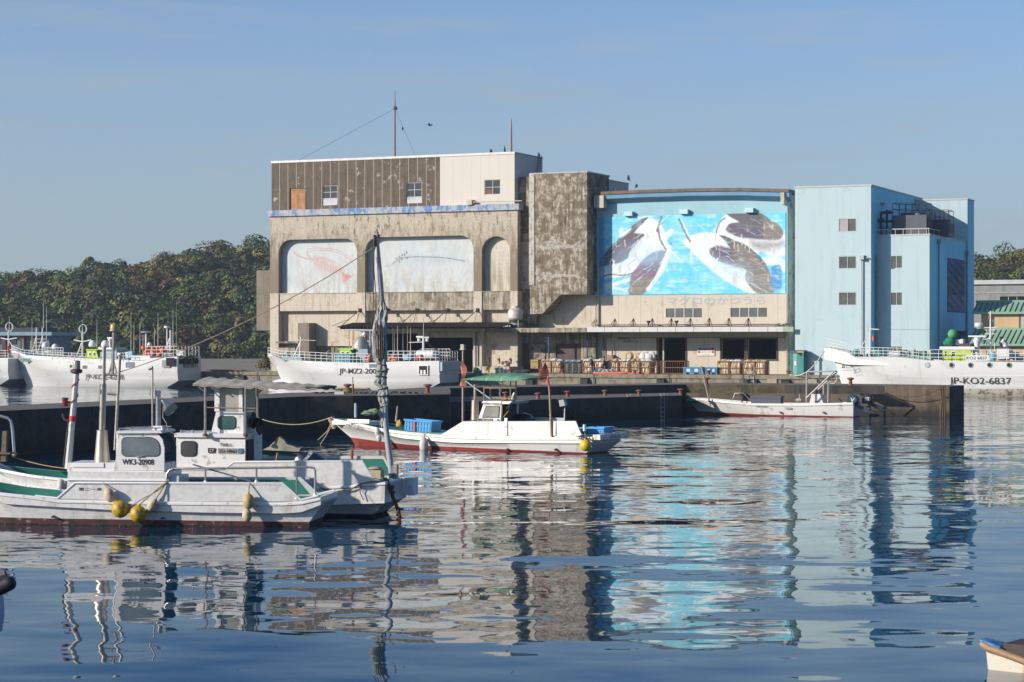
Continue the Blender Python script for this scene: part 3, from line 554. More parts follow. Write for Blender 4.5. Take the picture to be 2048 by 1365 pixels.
    for px in (720, 775, 834, 895, 955):
        x = U(px, v); zz = Z(px, 620, v); s.box(x-.14, x+.14, v-.12, v+.01, zz-.22, zz+.18); s.tube([(x, v-.08, zz), (x-.55, vo+.6, zo+.12)], .04, 5); s.tube([(x, v-.08, zz), (x+.9, vo+.9, zo+.15)], .025, 5); s.tube([(x-.35, v-1.6, zz-.95), (x-1.6, vo+.5, zo+.12)], .025, 5)
    t.part('canopy_struts', s, rustdark)
    b = MB(); b.box(U(830, v), uR, v+D-.14, v+D+.05, Z(830, 675, v), Z(830, 664, v)); t.part('lintel', b, cream)
    # roof hatch
    b = MB(); q = U(962, 9); b.box(q-.9, q+.9, 9, 10.5, zru+.1, zru+.38); t.part('roof_hatch', b, greyconc)
    # roof ladder on the flank
    b = MB(); x = ur+.02; vv = V(1079, ur)
    for dv in (-.35, .35): b.tube([(x+.25, vv+dv-1.0, zru-1.9), (x+.05, vv+dv, zru+.35)], .035, 5)
    for k in range(7): f = k/7; b.tube([(x+.25-.2*f, vv-.35-1.0*(1-f), zru-1.9+2.2*f), (x+.25-.2*f, vv+.35-1.0*(1-f), zru-1.9+2.2*f)], .025, 4)
    t.part('roof_ladder', b, rustdark)
    return t, zru, vu, ur
MPT = Mpaint('mural_paint', .85)
WH, ZRU, VU, URR = warehouse()
def mast(px, ptop, pbase, vv, lab, guys):
    t = T('radio_mast', lab, 'mast', Q, (U(px, vv), vv, ZRU+.1)); x = U(px, vv); zt = Z(px, ptop, vv); b = MB()
    b.tube([(x, vv, ZRU), (x, vv, ZRU+(zt-ZRU)*.72), (x, vv, zt)], [.09, .065, .02], 7); t.part('pole', b, rust)
    if guys:
        b = MB(); zz = Z(px, 217, vv); b.box(x-.12, x+.12, vv-.1, vv+.1, zz-.15, zz+.2); t.part('guy_collar', b, rustdark)
        for gx, gv in ((U(583, vv+1), vv+1), (U(832, vv-1), vv-1)): b = MB(); b.tube([(x, vv, zz), (gx, gv, ZRU+.1)], .016, 4); t.part('guy_wire', b, rustdark)
        b = MB(); b.ell((x+1.0, vv-.2, Z(810, 257, vv)), (.09, .09, .22), 8, 5); t.part('guy_insulator', b, black)
    return t
mast(790, 180, 315, 9.0, 'tall rusty radio mast with guy wires on the warehouse roof', True)
mast(1023, 236, 307, 7.2, 'shorter bare mast at the right end of the warehouse roof', False)
# ================================================================ 2. plastered stair tower between warehouse and market
def tower():
    v = 5.9; u0, u1 = U(1060, v), U(1174, v); z1 = Z(1060, 349, v); zb = Z(1130, 589, v); vm = 8.0
    t = T('stair_tower', 'mould-blackened plaster stair tower with faded fish paintings between warehouse and mural hall', 'tower', Q, (u0, v, ZQ))
    b = MB(); b.box(u0, u1, v, v+6, zb, z1)
    # the lower left part continues down with a slanted haunch
    b.prism([(u0+.003, zb), (u0+.003, Z(1062, 628, v)), (U(1084, v), Z(1062, 628, v)), (U(1121, v), zb)], 'v', v+.004, v+2.6)
    t.part('wall', b, towermat)
    b = MB(); b.box(u0-.05, u1+.06, v-.06, v+6.1, z1, z1+.14); b.box(u0-.08, u0+.5, v-.08, v+.5, zb+1.0, z1-.002, 0); t.part('coping', b, M('pale_plaster', (.56, .51, .43), .9, var=.12, patch=((.32, .26, .19), .3, 2)))
    # faded fish: thin raised plaster paint patches following the outlines
    fp = MB(); sc_ = 3.413
    def zz(px, py): return Q.pix(1020+px/sc_, 300+py/sc_, v)
    f1 = [(180, 655), (200, 632), (260, 618), (340, 628), (420, 648), (450, 640), (485, 610), (478, 650), (505, 700), (455, 668), (420, 668), (340, 678), (260, 680), (205, 672)]
    f2 = [(170, 830), (185, 810), (200, 835), (260, 835), (330, 845), (400, 848), (440, 850), (505, 880), (440, 865), (395, 865), (300, 872), (262, 905), (230, 875), (195, 905), (180, 870)]
    for f in (f1, f2): fp.prism([zz(*p) for p in f], 'v', v-.012, v+.01)
    t.part('fish_painting', fp, M('faded_fish_paint', (.52, .49, .44), .9, var=.12, patch=((.24, .19, .14), .5, 2.2), patch2=((.35, .3, .24), .4, 4)))
    b = MB(); ul = U(1036, 7.2); b.box(ul, u0+.1, 7.2, 10, ZQ+4.2, Z(1040, 354, 7.2)); t.part('recessed_bay', b, towermat)
    b = MB(); b.box(U(1041, 7.2), u0-.15, 7.12, 7.2, Z(1040, 578, 7.2), Z(1040, 484, 7.2)); t.part('pale_panel', b, M('pale_plaster', (.5, .45, .38), .9))
    # low wall under the tower
    b = MB(); b.box(U(1036, 7.0), U(1193, 7.6), 8.002, 8.4, ZQ, zb+.3); t.part('lower_wall', b, cream)
    # grey rooftop room behind
    v2 = v+6.0; q0 = U(1170, v2); 
    b = MB(); x1 = U(1196, v2); va = V(1257, x1); zt = z1-.12; b.box(u0+1, x1, v2+.02, va, zb, zt); t.part('rooftop_room', b, M('side_siding', (.5, .5, .5)))
    b = MB(); b.box(u0+.95, x1+.07, v2, va+.05, zt, zt+.1); t.part('rooftop_room_roof', b, galv)
    b = MB(); vw = V(1229, x1); b.box(x1, x1+.04, vw-.35, vw+.35, zt-1.7, zt-.7); t.part('rooftop_window', b, glass)
tower()
# ================================================================ 3. market hall with the tuna mural
MPM = Mpaint('mural_paint_bright', .6, wear=None, seams=(1.35, .02, (.25, .3, .33)))
def mural():
    v = 7.93; x0, x1 = U(1198, v), U(1571, v); y0 = Z(1198, 590, v); cv = Canvas(x0, x1, y0, Z(1198, 434, v), 430, (.13, .66, .86))
    def m(px, py): return ((px-608)/(1882-608), 1-(py-(462-32*(px-608)/1274))/((990-15*(px-608)/1274)-(462-32*(px-608)/1274)))
    n1 = cv.noise(14, 9, 21); n2 = cv.noise(40, 26, 22); n3 = cv.noise(5, 30, 23)
    cv.blend((n1-.45)*2.2, (.36, .80, .90), .7); cv.blend((n2*.5+n3*.5-.55)*4, (.62, .90, .96), .55); cv.blend(np.clip((cv.Y-.5)*1.3, 0, 1)*(n1-.2), (.13, .62, .82), .6)
    wt = (.86, .93, .96); dk = (.075, .066, .08); gy = (.23, .20, .18); vi = (.13, .07, .17); pb = (.36, .66, .82)
    def fish(o, c, a=1., s=.008): cv.poly([m(*p) for p in cv.smooth(o+[o[0]])], c, a, s)
    def ln(o, w, c, a=1.): cv.line([m(*p) for p in o], w, c, a)
    # swirls of foam
    for o, w in (([(1110, 560), (1060, 620), (1090, 700), (1040, 830), (960, 920)], .018), ([(1240, 640), (1215, 560), (1175, 490)], .010), ([(1210, 630), (1290, 690), (1360, 760), (1460, 850), (1600, 930), (1690, 965)], .022), ([(640, 930), (760, 905), (830, 880)], .012), ([(1700, 640), (1800, 700), (1870, 690)], .03), ([(1640, 900), (1720, 960), (1780, 880)], .026), ([(1750, 760), (1830, 760), (1870, 800)], .03), ([(620, 960), (700, 940), (800, 960)], .008), ([(1040, 640), (1120, 700), (1160, 740)], .006)):
        ln(o, w, wt, .85)
    # left tuna, nose down to the lower left
    fish([(600, 885), (610, 800), (650, 730), (720, 660), (800, 580), (880, 500), (950, 475), (1020, 500), (1060, 560), (1080, 650), (1060, 700), (1000, 730), (900, 800), (800, 850), (700, 870)], wt)
    fish([(608, 800), (625, 745), (700, 665), (780, 590), (870, 505), (950, 462), (905, 510), (850, 570), (920, 580), (900, 605), (860, 640), (820, 700), (800, 740), (740, 770), (690, 780), (640, 790)], dk, .95)
    fish([(640, 720), (740, 640), (830, 600), (900, 600), (850, 680), (760, 740), (660, 775)], vi, .5, .03)
    fish([(690, 770), (760, 700), (870, 660), (960, 690), (900, 760), (800, 820), (700, 830)], pb, .35, .05)
    ln([(620, 880), (680, 850), (780, 855), (880, 830), (960, 790), (1040, 730), (1085, 680)], .005, vi, .8); ln([(1020, 540), (1040, 620), (1080, 680), (1110, 640)], .007, dk, .8)
    ln([(1045, 460), (1015, 555)], .007, vi, .8); ln([(690, 745), (710, 760), (715, 785), (700, 800), (688, 780), (692, 755)], .004, wt, 1.); fish([(750, 590), (768, 535), (775, 570), (830, 540), (780, 590)], wt, .9)
    ln([(890, 470), (960, 455)], .005, wt, .8)
    # second small fish below it
    fish([(835, 870), (870, 810), (940, 740), (1010, 700), (1070, 700), (1030, 780), (1000, 870), (950, 950), (890, 985), (825, 985), (830, 920)], (.30, .20, .26)); fish([(825, 985), (832, 900), (870, 870), (1000, 860), (990, 900), (930, 970), (880, 985)], gy)
    fish([(900, 760), (980, 705), (1060, 690), (1010, 790), (930, 800)], (.25, .55, .74), .8, .03); fish([(920, 790), (1010, 770), (1005, 855), (860, 865)], vi, .6, .02); ln([(1100, 660), (1060, 780), (990, 900), (950, 950)], .012, wt, .9)
    # right tuna
    fish([(1205, 625), (1290, 580), (1400, 575), (1520, 600), (1640, 680), (1740, 790), (1790, 880), (1800, 975), (1700, 972), (1600, 930), (1450, 850), (1330, 760), (1260, 690)], wt)
    fish([(1430, 570), (1500, 595), (1610, 640), (1700, 720), (1760, 810), (1700, 850), (1600, 800), (1540, 790), (1420, 740), (1380, 690), (1430, 660), (1520, 680), (1480, 620)], dk, .95)
    fish([(1540, 640), (1640, 680), (1745, 795), (1700, 840), (1560, 795), (1530, 720)], gy, .85, .012); fish([(1700, 800), (1760, 810), (1795, 900), (1800, 975), (1690, 965), (1620, 880), (1640, 810)], gy, .95)
    fish([(1380, 690), (1440, 665), (1520, 690), (1540, 790), (1440, 740)], vi, .7, .02); fish([(1400, 740), (1500, 780), (1600, 810), (1640, 880), (1560, 880), (1440, 820)], pb, .6, .04); ln([(1430, 570), (1560, 600), (1650, 660), (1700, 700)], .010, wt, 1.)
    ln([(1430, 740), (1412, 800)], .005, wt, .8); ln([(1170, 480), (1200, 550), (1240, 625)], .007, dk, .8); ln([(1250, 640), (1252, 770)], .007, wt, .9)
    # upper right tuna
    fish([(1410, 560), (1440, 500), (1500, 440), (1580, 428), (1700, 432), (1790, 490), (1850, 540), (1882, 620), (1850, 660), (1720, 690), (1640, 650), (1540, 610), (1480, 580)], wt)
    fish([(1490, 440), (1580, 430), (1700, 434), (1790, 490), (1855, 545), (1850, 600), (1760, 610), (1650, 600), (1560, 590), (1490, 550), (1520, 510), (1580, 500), (1540, 470)], dk, .95); fish([(1745, 460), (1790, 490), (1855, 545), (1850, 600), (1745, 600)], gy, .85, .008)
    fish([(1500, 540), (1560, 510), (1700, 560), (1700, 600), (1600, 595)], vi, .65, .02); fish([(1650, 620), (1800, 625), (1880, 620), (1850, 665), (1720, 690), (1650, 650)], gy, .8, .02); ln([(1480, 470), (1440, 500), (1420, 570)], .006, dk, .7)
    fish([(1795, 800), (1850, 795), (1848, 940), (1797, 935)], (.05, .28, .62), .9)
    for px in (1590, 1640, 1540, 1565, 1415, 725, 790, 1610, 880): ln([(px, 560+abs(px-1300) % 90), (px+4, 640+abs(px-1300) % 70)], .004, (.66, .60, .50), .8)
    for cx_, cy_ in ((1795, 482), (1265, 490), (1240, 520)): ln([(cx_-8, cy_), (cx_, cy_-9), (cx_+8, cy_), (cx_, cy_+9), (cx_-8, cy_)], .003, (.3, .7, .95), .9)
    rs = random.Random(77)
    for k in range(210):   # brush strokes of foam and shadow following the bodies
        side = rs.random() < .5; x = rs.uniform(640, 1060) if side else rs.uniform(1240, 1860); y = rs.uniform(470, 960); a = rs.uniform(-.9, -.5) if side else rs.uniform(.35, .8); l = rs.uniform(25, 90); c_ = rs.choice([wt, wt, (.45, .76, .88), (.20, .62, .80), (.30, .22, .36), (.62, .82, .90)])
        ln([(x, y), (x+l*.5*math.cos(a), y+l*.5*math.sin(a)+rs.uniform(-5, 5)), (x+l*math.cos(a), y+l*math.sin(a))], rs.uniform(.0010, .0028), c_, rs.uniform(.3, .7))
    cv.blend(np.clip((cv.noise(26, 60, 41)-.55)*3, 0, 1)*np.clip((cv.noise(5, 3, 42)-.3)*2, 0, 1), (.80, .93, .97), .3)
    fish([(606, 462), (638, 461), (638, 990), (606, 990)], (.03, .28, .62), .75)
    # scuffed strips where the foil has peeled
    cv.blend((cv.noise(110, 6, 31)-.80)*8*(cv.noise(10, 12, 32) > .45), (.62, .57, .48), .7)
    return cv.build(v)
def market():
    v = 8.0; u0, u1 = U(1193, v), U(1575, v); t = T('market_hall', 'cream fish market hall with a huge blue tuna mural under a bowed eave', 'market hall', Q, (u0, v, ZQ))
    zl = Z(1198, 592, v); ztl = Z(1198, 398, v); lb = M('pale_blue_wall', (.34, .58, .66), .75, var=.06, sc=.6, streak=((.5, .6, .62), .2, 2), patch=((.50, .62, .64), .15, 1))
    b = MB(); top = [(u0+(u1-u0)*k/20, Z(1193, 0, v)*0+np.interp(k/20, [0, .5, 1], [Z(1193, 396, v), Z(1384, 386, v), Z(1575, 388, v)])) for k in range(21)]
    b.prism([(u0, zl), *top, (u1, zl)], 'v', v, v+.4); t.part('upper_wall', b, lb)
    mb, cc = mural(); t.part('tuna_mural', mb, MPM, colors=cc)
    # bowed concrete eave
    b = MB(); e = []; vo = 7.0
    for k in range(25):
        f = k/24; px = 1190+(1577-1190)*f; zt = Z(px, np.interp(f, [0, .25, .5, .75, 1], [384, 379.5, 376.5, 375.5, 378]), vo); e.append((U(px, vo), zt))
    for k in range(24):
        (a, za), (c, zc) = e[k], e[k+1]
        b.hexa([(a, vo, za-.30), (c, vo, zc-.30), (c, v+14, zc-.30), (a, v+14, za-.30)], [(a, vo, za), (c, vo, zc), (c, v+14, zc), (a, v+14, za)], 0)
        b.hexa([(a, vo+.15, za-.72), (c, vo+.15, zc-.72), (c, v+.02, zc-1.2), (a, v+.02, za-1.2)], [(a, vo+.12, za-.301), (c, vo+.12, zc-.301), (c, v+.02, zc-.301), (a, v+.02, za-.301)], 1)
    t.part('bowed_eave', b, [M('rusty_roof_edge', (.20, .145, .10), .85, var=.2, streak=((.10, .08, .06), .4, 3)), M('blue_soffit', (.16, .34, .50), .8, var=.1)])
    for rr in ((1188, 391, 1207, 416), (1561, 385, 1568, 408)): q = R4(*rr, 6.9); b = MB(); b.box(q[0], q[1], 6.9, v, q[2], q[3]); t.part('eave_bracket', b, cream)
    for px, py in ((1247, 423), (1358, 419), (1489, 416)): b = MB(); q = R4(px, py, px+17, py+9, v-.5); b.box(q[0], q[1], v-.5, v-.02, q[2], q[3]); t.part('vent_hood', b, M('hood_blue', (.50, .74, .82), .6))
    # lower walls with windows and doors
    vg = v; zc = Z(1300, 651, v); lowz = ZQ
    w1 = (U(1332, v), U(1404, v), Z(1332, 635, v), Z(1332, 617, v)); w2 = (U(1461, v), U(1534, v), Z(1461, 634, v), Z(1461, 616, v))
    d1 = (U(1316, v), U(1371, v), ZQ, Z(1316, 677, v)); d2 = (U(1443, v), U(1489, v), Z(1443, 718, v), Z(1443, 679, v)); d3 = (U(1496, v), U(1553, v), Z(1496, 718, v), Z(1496, 679, v))
    b = MB(); b.wall((u0, u1), ZQ, zl-.0, v, v+.35, [w1, w2, d1, d2, d3]); t.part('lower_wall', b, M('cream_panel_wall', (.66, .59, .48), .85, var=.05, sc=.5, seams=(2.35, .03, (.35, .28, .2)), patch=((.50, .41, .30), .15, .8), streak=((.42, .32, .21), .2, 2)))
    b = MB(); b.box(u1-.35, u1-.003, v+.35, v+14, ZQ, ztl); t.part('flank_wall', b, M('pale_green_flank', (.72, .78, .70), .8, var=.08, patch=((.30, .33, .26), .35, 1.2), streak=((.25, .26, .2), .3, 2)))
    b = MB()
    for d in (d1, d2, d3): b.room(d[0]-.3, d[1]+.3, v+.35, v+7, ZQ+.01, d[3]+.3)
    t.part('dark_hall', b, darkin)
    for k, w in enumerate((w1, w2)): window(t, w[0], w[1], w[2], w[3], v+.05, 4, 1, .12, fm=M('white_frame', (.72, .72, .70), .5), fw=.09, pane=Mglass('dusty_glass', (.10, .105, .10), .3))
    for d in (d1, d2, d3):
        b = MB(); b.box(d[0]-.14, d[0], v-.08, v+.1, d[2], d[3]+.14); b.box(d[1], d[1]+.14, v-.08, v+.1, d[2], d[3]+.14); b.box(d[0], d[1], v-.08, v+.1, d[3], d[3]+.14)
        if d is not d1: b.box(d[0]-.14, d[1]+.14, v-.10, v+.1, d[2]-.14, d[2])
        t.part('door_frame', b, M('brown_door_frame', (.07, .045, .035), .7))
    b = MB(); b.box(d1[0]+.5, d1[0]+.66, v-.06, v+.02, ZQ, d1[3]); t.part('door_track', b, galv)
    # canopy with white fascia
    vf = 4.5; z0f, z1f = Z(1176, 664, vf), Z(1176, 654.5, vf); ca, cb_ = U(1174, vf), U(1566, vf)
    b = MB(); b.box(ca, U(1576, vf), vf, v-.002, z0f+.02, z0f+.16, 1); b.box(ca, cb_, vf-.05, vf, z0f, z1f, 0); b.box(cb_, U(1587, vf), vf-.05, vf, z0f, z1f, 2)
    x = ca
    while x < cb_: b.box(x-.02, x+.02, vf-.056, vf-.05, z0f, z1f, 3); x += 1.85
    t.part('canopy', b, [M('white_fascia', (.66, .65, .62), .6, var=.05, patch=((.42, .30, .2), .1, 2)), creamstain, M('mossy_fascia', (.38, .45, .38), .85, var=.25, sc=4), rust])
    cs0 = U(988, vf); b = MB(); b.box(cs0, ca-.01, vf, v-.002, z0f+.02, z1f-.05); b.box(cs0, ca-.01, vf-.05, vf, z0f-.02, z1f-.1); t.part('concrete_canopy', b, creamstain)
    # bracket row above the canopy with pipe
    b = MB(); zp = Z(1200, 650, v-.3); b.tube([(u0, v-.3, zp), (U(1560, v), v-.3, zp)], .05, 6)
    for px in (1191, 1230, 1267, 1305, 1343, 1381, 1419, 1458, 1497): x = U(px, v); b.tube([(x, v-.02, zp+.65), (x-.08, v-.55, zp-.3)], .035, 4); b.tube([(x, v-.02, zp+.65), (x, v-.02, zp-.2)], .03, 4); b.tube([(x-.35, v-.3, zp), (x, v-.05, zp+.62)], .025, 4)
    t.part('pipe_bracket', b, rustdark)
    for px in (1297, 1353): b = MB(); x = U(px, v-1); zz = zp+.2; b.lathe([(.06, -.35), (.07, -.1), (.19, .05), (.22, .2), (.0, .2)], (x, v-1, zz), 10); t.part('floodlight', b, dkframe)
    for px, r, za, zb in ((1197.5, .09, ZQ, zl+3.6), (1192, .05, ZQ, zl), (1574, .07, ZQ, zl)): x = U(px, v); b = MB(); b.tube([(x, v-.16, za), (x, v-.16, zb)], r, 7); t.part('downpipe', b, M('pipe_cream', (.55, .5, .42), .6))
    b = MB(); zz = Z(1210, 671, v)
    for k in (0, .18): x = U(1207, v)+k; b.tube([(x, v-.12, ZQ+.2), (x, v-.12, zz-k), (x+.9-k, v-.12, zz-k)], .055, 6)
    x = U(1230, v); b.tube([(x, v-.1, ZQ+.3), (x, v-.1, Z(1230, 675, v)), (U(1575, v), v-.1, Z(1230, 675, v))], .045, 6)
    t.part('conduit', b, M('grey_pipe', (.25, .24, .23), .6))
    b = MB(); x = U(1576, v)+.05; b.box(u1+.0, u1+.12, v+.1, v+.9, Z(1576, 648, v), Z(1576, 632, v)); t.part('meter_box', b, frame)
    # lettering
    z0_ = Z(1334, 611, v); z1_ = Z(1334, 592.5, v); t.text('マグロのかつうら', flat(U(1334, v), U(1531, v), z0_+.03, z1_-.06, v-.012), M('ghost_blue_lettering', (.42, .47, .52), .8, var=.06), bold=.012)
    for tx, a, c, e0, e1 in (('勝浦漁業協同組合 ℡一番', 1234, 1271, 679, 675.5), ('魚は鮮度でしる。', 1247, 1277, 685, 680.5)): t.text(tx, flat(U(a, v), U(c, v), Z(a, e0, v), Z(a, e1, v), v-.012), navytxt, bold=.02)
    return t
market()
def signs():
    v = 7.9; t = T('notice_board', 'white notice board with dark header and red dots beside the big door', 'sign', Q, (U(1395, v), v, Z(1395, 712, v))); q = R4(1395, 694, 1429, 711.5, v); b = MB(); b.box(q[0], q[1], v, v+.06, q[2], q[3]); t.part('board', b, whiteclean)
    b = MB(); h = q[3]-q[2]; b.box(q[0]+.08, q[1]-.08, v-.012, v, q[3]-h*.34, q[3]-h*.06); t.part('header', b, navytxt); t.text('那智勝浦漁業協同組合', flat(q[0]+.2, q[1]-.2, q[3]-h*.27, q[3]-h*.12, v-.02), whiteclean)
    for x in (q[0]+.17, q[1]-.17): b = MB(); b.lathe([(0, -.01), (.13, -.01), (.13, 0)], (x, v, q[3]-h*.56), 12, axis='v'); t.part('red_dot', b, M('signal_red', (.7, .03, .04), .6))
    t.text('生まぐろ・水揚', flat(q[0]+.42, q[1]-.42, q[3]-h*.66, q[3]-h*.48, v-.015), M('signal_red', (.7, .03, .04), .6)); t.text('入場自由', flat(q[0]+.5, q[1]-.5, q[2]+h*.08, q[2]+h*.2, v-.015), M('faint_grey', (.4, .4, .4)))
    t = T('wall_sign', 'narrow upright sign with red writing left of the grey office window', 'sign', Q, (U(961, 6.4), 6.4, ZQ+2)); q = R4(960.5, 688, 967, 704.5, 6.4); b = MB(); b.box(q[0], q[1], 6.4, 6.62, q[2], q[3]); t.part('board', b, whiteclean)
    for k, ch in enumerate('立入禁止'): hh = (q[3]-q[2])/4; t.text(ch, flat(q[0]+.06, q[0]+.2, q[3]-hh*(k+.9), q[3]-hh*(k+.1), 6.385), M('signal_red', (.7, .03, .04), .6))
    t.text('関係者以外', flat(q[1]-.1, q[1]-.04, q[2]+.1, q[3]-.05, 6.385), navytxt)
    q = R4(1432, 682, 1440, 687, v); t = T('small_sign', 'small pale sign by the left one of the two dark openings', 'sign', Q, (q[0], v, q[2])); b = MB(); b.box(q[0], q[1], v, v+.08, q[2], q[3]); t.part('board', b, M('pale_blue_sign', (.6, .68, .72)))
    t.text('まぐろ', flat(q[0]+.04, q[1]-.04, q[2]+.06, q[3]-.05, v-.012), navytxt)
signs()
def lowblock():   # office annexe walls between the warehouse bay and the market
    v = 6.8; t = T('office_annexe', 'low cream annexe with a two-pane window and brown roller doors under the concrete canopy', 'annexe', Q, (U(947, v), v, ZQ)); zt = Z(950, 664, v)-.02
    w = (U(973, v), U(1006, v), Z(973, 709, v), Z(973, 688, v)); d1 = (U(1041, v+.6), U(1092, v+.6), ZQ, Z(1041, 687, v+.6)); d2 = (U(1111, v+.6), U(1162, v+.6), ZQ+.9, Z(1111, 687, v+.6))
    b = MB(); b.wall((U(946, v), U(1034, v)), ZQ, zt+.1, v, v+.3, [w]); t.part('front_wall', b, cream)
    b = MB(); b.wall((U(1034, v)+.01, U(1191, v+.6)), ZQ, zt+.1, v+.6, v+.9, [d1, d2]); t.part('rear_wall', b, creamstain)
    window(t, w[0], w[1], w[2], w[3], v+.05, 2, 1, .08, fm=dkframe, pane=Mglass('blue_glass', (.04, .07, .10), .15))
    rd = M('brown_roller_door', (.085, .05, .045), .7, var=.25, sc=1.5, streak=((.16, .11, .09), .5, 2), seams=(.5, .04, (.03, .02, .02)))
    b = MB(); b.box(d1[0], d1[1], v+.75, v+.8, ZQ, d1[3]); t.part('roller_door', b, rd); b = MB(); b.box(d1[0]+1.0*1.0, d1[1]-.05, v+.5, v+.58, ZQ+.8, d1[3]-.06); t.part('sliding_panel', b, M('flaking_panel', (.33, .28, .24), .85, var=.2, patch=((.10, .06, .05), .5, 2)))
    b = MB(); b.box(d2[0], d2[1], v+.75, v+.8, ZQ, d2[3]); t.part('roller_door', b, rd)
    b = MB(); x = U(1037, v+.3); b.box(x-.12, x+.12, v+.1, v+.6, ZQ, zt); t.part('post', b, cream)
    b = MB(); x = U(1098, 5.4); b.tube([(x, 5.4, ZQ), (x, 5.4, zt-.3)], .09, 7); b.box(x-1.0, x+1.0, 5.35, 5.45, zt-.35, zt-.12); bs = M('blue_steel', (.035, .08, .16), .5); t.part('blue_post', b, bs); b = MB(); x = U(952, 5.8); b.tube([(x, 5.8, ZQ+.4), (x, 5.8, zt)], .08, 6); t.part('blue_pipe', b, bs); b = MB(); x = U(1175, 6); b.tube([(x, 6, ZQ), (x, 6, zt-.3), (x-1.0, 6, zt-.25)], .06, 6); t.part('blue_pipe', b, bs)
    b = MB(); b.box(U(1090.5, v), U(1096, v), v+.56, v+.6, Z(1090, 705, v), Z(1090, 691, v)); t.part('switch_box', b, rustdark)
    b = MB(); b.box(U(946, 3.2), U(1018, 3.2), 3.2, v-.002, ZQ, Z(946, 733, 3.2)); t.part('loading_plinth', b, cream)
lowblock()
# ================================================================ 4. pale blue block on the right
def blueblock():
    v = 5.0; u0, u1 = U(1590, v), U(1742, v); zt = Z(1590, 376, v); v2 = 6.6; u2 = U(1859, v2); z2 = Z(1859, 470, v2); vb = V(1932, u2); ub = u2+.15; zb = Z(1934, 399, vb); ve = V(1948, ub)
    c = M('sky_blue_siding', (.49, .64, .67), .6, var=.025, sc=.25, seams=(.9, .012, (.42, .60, .68)), streak=((.40, .55, .60), .4, 1.8), patch=((.42, .58, .63), .12, .5))
    cside = M('shade_blue_siding', (.27, .86, 1.08), .6, var=.04, sc=.3, streak=((.1, .42, .68), .2, 1.2))  # same paint as the front; its blue shade tone is put into the colour
    t = T('blue_building', 'tall pale blue building with a terrace of dark chillers at the right of the quay', 'building', Q, (u0, v, ZQ))
    W1 = [R4(1677, y0, 1713, y1, v) for y0, y1 in ((437, 464), (512, 538), (584, 611))]; W2 = [R4(1781, y0, 1805, y1, v2) for y0, y1 in ((511, 537), (584, 611), (692, 715))]
    b = MB(); b.wall((u0, u1), ZQ, zt, v, v+.3, W1); t.part('main_front', b, c)
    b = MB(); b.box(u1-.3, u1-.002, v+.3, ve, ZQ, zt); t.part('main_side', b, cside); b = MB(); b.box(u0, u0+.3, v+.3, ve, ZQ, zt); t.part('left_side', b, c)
    b = MB(); b.wall((u1, u2), ZQ, z2, v2, v2+.3, W2); t.part('wing_front', b, c)
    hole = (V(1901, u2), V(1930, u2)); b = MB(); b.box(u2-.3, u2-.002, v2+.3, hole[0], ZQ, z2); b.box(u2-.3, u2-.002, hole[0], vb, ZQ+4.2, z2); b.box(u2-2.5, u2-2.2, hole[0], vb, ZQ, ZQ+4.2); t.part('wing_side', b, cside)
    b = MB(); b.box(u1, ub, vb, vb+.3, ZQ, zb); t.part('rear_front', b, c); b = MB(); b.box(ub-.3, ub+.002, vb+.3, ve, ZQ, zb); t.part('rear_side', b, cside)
    b = MB(); b.box(u0-.05, u1+.06, v-.06, ve, zt, zt+.13); t.part('roof', b, frame); b = MB(); b.box(u1+.06, ub+.06, vb-.06, ve+.05, zb, zb+.12); t.part('roof', b, frame); b = MB(); b.box(u1+.01, u2+.05, v2-.05, vb-.01, z2, z2+.12); t.part('terrace', b, frame)
    for k, w in enumerate(W1): window(t, w[0]+.07, w[1]-.07, w[2]+.07, w[3]-.07, v+.04, 2, 1, .1, pane=Mglass('grey_pane', (.09, .095, .09), .25), fw=.06, blind=((w[0]+.08, (w[0]+w[1])/2-.04, w[2]+.08, w[3]-.08, M('pale_blind', (.42, .40, .42), .7)) if k == 0 else None))
    for w in W2: window(t, w[0]+.06, w[1]-.06, w[2]+.06, w[3]-.06, v2+.04, 2, 1, .1, pane=Mglass('grey_pane', (.09, .095, .09), .25), fw=.06)
    b = MB(); x = U(1724, v-.2); zz = Z(1724, 515, v); b.box(x-.22, x+.22, v-.45, v-.002, zz-.2, zz+.2); b.tube([(x-.05, v-.2, ZQ), (x-.05, v-.2, zz-.2)], .07, 7); b.tube([(x+.2, v-.2, zz-.05), (u1+.15, v-.2, zz-.05)], .05, 6); t.part('rain_pipe', b, M('pale_pipe', (.5, .55, .56), .6))
    b = MB(); b.tube([(u1+.18, v+1.4, ZQ), (u1+.18, v+1.4, Z(1747, 510, v))], .07, 7); t.part('rain_pipe', b, galv)
    for px, py in ((1878, 488), (1934, 505)):
        vv = V(px, u2+.15); zz = Z(1878, 488, 16) if px == 1878 else Z(1934, 505, vv); b = MB(); b.box(u2, u2+.3, vv-.25, vv+.25, zz-.3, zz+.2); b.tube([(u2+.15, vv, zz-.2), (u2+.12, vv+.1, zz-1.2), (u2+.12, vv+.1, ZQ)], .08, 6); t.part('rain_pipe', b, M('dusty_blue_pipe', (.25, .34, .42), .6))
    # rail round the terrace
    b = MB(); zr = z2+.62; b.tube([(u1+.1, v2+.15, zr), (u2-.1, v2+.15, zr), (u2-.1, vb-1, zr)], .05, 6)
    for k in range(7): x = u1+.4+(u2-u1-.7)*k/6; b.tube([(x, v2+.15, z2+.1), (x, v2+.15, zr)], .035, 5)
    for k in range(8): y = v2+.15+(vb-1-v2)*k/7; b.tube([(u2-.1, y, z2+.1), (u2-.1, y, zr)], .035, 5)
    t.part('terrace_rail', b, M('warm_rail', (.55, .50, .45), .5))
    # picture banner on the side wall
    va, vc = V(1895, u2), V(1928, u2); z0p, z1p = Z(1928, 624, vc), Z(1895, 517, va)
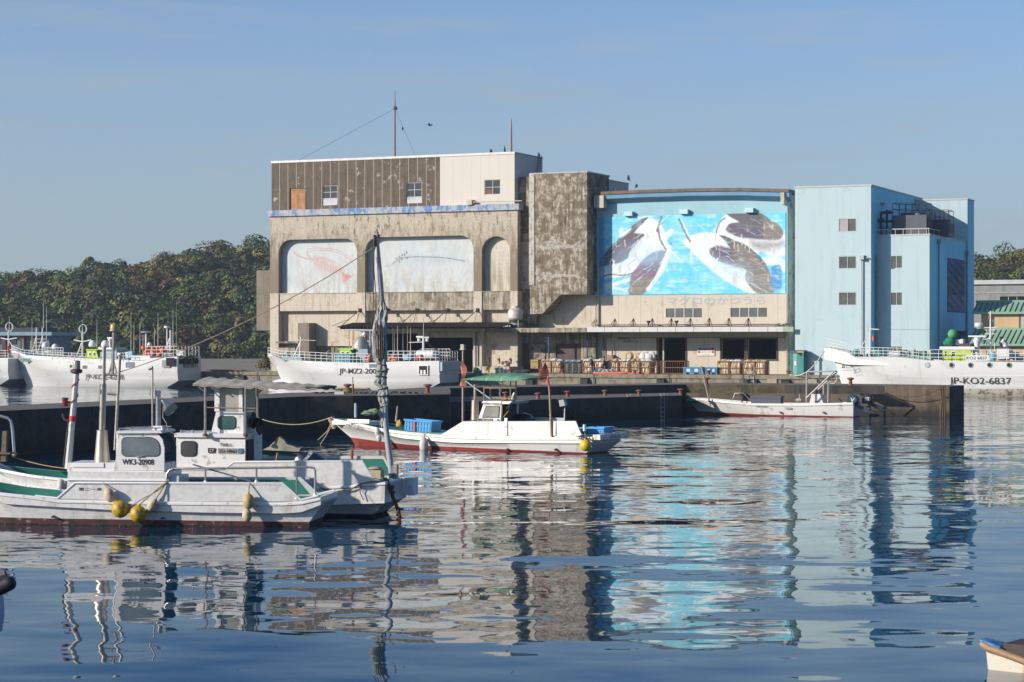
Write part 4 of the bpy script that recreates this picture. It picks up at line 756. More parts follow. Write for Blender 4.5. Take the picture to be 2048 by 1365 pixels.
    nx, ny = 60, 120; bb = MB(); cols = []; r = np.random.default_rng(4)
    gn = r.random((18, 40)); bb.grid([[(u2+.05, va+(vc-va)*i/(nx-1), z0p+(z1p-z0p)*j/(ny-1)) for i in range(nx)] for j in range(ny)], 0, False)
    for j in range(ny):
        for i in range(nx):
            y = j/ny; x = i/nx; s_ = gn[int((y*11+x*5) % 17), int((x*14+y*16) % 39)]; base = np.array((.10, .14, .20)) if y > .62 else np.array((.14, .13, .15)) if y > .3 else np.array((.22, .20, .26))
            k = .55+.9*s_; k *= 1.7 if abs(math.sin((x*3+y*9)*2.2)) > .92 else 1; cols.append((*(base*k), 1))
    t.part('picture_banner', bb, MPT, colors=cols)
    b = MB(); b.box(u2, u2+.045, va-.08, vc+.08, z0p-.08, z1p+.08); t.part('banner_frame', b, M('navy_frame', (.03, .06, .14)))
    return u1, u2, v2, vb, z2
BU1, BU2, BV2, BVB, BZ2 = blueblock()
def chiller(px0, px1, vv, ptop, lab):
    x0, x1 = U(px0, vv), U(px1, vv); z0 = BZ2+.16; zt = Z(px0, ptop, vv); dk = M('chiller_steel', (.085, .10, .125), .55, var=.12, seams=(.22, .03, (.05, .06, .075)))
    t = T('chiller', lab, 'chiller', Q, (x0, vv, z0), 'rooftop chillers'); b = MB(); b.box(x0, x1, vv, vv+2.6, z0, zt); t.part('casing', b, dk)
    b = MB()
    for k in range(14): z = z0+.3+(zt-z0-.5)*k/14; b.box(x1+.002, x1+.06, vv+.2, vv+2.4, z, z+.07)
    t.part('louvre', b, dkframe)
    for cx_ in (x0+(x1-x0)*.35, x0+(x1-x0)*.7): b = MB(); b.lathe([(.62, 0), (.62, .28), (.5, .30), (0, .30)], (cx_, vv+1.3, zt+.002), 16); t.part('fan_cowl', b, dk)
    b = MB(); h = 1.15
    for z in (zt+h*.5, zt+h):
        b.tube([(x0+.1, vv+.1, z), (x1-.05, vv+.1, z), (x1-.05, vv+2.5, z), (x0+.1, vv+2.5, z), (x0+.1, vv+.1, z)], .03, 4)
    for k in range(6): x = x0+.1+(x1-x0-.15)*k/5; b.tube([(x, vv+.1, zt), (x, vv+.1, zt+h)], .03, 4); b.tube([(x, vv+2.5, zt), (x, vv+2.5, zt+h)], .03, 4)
    t.part('guard_rail', b, dkframe); return t
chiller(1783, 1853, BV2+1.2, 431, 'larger dark ribbed rooftop chiller in front, with railed top'); chiller(1848, 1897, BV2+5.0, 445, 'second dark rooftop chiller standing behind the larger one')
def pipes():
    t = T('pipework', 'tangle of dark valves and pipes at the left end of the blue terrace', 'pipework', Q, (BU1+.3, BV2+1, BZ2+.12)); b = MB(); v = BV2+1.0
    x = U(1762, v); x2 = U(1782, v); z = BZ2+.12
    for dz in (.6, 1.3, 2.1): b.tube([(x, v, z+dz), (x2+.2, v, z+dz)], .12, 7)
    b.tube([(x, v, z), (x, v, Z(1762, 424, v)), (x2, v, Z(1762, 424, v))], .13, 7); b.tube([(x+.5, v+.3, z), (x+.5, v+.3, z+2.4)], .11, 7); b.tube([(x-.4, v, z+1.4), (x+.3, v, z+1.4)], .18, 8); t.part('pipe', b, dkframe)
    b = MB(); b.box(x-.05, x+.35, v-.2, v+.1, Z(1762, 412, v), Z(1762, 405, v)); b.tube([(x+.1, v, z), (x+.1, v, Z(1762, 410, v))], .03, 4); t.part('junction_box', b, galv)
pipes()
# ================================================================ 5. buildings at the frame edges
def rightside():
    v = 60; t = T('grey_hall', 'long grey hall with ribbon windows behind the green-roofed house', 'hall', Q, (U(1950, v), v, ZQ)); u0, u1 = U(1945, v), U(2260, v); z1 = Z(1950, 569, v); w = (U(2000, v), U(2240, v), Z(2000, 606, v), Z(2000, 593, v))
    b = MB(); b.wall((u0, u1), ZQ, z1, v, v+.4, [w]); b.box(u0, u1, v+12, v+12.4, ZQ, z1); t.part('wall', b, M('grey_render', (.30, .31, .31), .85, var=.1, streak=((.2, .2, .19), .3, 1))); b = MB(); b.box(u0-.3, u1, v-.3, v+12.5, z1, z1+.5); t.part('roof', b, M('pale_roof_edge', (.55, .57, .58)))
    window(t, w[0], w[1], w[2], w[3], v+.1, 14, 1, .15, pane=glass)
    b = MB(); b.box(u0, u1, v-.08, v-.002, Z(1950, 586, v)-.08, Z(1950, 586, v)+.08); t.part('string_course', b, galv)
    v = 9.5; gr = M('green_metal_roof', (.28, .47, .34), .5, var=.08, sc=1, patch=((.34, .48, .38), .2, 1.5)); drk = M('roof_rib', (.07, .14, .10), .5)
    t = T('green_roofed_house', 'beige house with two tiers of ribbed green metal roof behind the right ship', 'house', Q, (U(1950, v), v, ZQ)); u0, u1 = U(1952, v), U(2300, v)
    zt = Z(1952, 657, v); b = MB(); b.box(u0, u1, v+2.4, v+9, ZQ, Z(1952, 624, v+2.4)); b.box(u0-.2, u1, v, v+2.39, ZQ, Z(1952, 688, v)); 
    t.part('wall', b, M('beige_siding', (.62, .44, .25), .8, var=.06, sc=.6, seams=(.9, .02, (.45, .31, .17)), streak=((.5, .34, .18), .15, 2)))
    def roof(pxl, yl, ye, v0, v1, skew):
        xe, xr = U(pxl, v0), U(pxl+skew, v1); ze = Z(pxl, ye, v0); zr = Z(pxl+skew, yl, v1); b = MB(); b.hexa([(xe, v0, ze-.1), (u1, v0, ze-.1), (u1, v1, zr-.1), (xr, v1, zr-.1)], [(xe, v0, ze), (u1, v0, ze), (u1, v1, zr), (xr, v1, zr)])
        o = t.part('roof', b, gr); b = MB(); n = 34
        for k in range(n): f = k/n; a = xe+(u1-xe)*f+.05; c = xr+(u1-xr)*f+.05; b.hexa([(a, v0-.02, ze+.003), (a+.04, v0-.02, ze+.003), (c+.04, v1, zr+.003), (c, v1, zr+.003)], [(a, v0-.02, ze+.09), (a+.04, v0-.02, ze+.09), (c+.04, v1, zr+.09), (c, v1, zr+.09)])
        t.part('standing_seams', b, drk, o); b = MB(); b.box(xr-.1, u1, v1-.1, v1+.15, zr-.05, zr+.2); b.box(xe-.08, u1, v0-.12, v0, ze-.18, ze+.02); t.part('ridge_cap', b, M('roof_flashing', (.24, .40, .31), .5), o)
    roof(1945, 605, 624.5, v+2.0, v+4.0, 9); roof(1934, 660, 688, v-.6, v+2.2, 16)
    w = R4(2040, 628, 2075, 656, v+2.4); b = MB(); window(t, w[0], w[1], w[2], w[3], v+2.36, 2, 1, .08, fm=dkframe, pane=Mglass('cream_pane', (.5, .45, .35), .4))
    # mobile-phone pole on the right hill
    Y = 470; px = 1965; X = (px-CX)*Y/F; z0 = float(hill_z(X, Y)); b = MB(); b.tube([(X, Y, z0), (X, Y, H-(537-CY)*Y/F)], .14, 6); b.tube([(X, Y, H-(548-CY)*Y/F), (X, Y, H-(536-CY)*Y/F)], .34, 8)
    solo('antenna_pole', 'small white antenna pole among the trees of the right hill', 'antenna', b, galv, W, (X, Y, z0))
rightside()
def leftside():
    f = Fr(-95, 320, 8); t = T('harbour_office', 'flat-roofed pale blue building with brown columns and slit windows at the far left', 'building', f, (0, 0, 0)); u0 = f.U(-260, 0); u1 = f.U(105, 0)
    zr0, zr1 = f.Z(60, 671, 0), f.Z(60, 664, 0); b = MB(); b.box(u0, f.U(96, 0), .6, 10, 0, zr0); t.part('wall', b, M('pale_teal_wall', (.16, .23, .26), .8, var=.12, seams=(.9, .04, (.10, .15, .18))))
    b = MB(); b.box(u0, u1, -.4, 11, zr0, zr1); t.part('flat_roof', b, M('blue_fascia', (.24, .40, .46), .6)); b = MB(); b.box(u0, f.U(68, 0), 2, 10, zr1, f.Z(60, 655, 0)); t.part('roof_tier', b, M('dark_navy_cladding', (.03, .04, .06)))
    for px in (7, 44, 68, -40): b = MB(); x = f.U(px, 0); b.box(x-.3, x+.3, .1, .62, 0, zr0-.002); t.part('column', b, M('maroon_column', (.09, .045, .05)))
    for px in (50, 54, 59): b = MB(); x = f.U(px, .5); b.box(x-.1, x+.1, .56, .598, f.Z(px, 688, .5), f.Z(px, 677, .5)); t.part('slit_window', b, glass)
    b = MB(); b.box(u0, f.U(30, 0), .5, .595, f.Z(20, 688, 0), f.Z(20, 675, 0)); b.box(u0, f.U(5, 0), .5, .595, 0, f.Z(20, 700, 0)); t.part('dark_glazing', b, M('maroon_glazing', (.07, .04, .045), .3))
    b = MB(); b.face([(-400, 318, .9), (-25, 318, .9), (-25, 388, .9), (-400, 388, .9)]); b.face([(-400, 318, .9), (-25, 318, .9), (-25, 318, -1), (-400, 318, -1)])
    struct('far_shore', b, concrete)
leftside()
# ================================================================ hull lofting shared by every boat
def hull(t, fr, levels, deckz, vc, gw=.08, mats=None, nt=40, deckmat=None, name='hull', deckname='deck', bowround=False):
    """levels from gunwale to keel: (u bow, u stern, half beam, [(t,z)..], te, pw, stern scale, material index of the strip below)"""
    rows = []
    for (ub, us, hb, zs, te, pw, ss, mi) in levels:
        r = []
        for j in range(nt+1):
            tt = (j/nt)**1.35; w = hb*max(1e-4, math.sin(min(tt/te, 1)*math.pi/2))**pw*(1-(1-ss)*max(0, (tt-.6)/.4)**2)
            r.append((ub+(us-ub)*tt, w if j else .012, float(np.interp(tt, [q[0] for q in zs], [q[1] for q in zs]))))
        rows.append(r)
    b = MB()
    for s in (-1, 1):
        for k in range(len(rows)-1):
            R0 = [(u, vc+s*w, z) for u, w, z in rows[k]]; R1 = [(u, vc+s*w, z) for u, w, z in rows[k+1]]; b.grid([R0, R1], levels[k][7], True)
    for k in range(len(rows)-1):
        a, c = rows[k][-1], rows[k+1][-1]; b.face([(a[0], vc-a[1], a[2]), (a[0], vc+a[1], a[2]), (c[0], vc+c[1], c[2]), (c[0], vc-c[1], c[2])], levels[k][7])
    g = rows[0]; inn = [(u+(.1 if j == 0 else -.0), max(0.0, w-gw), z) for j, (u, w, z) in enumerate(g)]; inn[-1] = (g[-1][0]-gw, g[-1][1]-gw, g[-1][2])
    dz = (lambda tt: float(np.interp(tt, [q[0] for q in deckz], [q[1] for q in deckz]))); n = len(mats)
    for s in (-1, 1):
        G = [(u, vc+s*w, z) for u, w, z in g]; I = [(u, vc+s*w, z) for u, w, z in inn]; Dk = [(u, vc+s*max(0, w-.0), dz((j/nt)**1.35)) for j, (u, w, z) in enumerate(inn)]
        b.grid([G, I], 0, True); b.grid([I, Dk], n-1, True)
    a, i_ = g[-1], inn[-1]; dd = dz(1)
    b.face([(a[0], vc-a[1], a[2]), (a[0], vc+a[1], a[2]), (i_[0], vc+i_[1], a[2]), (i_[0], vc-i_[1], a[2])], 0); b.face([(i_[0], vc-i_[1], a[2]), (i_[0], vc+i_[1], a[2]), (i_[0], vc+i_[1], dd), (i_[0], vc-i_[1], dd)], n-1)
    h = t.part(name, b, mats)
    d = MB(); d.grid([[(u, vc-w, dz((j/nt)**1.35)) for j, (u, w, z) in enumerate(inn)], [(u, vc, dz((j/nt)**1.35)+.03) for j, (u, w, z) in enumerate(inn)], [(u, vc+w, dz((j/nt)**1.35)) for j, (u, w, z) in enumerate(inn)]], 0, False)
    t.part(deckname, d, deckmat or mats[-1]); return h, rows
def rail(t, pts, h, n=8, rails=3, r=.03, mat=None, name='railing', posts=None):
    b = MB(); pts = [Vector(p) for p in pts]; L = [0]
    for i in range(1, len(pts)): L.append(L[-1]+(pts[i]-pts[i-1]).length)
    def at(f):
        x = f*L[-1]; i = max(j for j in range(len(L)) if L[j] <= x+1e-9); i = min(i, len(pts)-2); return pts[i].lerp(pts[i+1], (x-L[i])/max(1e-6, L[i+1]-L[i]))
    for k in range(1, rails+1): b.tube([p+Vector((0, 0, h*k/rails)) for p in pts], r, 5)
    for k in range(n+1): p = at(k/n); b.tube([p, p+Vector((0, 0, h))], r*1.05, 5)
    return t.part(name, b, mat or whiteclean)
shipwhite = M('ship_white', (.76, .76, .74), .35, var=.025, sc=.6, streak=((.52, .42, .32), .12, 1.5), patch=((.62, .61, .58), .1, 1))
shipdirty = M('ship_white_dirty', (.56, .52, .44), .6, var=.08, sc=1, patch=((.12, .10, .05), .35, 1.8), streak=((.30, .16, .07), .3, 2.5))
lime = M('lime_paint', (.50, .66, .02), .5, var=.05); limeb = M('lime_green_paint', (.42, .70, .06), .5, var=.05); ltblue = M('light_blue_barrel', (.20, .50, .66), .5, var=.1); orange = M('orange_float', (.80, .13, .03), .5, var=.15, sc=4)
teal = M('sea_green_deck', (.02, .22, .16), .5, var=.12, sc=1.5, patch=((.05, .16, .12), .2, 3)); greyblue = M('grey_blue_paint', (.28, .36, .42), .5, var=.1)
netgreen = M('green_net', (.05, .13, .07), .95, var=.3, sc=8); ochrebelt = M('yellow_belt', (.45, .34, .08), .6)
def aerial(t, u, v, z0, z1, r=.03, mat=None): b = MB(); b.tube([(u, v, z0), (u, v, z0+(z1-z0)*.55), (u, v, z1)], [r*1.4, r, r*.5], 5); return t.part('whip_antenna', b, mat or M('pale_rod', (.5, .48, .45), .5))
def dome(t, u, v, z, r): b = MB(); b.lathe([(r*.5, 0), (r*.95, r*.3), (r, r*.8), (r*.8, r*1.4), (r*.35, r*1.8), (0, r*1.85)], (u, v, z), 12); return t.part('antenna_dome', b, whiteclean)
def radar(t, u, v, z, w): b = MB(); b.box(u-w, u+w, v-.08, v+.08, z, z+.13); b.lathe([(.12, -.5), (.12, -.3), (.22, -.25), (.22, -.05), (.08, 0)], (u, v, z), 10); return t.part('radar_bar', b, whiteclean)
def ringant(t, u, v, z, r):
    b = MB()
    for a in (.0, .5): b.tube([(u+r*math.cos(q*math.pi/8)*math.cos(a*1.2), v+r*math.cos(q*math.pi/8)*math.sin(a*1.2), z+r*1.15*math.sin(q*math.pi/8)) for q in range(17)], .035, 5)
    return t.part('ring_antenna', b, whiteclean)
def latticemast(t, u, v, z0, z1, w, yard=None, mat=None):
    b = MB(); b.tube([(u, v, z0), (u, v, z1)], .09, 6); b.tube([(u-w, v, z0), (u-.12, v, z0+(z1-z0)*.62)], .06, 5)
    for k in range(7): f = k/7*.62; b.tube([(u-w*(1-f/.62)-.1, v, z0+(z1-z0)*f), (u, v, z0+(z1-z0)*f)], .035, 4)
    if yard: b.tube([(u-yard, v, z0+(z1-z0)*.72), (u, v, z0+(z1-z0)*.66), (u+yard, v, z0+(z1-z0)*.72)], .06, 5)
    return t.part('mast', b, mat or whiteclean)
VS = -5.3; HB = 2.4; VC = VS+HB
def bigship(name, label, pxb, pxs, ztop, deckz, bulb, dirty=False):
    ub, us = U(pxb, VC), U(pxs, VS); zs = [((U(p, VS)-ub)/(us-ub), Z(p, y, VS)) for p, y in ztop]; zb = [(0, zs[0][1]-1.0), (.25, 1.75), (.6, 1.35), (1, 1.55)]
    t = T(name, label, 'fishing ship', Q, (ub, VC, 0), 'large white longline ships moored along the quay')
    lev = [(ub, us, HB, zs, .33, .75, .93, 0), (ub+.5, us, HB, [(a, c-.45) for a, c in zs], .34, .8, .93, 0), (ub+1.0, us, HB+.02, zb, .365, .82, .93, 0), (ub+1.03, us, HB-.01, [(a, c-.06) for a, c in zb], .367, .82, .93, 0), (ub+1.4, us, HB-.05, [(a, .45*c+.35) for a, c in zb], .42, .9, .92, 0),
           (ub+1.9, us+.0, HB-.1, [(0, .55), (.3, .6), (1, .75)], .5, 1.0, .9, 1), (ub+2.1, us-1.6, HB-.35, [(0, .05), (1, .05)], .55, 1.1, .8, 1), (ub+2.2, us-2.2, HB*.4, [(0, -1.2), (1, -1.2)], .6, 1.1, .6, 1)]
    hull(t, Q, lev, deckz, VC, .1, [shipwhite, shipdirty if dirty else shipwhite, shipwhite], 44, M('ship_deck_green', (.12, .30, .26), .7), 'hull')
    if bulb: b = MB(); b.ell((ub+2.2, VC, .25), (2.1, .7, .75), 14, 8); t.part('bulbous_bow', b, shipwhite)
    return t, ub, us
def ztext(t, s, pxa, pxb_, ya, yb_, v, mat, bold=0): t.text(s, flat(U(pxa, v), U(pxb_, v), Z((pxa+pxb_)/2, yb_, v), Z((pxa+pxb_)/2, ya, v), v), mat, bold=bold)
def transomtext(t, s, us, z0, z1, f0, f1, hb=HB*.93, vc=VC, off=.02, mat=None): t.text(s, lambda a, b: (us+off, vc-hb+2*hb*(f0+(f1-f0)*a), z0+(z1-z0)*b), mat or blacktxt, bold=.01)
def boxpx(t, name, mat, x0, x1, y0, y1, v, d, parent=None, slant=0):
    a, c, z0, z1 = R4(x0, y0, x1, y1, v); b = MB(); s = slant
    b.hexa([(a, v, z0), (c, v, z0), (c, v+d, z0), (a, v+d, z0)], [(a, v, z1), (c-s, v, z1), (c-s, v+d, z1), (a, v+d, z1)]); return t.part(name, b, mat, parent)
def deckclutter(t, pxs, y, v, seed, n=10, mats=None, name='deck_gear'):
    r = random.Random(seed); mats = mats or [greyblue, whiteclean, netgreen, orange, galv, ltblue]
    for k in range(n):
        px = pxs[0]+(pxs[1]-pxs[0])*(k+r.random()*.7)/n; u = U(px, v); z = Z(px, y, v); h = r.uniform(.25, .8); w = r.uniform(.15, .4); b = MB(); vv = v+r.uniform(0, 2.2)
        if r.random() < .5: b.box(u-w, u+w, vv, vv+.5, z, z+h)
        else: b.lathe([(w*.8, 0), (w, h*.5), (w*.7, h), (0, h)], (u, vv, z), 9)
        t.part(name, b, mats[k % len(mats)])
# ---------------------------------------------------------------- left ship JP-KO2-6208
def ship_left():
    zt = [(20, 707), (45, 717), (150, 723), (249, 726), (251, 724.5), (285, 724.5), (293, 716.5), (353, 713)]
    t, ub, us = bigship('fishing_ship', 'white ship numbered JP-KO2-6208, orange floats piled at its stern', 21, 353, zt, [(0, 4.0), (.15, 3.3), (1, 2.6)], False)
    zd = Z(200, 724, VS)
    ztext(t, 'JP-KO2-6208', 170, 246, 748.5, 761.5, VS-.06, blacktxt, .008)
    transomtext(t, '勝田勝丸', us, 2.05, 2.75, .22, .86, off=.06); transomtext(t, '高知県室戸漁業協同', us, 3.0, 3.25, .3, .8, off=.06)
    # covered stern with big opening
    us2 = us-.05; a = U(348, VS); z1 = Z(353, 713, VS)
    b = MB(); b.box(us-2.6, us-.02, VC-HB*.93+.02, VC+HB*.93-.02, Z(353, 733, VS), Z(353, 732, VS)); t.part('stern_shelf', b, shipwhite)
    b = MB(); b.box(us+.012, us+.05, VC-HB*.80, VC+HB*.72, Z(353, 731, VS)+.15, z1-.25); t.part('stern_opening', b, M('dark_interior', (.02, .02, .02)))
    b = MB(); r_ = random.Random(3)
    for k in range(12): vv = VC-HB*.7+r_.random()*HB*1.3; zz = Z(353, 730, VS)+r_.uniform(.25, 1); b.ell((us+.06, vv, zz), (.05, .22, .16), 7, 5)
    t.part('stern_gear', b, M('brown_gear', (.12, .07, .05)))
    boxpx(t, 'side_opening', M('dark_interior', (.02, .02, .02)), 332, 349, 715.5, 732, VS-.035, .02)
    boxpx(t, 'side_window', M('pale_window', (.30, .31, .29), .3), 324, 339, 720, 735, VS-.03, .02)
    boxpx(t, 'bow_number', blacktxt, 40, 50, 0+738, 739, VS+1.2, .02) if False else None
    for x in (165, 196): boxpx(t, 'port_window', M('grey_port', (.16, .17, .16), .3), x, x+9, 731, 737.5, VS-.03, .02)
    b = MB(); b.lathe([(0, -.02), (.16, -.02), (.16, .02)], (U(142, VS), VS-.01, Z(142, 732.5, VS)), 10, axis='v'); t.part('porthole', b, blacktxt)
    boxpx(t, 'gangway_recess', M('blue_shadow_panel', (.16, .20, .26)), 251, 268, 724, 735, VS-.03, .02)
    # wheelhouse
    wv = VS+1.0; wh = boxpx(t, 'wheelhouse', lime, 173, 199, 700, 724, wv, 2.6, slant=.45)
    boxpx(t, 'wheelhouse_roof', lime, 171.5, 195, 698.5, 700.4, wv-.1, 2.8)
    for x in (177.5, 186): boxpx(t, 'wheelhouse_window', whiteclean, x, x+4.5, 704, 712, wv-.03, .03); boxpx(t, 'window_pane', glass, x+1, x+3.6, 705.5, 711, wv-.05, .02)
    ztext(t, 'KO2 6208', 176, 200, 715, 719.5, wv-.03, galv)
    boxpx(t, 'bridge_house', greyblue, 199, 233, 699, 724, wv+.3, 2.2); boxpx(t, 'bridge_top', whiteclean, 196, 226, 695, 699, wv+.1, 2.4)
    boxpx(t, 'deck_house', shipwhite, 262, 300, 711, 724, wv, 3)
    # masts and antennas
    u = U(165, VC); latticemast(t, u, VC, zd, Z(165, 663, VC), 1.0, 1.1); ringant(t, u+.05, VC, Z(168, 658, VC), .42); aerial(t, u, VC, Z(165, 663, VC), Z(168, 640, VC))
    dome(t, U(185, VC), VC, Z(185, 695, VC), .42); dome(t, U(210, VC), VC, Z(210, 695, VC), .42)
    b = MB(); uu = U(220, VC); b.tube([(uu, VC, zd), (uu, VC, Z(220, 685, VC))], .1, 6); b.tube([(uu-.5, VC, zd+1.5), (uu, VC, Z(220, 686, VC))], .05, 5); t.part('radar_post', b, whiteclean); radar(t, uu, VC, Z(220, 677, VC), .32); 
    for px, y0, y1 in ((194, 695, 640), (262, 706, 623), (268, 706, 645), (280, 706, 642), (316, 700, 625), (286, 706, 668), (346, 690, 618), (309, 700, 655)): aerial(t, U(px, VC), VC, Z(px, y0, VC), Z(px, y1, VC), .03)
    b = MB(); x = U(292, VC); b.tube([(x, VC, zd), (x, VC, Z(292, 665, VC))], .09, 6); b.lathe([(.5, 0), (.55, .08), (0, .12)], (x, VC, Z(292, 665, VC)), 12); t.part('mushroom_antenna', b, whiteclean); dome(t, U(299, VC), VC, Z(299, 693, VC), .24)
    x = U(341, VC); latticemast(t, x, VC, Z(341, 702, VC), Z(341, 660, VC), .6); b = MB(); x2 = U(334, VC); b.tube([(x2, VC, Z(334, 700, VC)), (x2, VC, Z(334, 656, VC))], .06, 5); b.lathe([(.3, 0), (.3, .18), (0, .2)], (x2, VC, Z(334, 656, VC)), 10); t.part('radar_post', b, whiteclean)
    b = MB(); x3 = U(353, VC); b.tube([(x3, VC, Z(353, 698, VC)), (x3, VC, Z(353, 600, VC))], [.05, .02], 5); t.part('green_whip', b, M('green_rod', (.1, .22, .16)))
    # orange floats under the stern rail
    fl = []; r_ = random.Random(8)
    for k in range(34):
        px = r_.uniform(293, 334); yy = r_.uniform(695, 711); b = MB(); b.ell((U(px, VC), VC+r_.uniform(-1.2, .8), Z(px, yy, VC)), (.20, .18, .24), 8, 6); t.part('orange_float', b, orange)
    zr = Z(320, 713.5, VS); rail(t, [(U(290, VS), VS+.1, zr), (us-.1, VS+.25, z1), (us-.15, VC+HB-.3, z1)], 1.05, 12, 3)
    rail(t, [(ub+.4, VC-.35, Z(24, 707, VC)), (U(45, VS+1), VS+1.0, Z(45, 716, VS)), (U(100, VS), VS+.1, Z(100, 720.5, VS)), (U(170, VS), VS+.1, Z(170, 724, VS))], .85, 16, 3)
    rail(t, [(U(200, VS), VS+.1, zd), (U(255, VS), VS+.1, zd)], .95, 6, 3)
    boxpx(t, 'deck_rim', teal, 45, 172, 716.5, 723.5, VS+.5, .1)
    deckclutter(t, (62, 160), 719, VS+1.5, 5, 11); deckclutter(t, (205, 290), 716, VS+1, 6, 9); deckclutter(t, (330, 350), 712, VS+1.5, 7, 4, [ltblue, whiteclean])
    return t
ship_left()
# ---------------------------------------------------------------- middle ship JP-MZ2-200
def ship_mid():
    zt = [(536, 712), (560, 719), (600, 721), (604, 723.5), (664, 732), (668, 724.5), (740, 725.5), (799, 722.5), (877, 722)]
    t, ub, us = bigship('fishing_ship', 'middle white ship, numbered JP-MZ2-200, moored in front of the warehouse behind the furled sail', 534, 877, zt, [(0, 3.6), (.15, 2.9), (1, 2.4)], True)
    ztext(t, 'JP-MZ2-2001', 678, 757, 737, 750.5, VS-.06, blacktxt, .008)
    transomtext(t, '子宝丸', us, 1.95, 2.6, .25, .85, off=.06); transomtext(t, '三重外湾漁協', us, 2.85, 3.1, .33, .8, off=.06)
    zd = Z(700, 725, VS)
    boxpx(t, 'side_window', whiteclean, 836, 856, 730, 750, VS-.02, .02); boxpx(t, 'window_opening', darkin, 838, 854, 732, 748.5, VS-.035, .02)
    for x in (840.5, 847): boxpx(t, 'white_barrel', whiteclean, x, x+4, 740, 748.5, VS-.045, .01)
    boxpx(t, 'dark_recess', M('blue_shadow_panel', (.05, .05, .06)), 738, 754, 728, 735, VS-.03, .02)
    b = MB(); a, c, z0, z1 = R4(880, 723, 880, 743, VS); b.box(us+.01, us+.28, VC-HB*.9, VC+HB*.88, Z(877, 742, VS), Z(877, 724, VS)); t.part('stern_locker', b, M('pale_blue_locker', (.40, .50, .58), .5))
    b = MB(); b.box(us-.1, us+.1, VC-HB*.95, VC+HB*.95, Z(877, 747, VS)-.08, Z(877, 747, VS)); t.part('stern_belt', b, shipwhite)
    boxpx(t, 'yellow_belt', ochrebelt, 634, 735, 774, 776.2, VS+.1, .1)
    # wheelhouse
    wv = VS+1.0; boxpx(t, 'wheelhouse', limeb, 679, 712, 699, 724, wv, 2.4, slant=.7); boxpx(t, 'wheelhouse_roof', limeb, 677, 706, 697, 699.5, wv-.1, 2.6)
    for x in (682, 692): boxpx(t, 'wheelhouse_window', whiteclean, x, x+6, 702.5, 709.5, wv-.03, .03); boxpx(t, 'window_pane', glass, x+1, x+5, 703.5, 708.6, wv-.05, .02)
    for k in range(5): x = 671.5+k*6.2; b = MB(); b.lathe([(.28, 0), (.30, .4), (.28, .78), (.2, .82)], (U(x+3, VS+.6), VS+.6, zd), 10); t.part('blue_barrel', b, ltblue)
    boxpx(t, 'bridge_house', greyblue, 712, 735, 698, 724, wv+.3, 2.0)
    b = MB(); b.lathe([(.9, 0), (.95, .3), (.5, 1.2), (.3, 1.4)], (U(722, VC), VC, Z(722, 701, VC)), 10); t.part('net_drum', b, galv)
    b = MB(); x = U(722, VC); b.tube([(x-1.4, VC, Z(722, 660, VC)), (x+1.7, VC, Z(722, 661, VC))], .1, 6); b.tube([(x+1, VC, zd), (x+1, VC, Z(722, 660, VC))], .09, 6); b.tube([(x-.8, VC, Z(722, 682, VC)), (x+1.0, VC, Z(722, 683, VC))], .08, 6); t.part('radar_mast', b, M('pale_blue_paint', (.4, .47, .55)))
    dome(t, U(716, VC), VC, Z(716, 698, VC), .25); dome(t, U(729, VC), VC, Z(729, 672, VC), .22)
    # aft mast and rods
    x = U(847, VC); b = MB(); b.tube([(x, VC, zd), (x, VC, Z(847, 672, VC))], .12, 7); b.tube([(x-.7, VC, Z(847, 675, VC)), (x+.6, VC, Z(847, 675, VC))], .07, 5); b.box(x-.75, x-.1, VC-.1, VC+.1, Z(847, 675, VC), Z(847, 672, VC)); b.tube([(x-1.6, VC, Z(847, 685, VC)), (x, VC, Z(847, 684, VC))], .04, 5)
    for q in (-.5, .4): b.lathe([(.16, -.28), (.16, 0), (0, .02)], (x+q, VC, Z(847, 677, VC)), 8)
    t.part('radar_mast', b, whiteclean); aerial(t, x, VC, Z(847, 672, VC), Z(847, 630, VC)); b = MB(); b.tube([(x, VC, Z(847, 680, VC)), (U(880, VC), VC, Z(880, 706, VC))], .02, 4); t.part('stay', b, darkrope)
    for px, c_ in ((786, M('teal_rod', (.05, .25, .27))), (789, wood), (795, None), (806, M('teal_rod', (.05, .25, .27))), (815, wood), (821, None)): aerial(t, U(px, VC), VC, Z(px, 712, VC), Z(px, 652+(px % 5)*3, VC), .035, c_)
    for px, y1 in ((735, 650), (742, 655)): aerial(t, U(px, VC), VC, zd, Z(px, y1, VC), .05, rust)
    x = U(852, VC-.6); b = MB(); b.tube([(x-.9, VC-.6, Z(852, 709, VC)), (x+.9, VC-.6, Z(852, 709, VC))], .42, 12); t.part('life_raft', b, whiteclean)
    for k, (px, yy) in enumerate(((735, 712), (741, 710), (738, 717), (781, 715), (787, 712), (793, 716), (786, 719), (836, 714), (842, 711))): b = MB(); b.ell((U(px, VS+.5), VS+.5, Z(px, yy+3, VS+.5)), (.26, .26, .30), 9, 7); t.part('float', b, M('pink_float', (.55, .22, .17), .6) if k % 2 else orange)
    # fore mast tripod
    x = U(598, VC); b = MB(); b.tube([(x, VC, zd), (x+.2, VC, Z(600, 674, VC))], .07, 5); b.tube([(x-.7, VC-.4, zd), (x+.1, VC, Z(600, 686, VC))], .05, 5); b.tube([(x+.5, VC, Z(600, 680, VC)), (x-.2, VC, Z(600, 680, VC)), (x+1.9, VC, Z(600, 681, VC))], .03, 4); t.part('foremast', b, whiteclean); aerial(t, x+.1, VC, Z(600, 676, VC), Z(600, 658, VC))
    for px in (630, 647): x = U(px, VC); b = MB(); b.tube([(x, VC, zd), (x+2.0, VC-.6, Z(px, 700, VC))], .045, 5); t.part('boom', b, galv)
    # green tarpaulin over the fore hatch
    b = MB(); rows = []
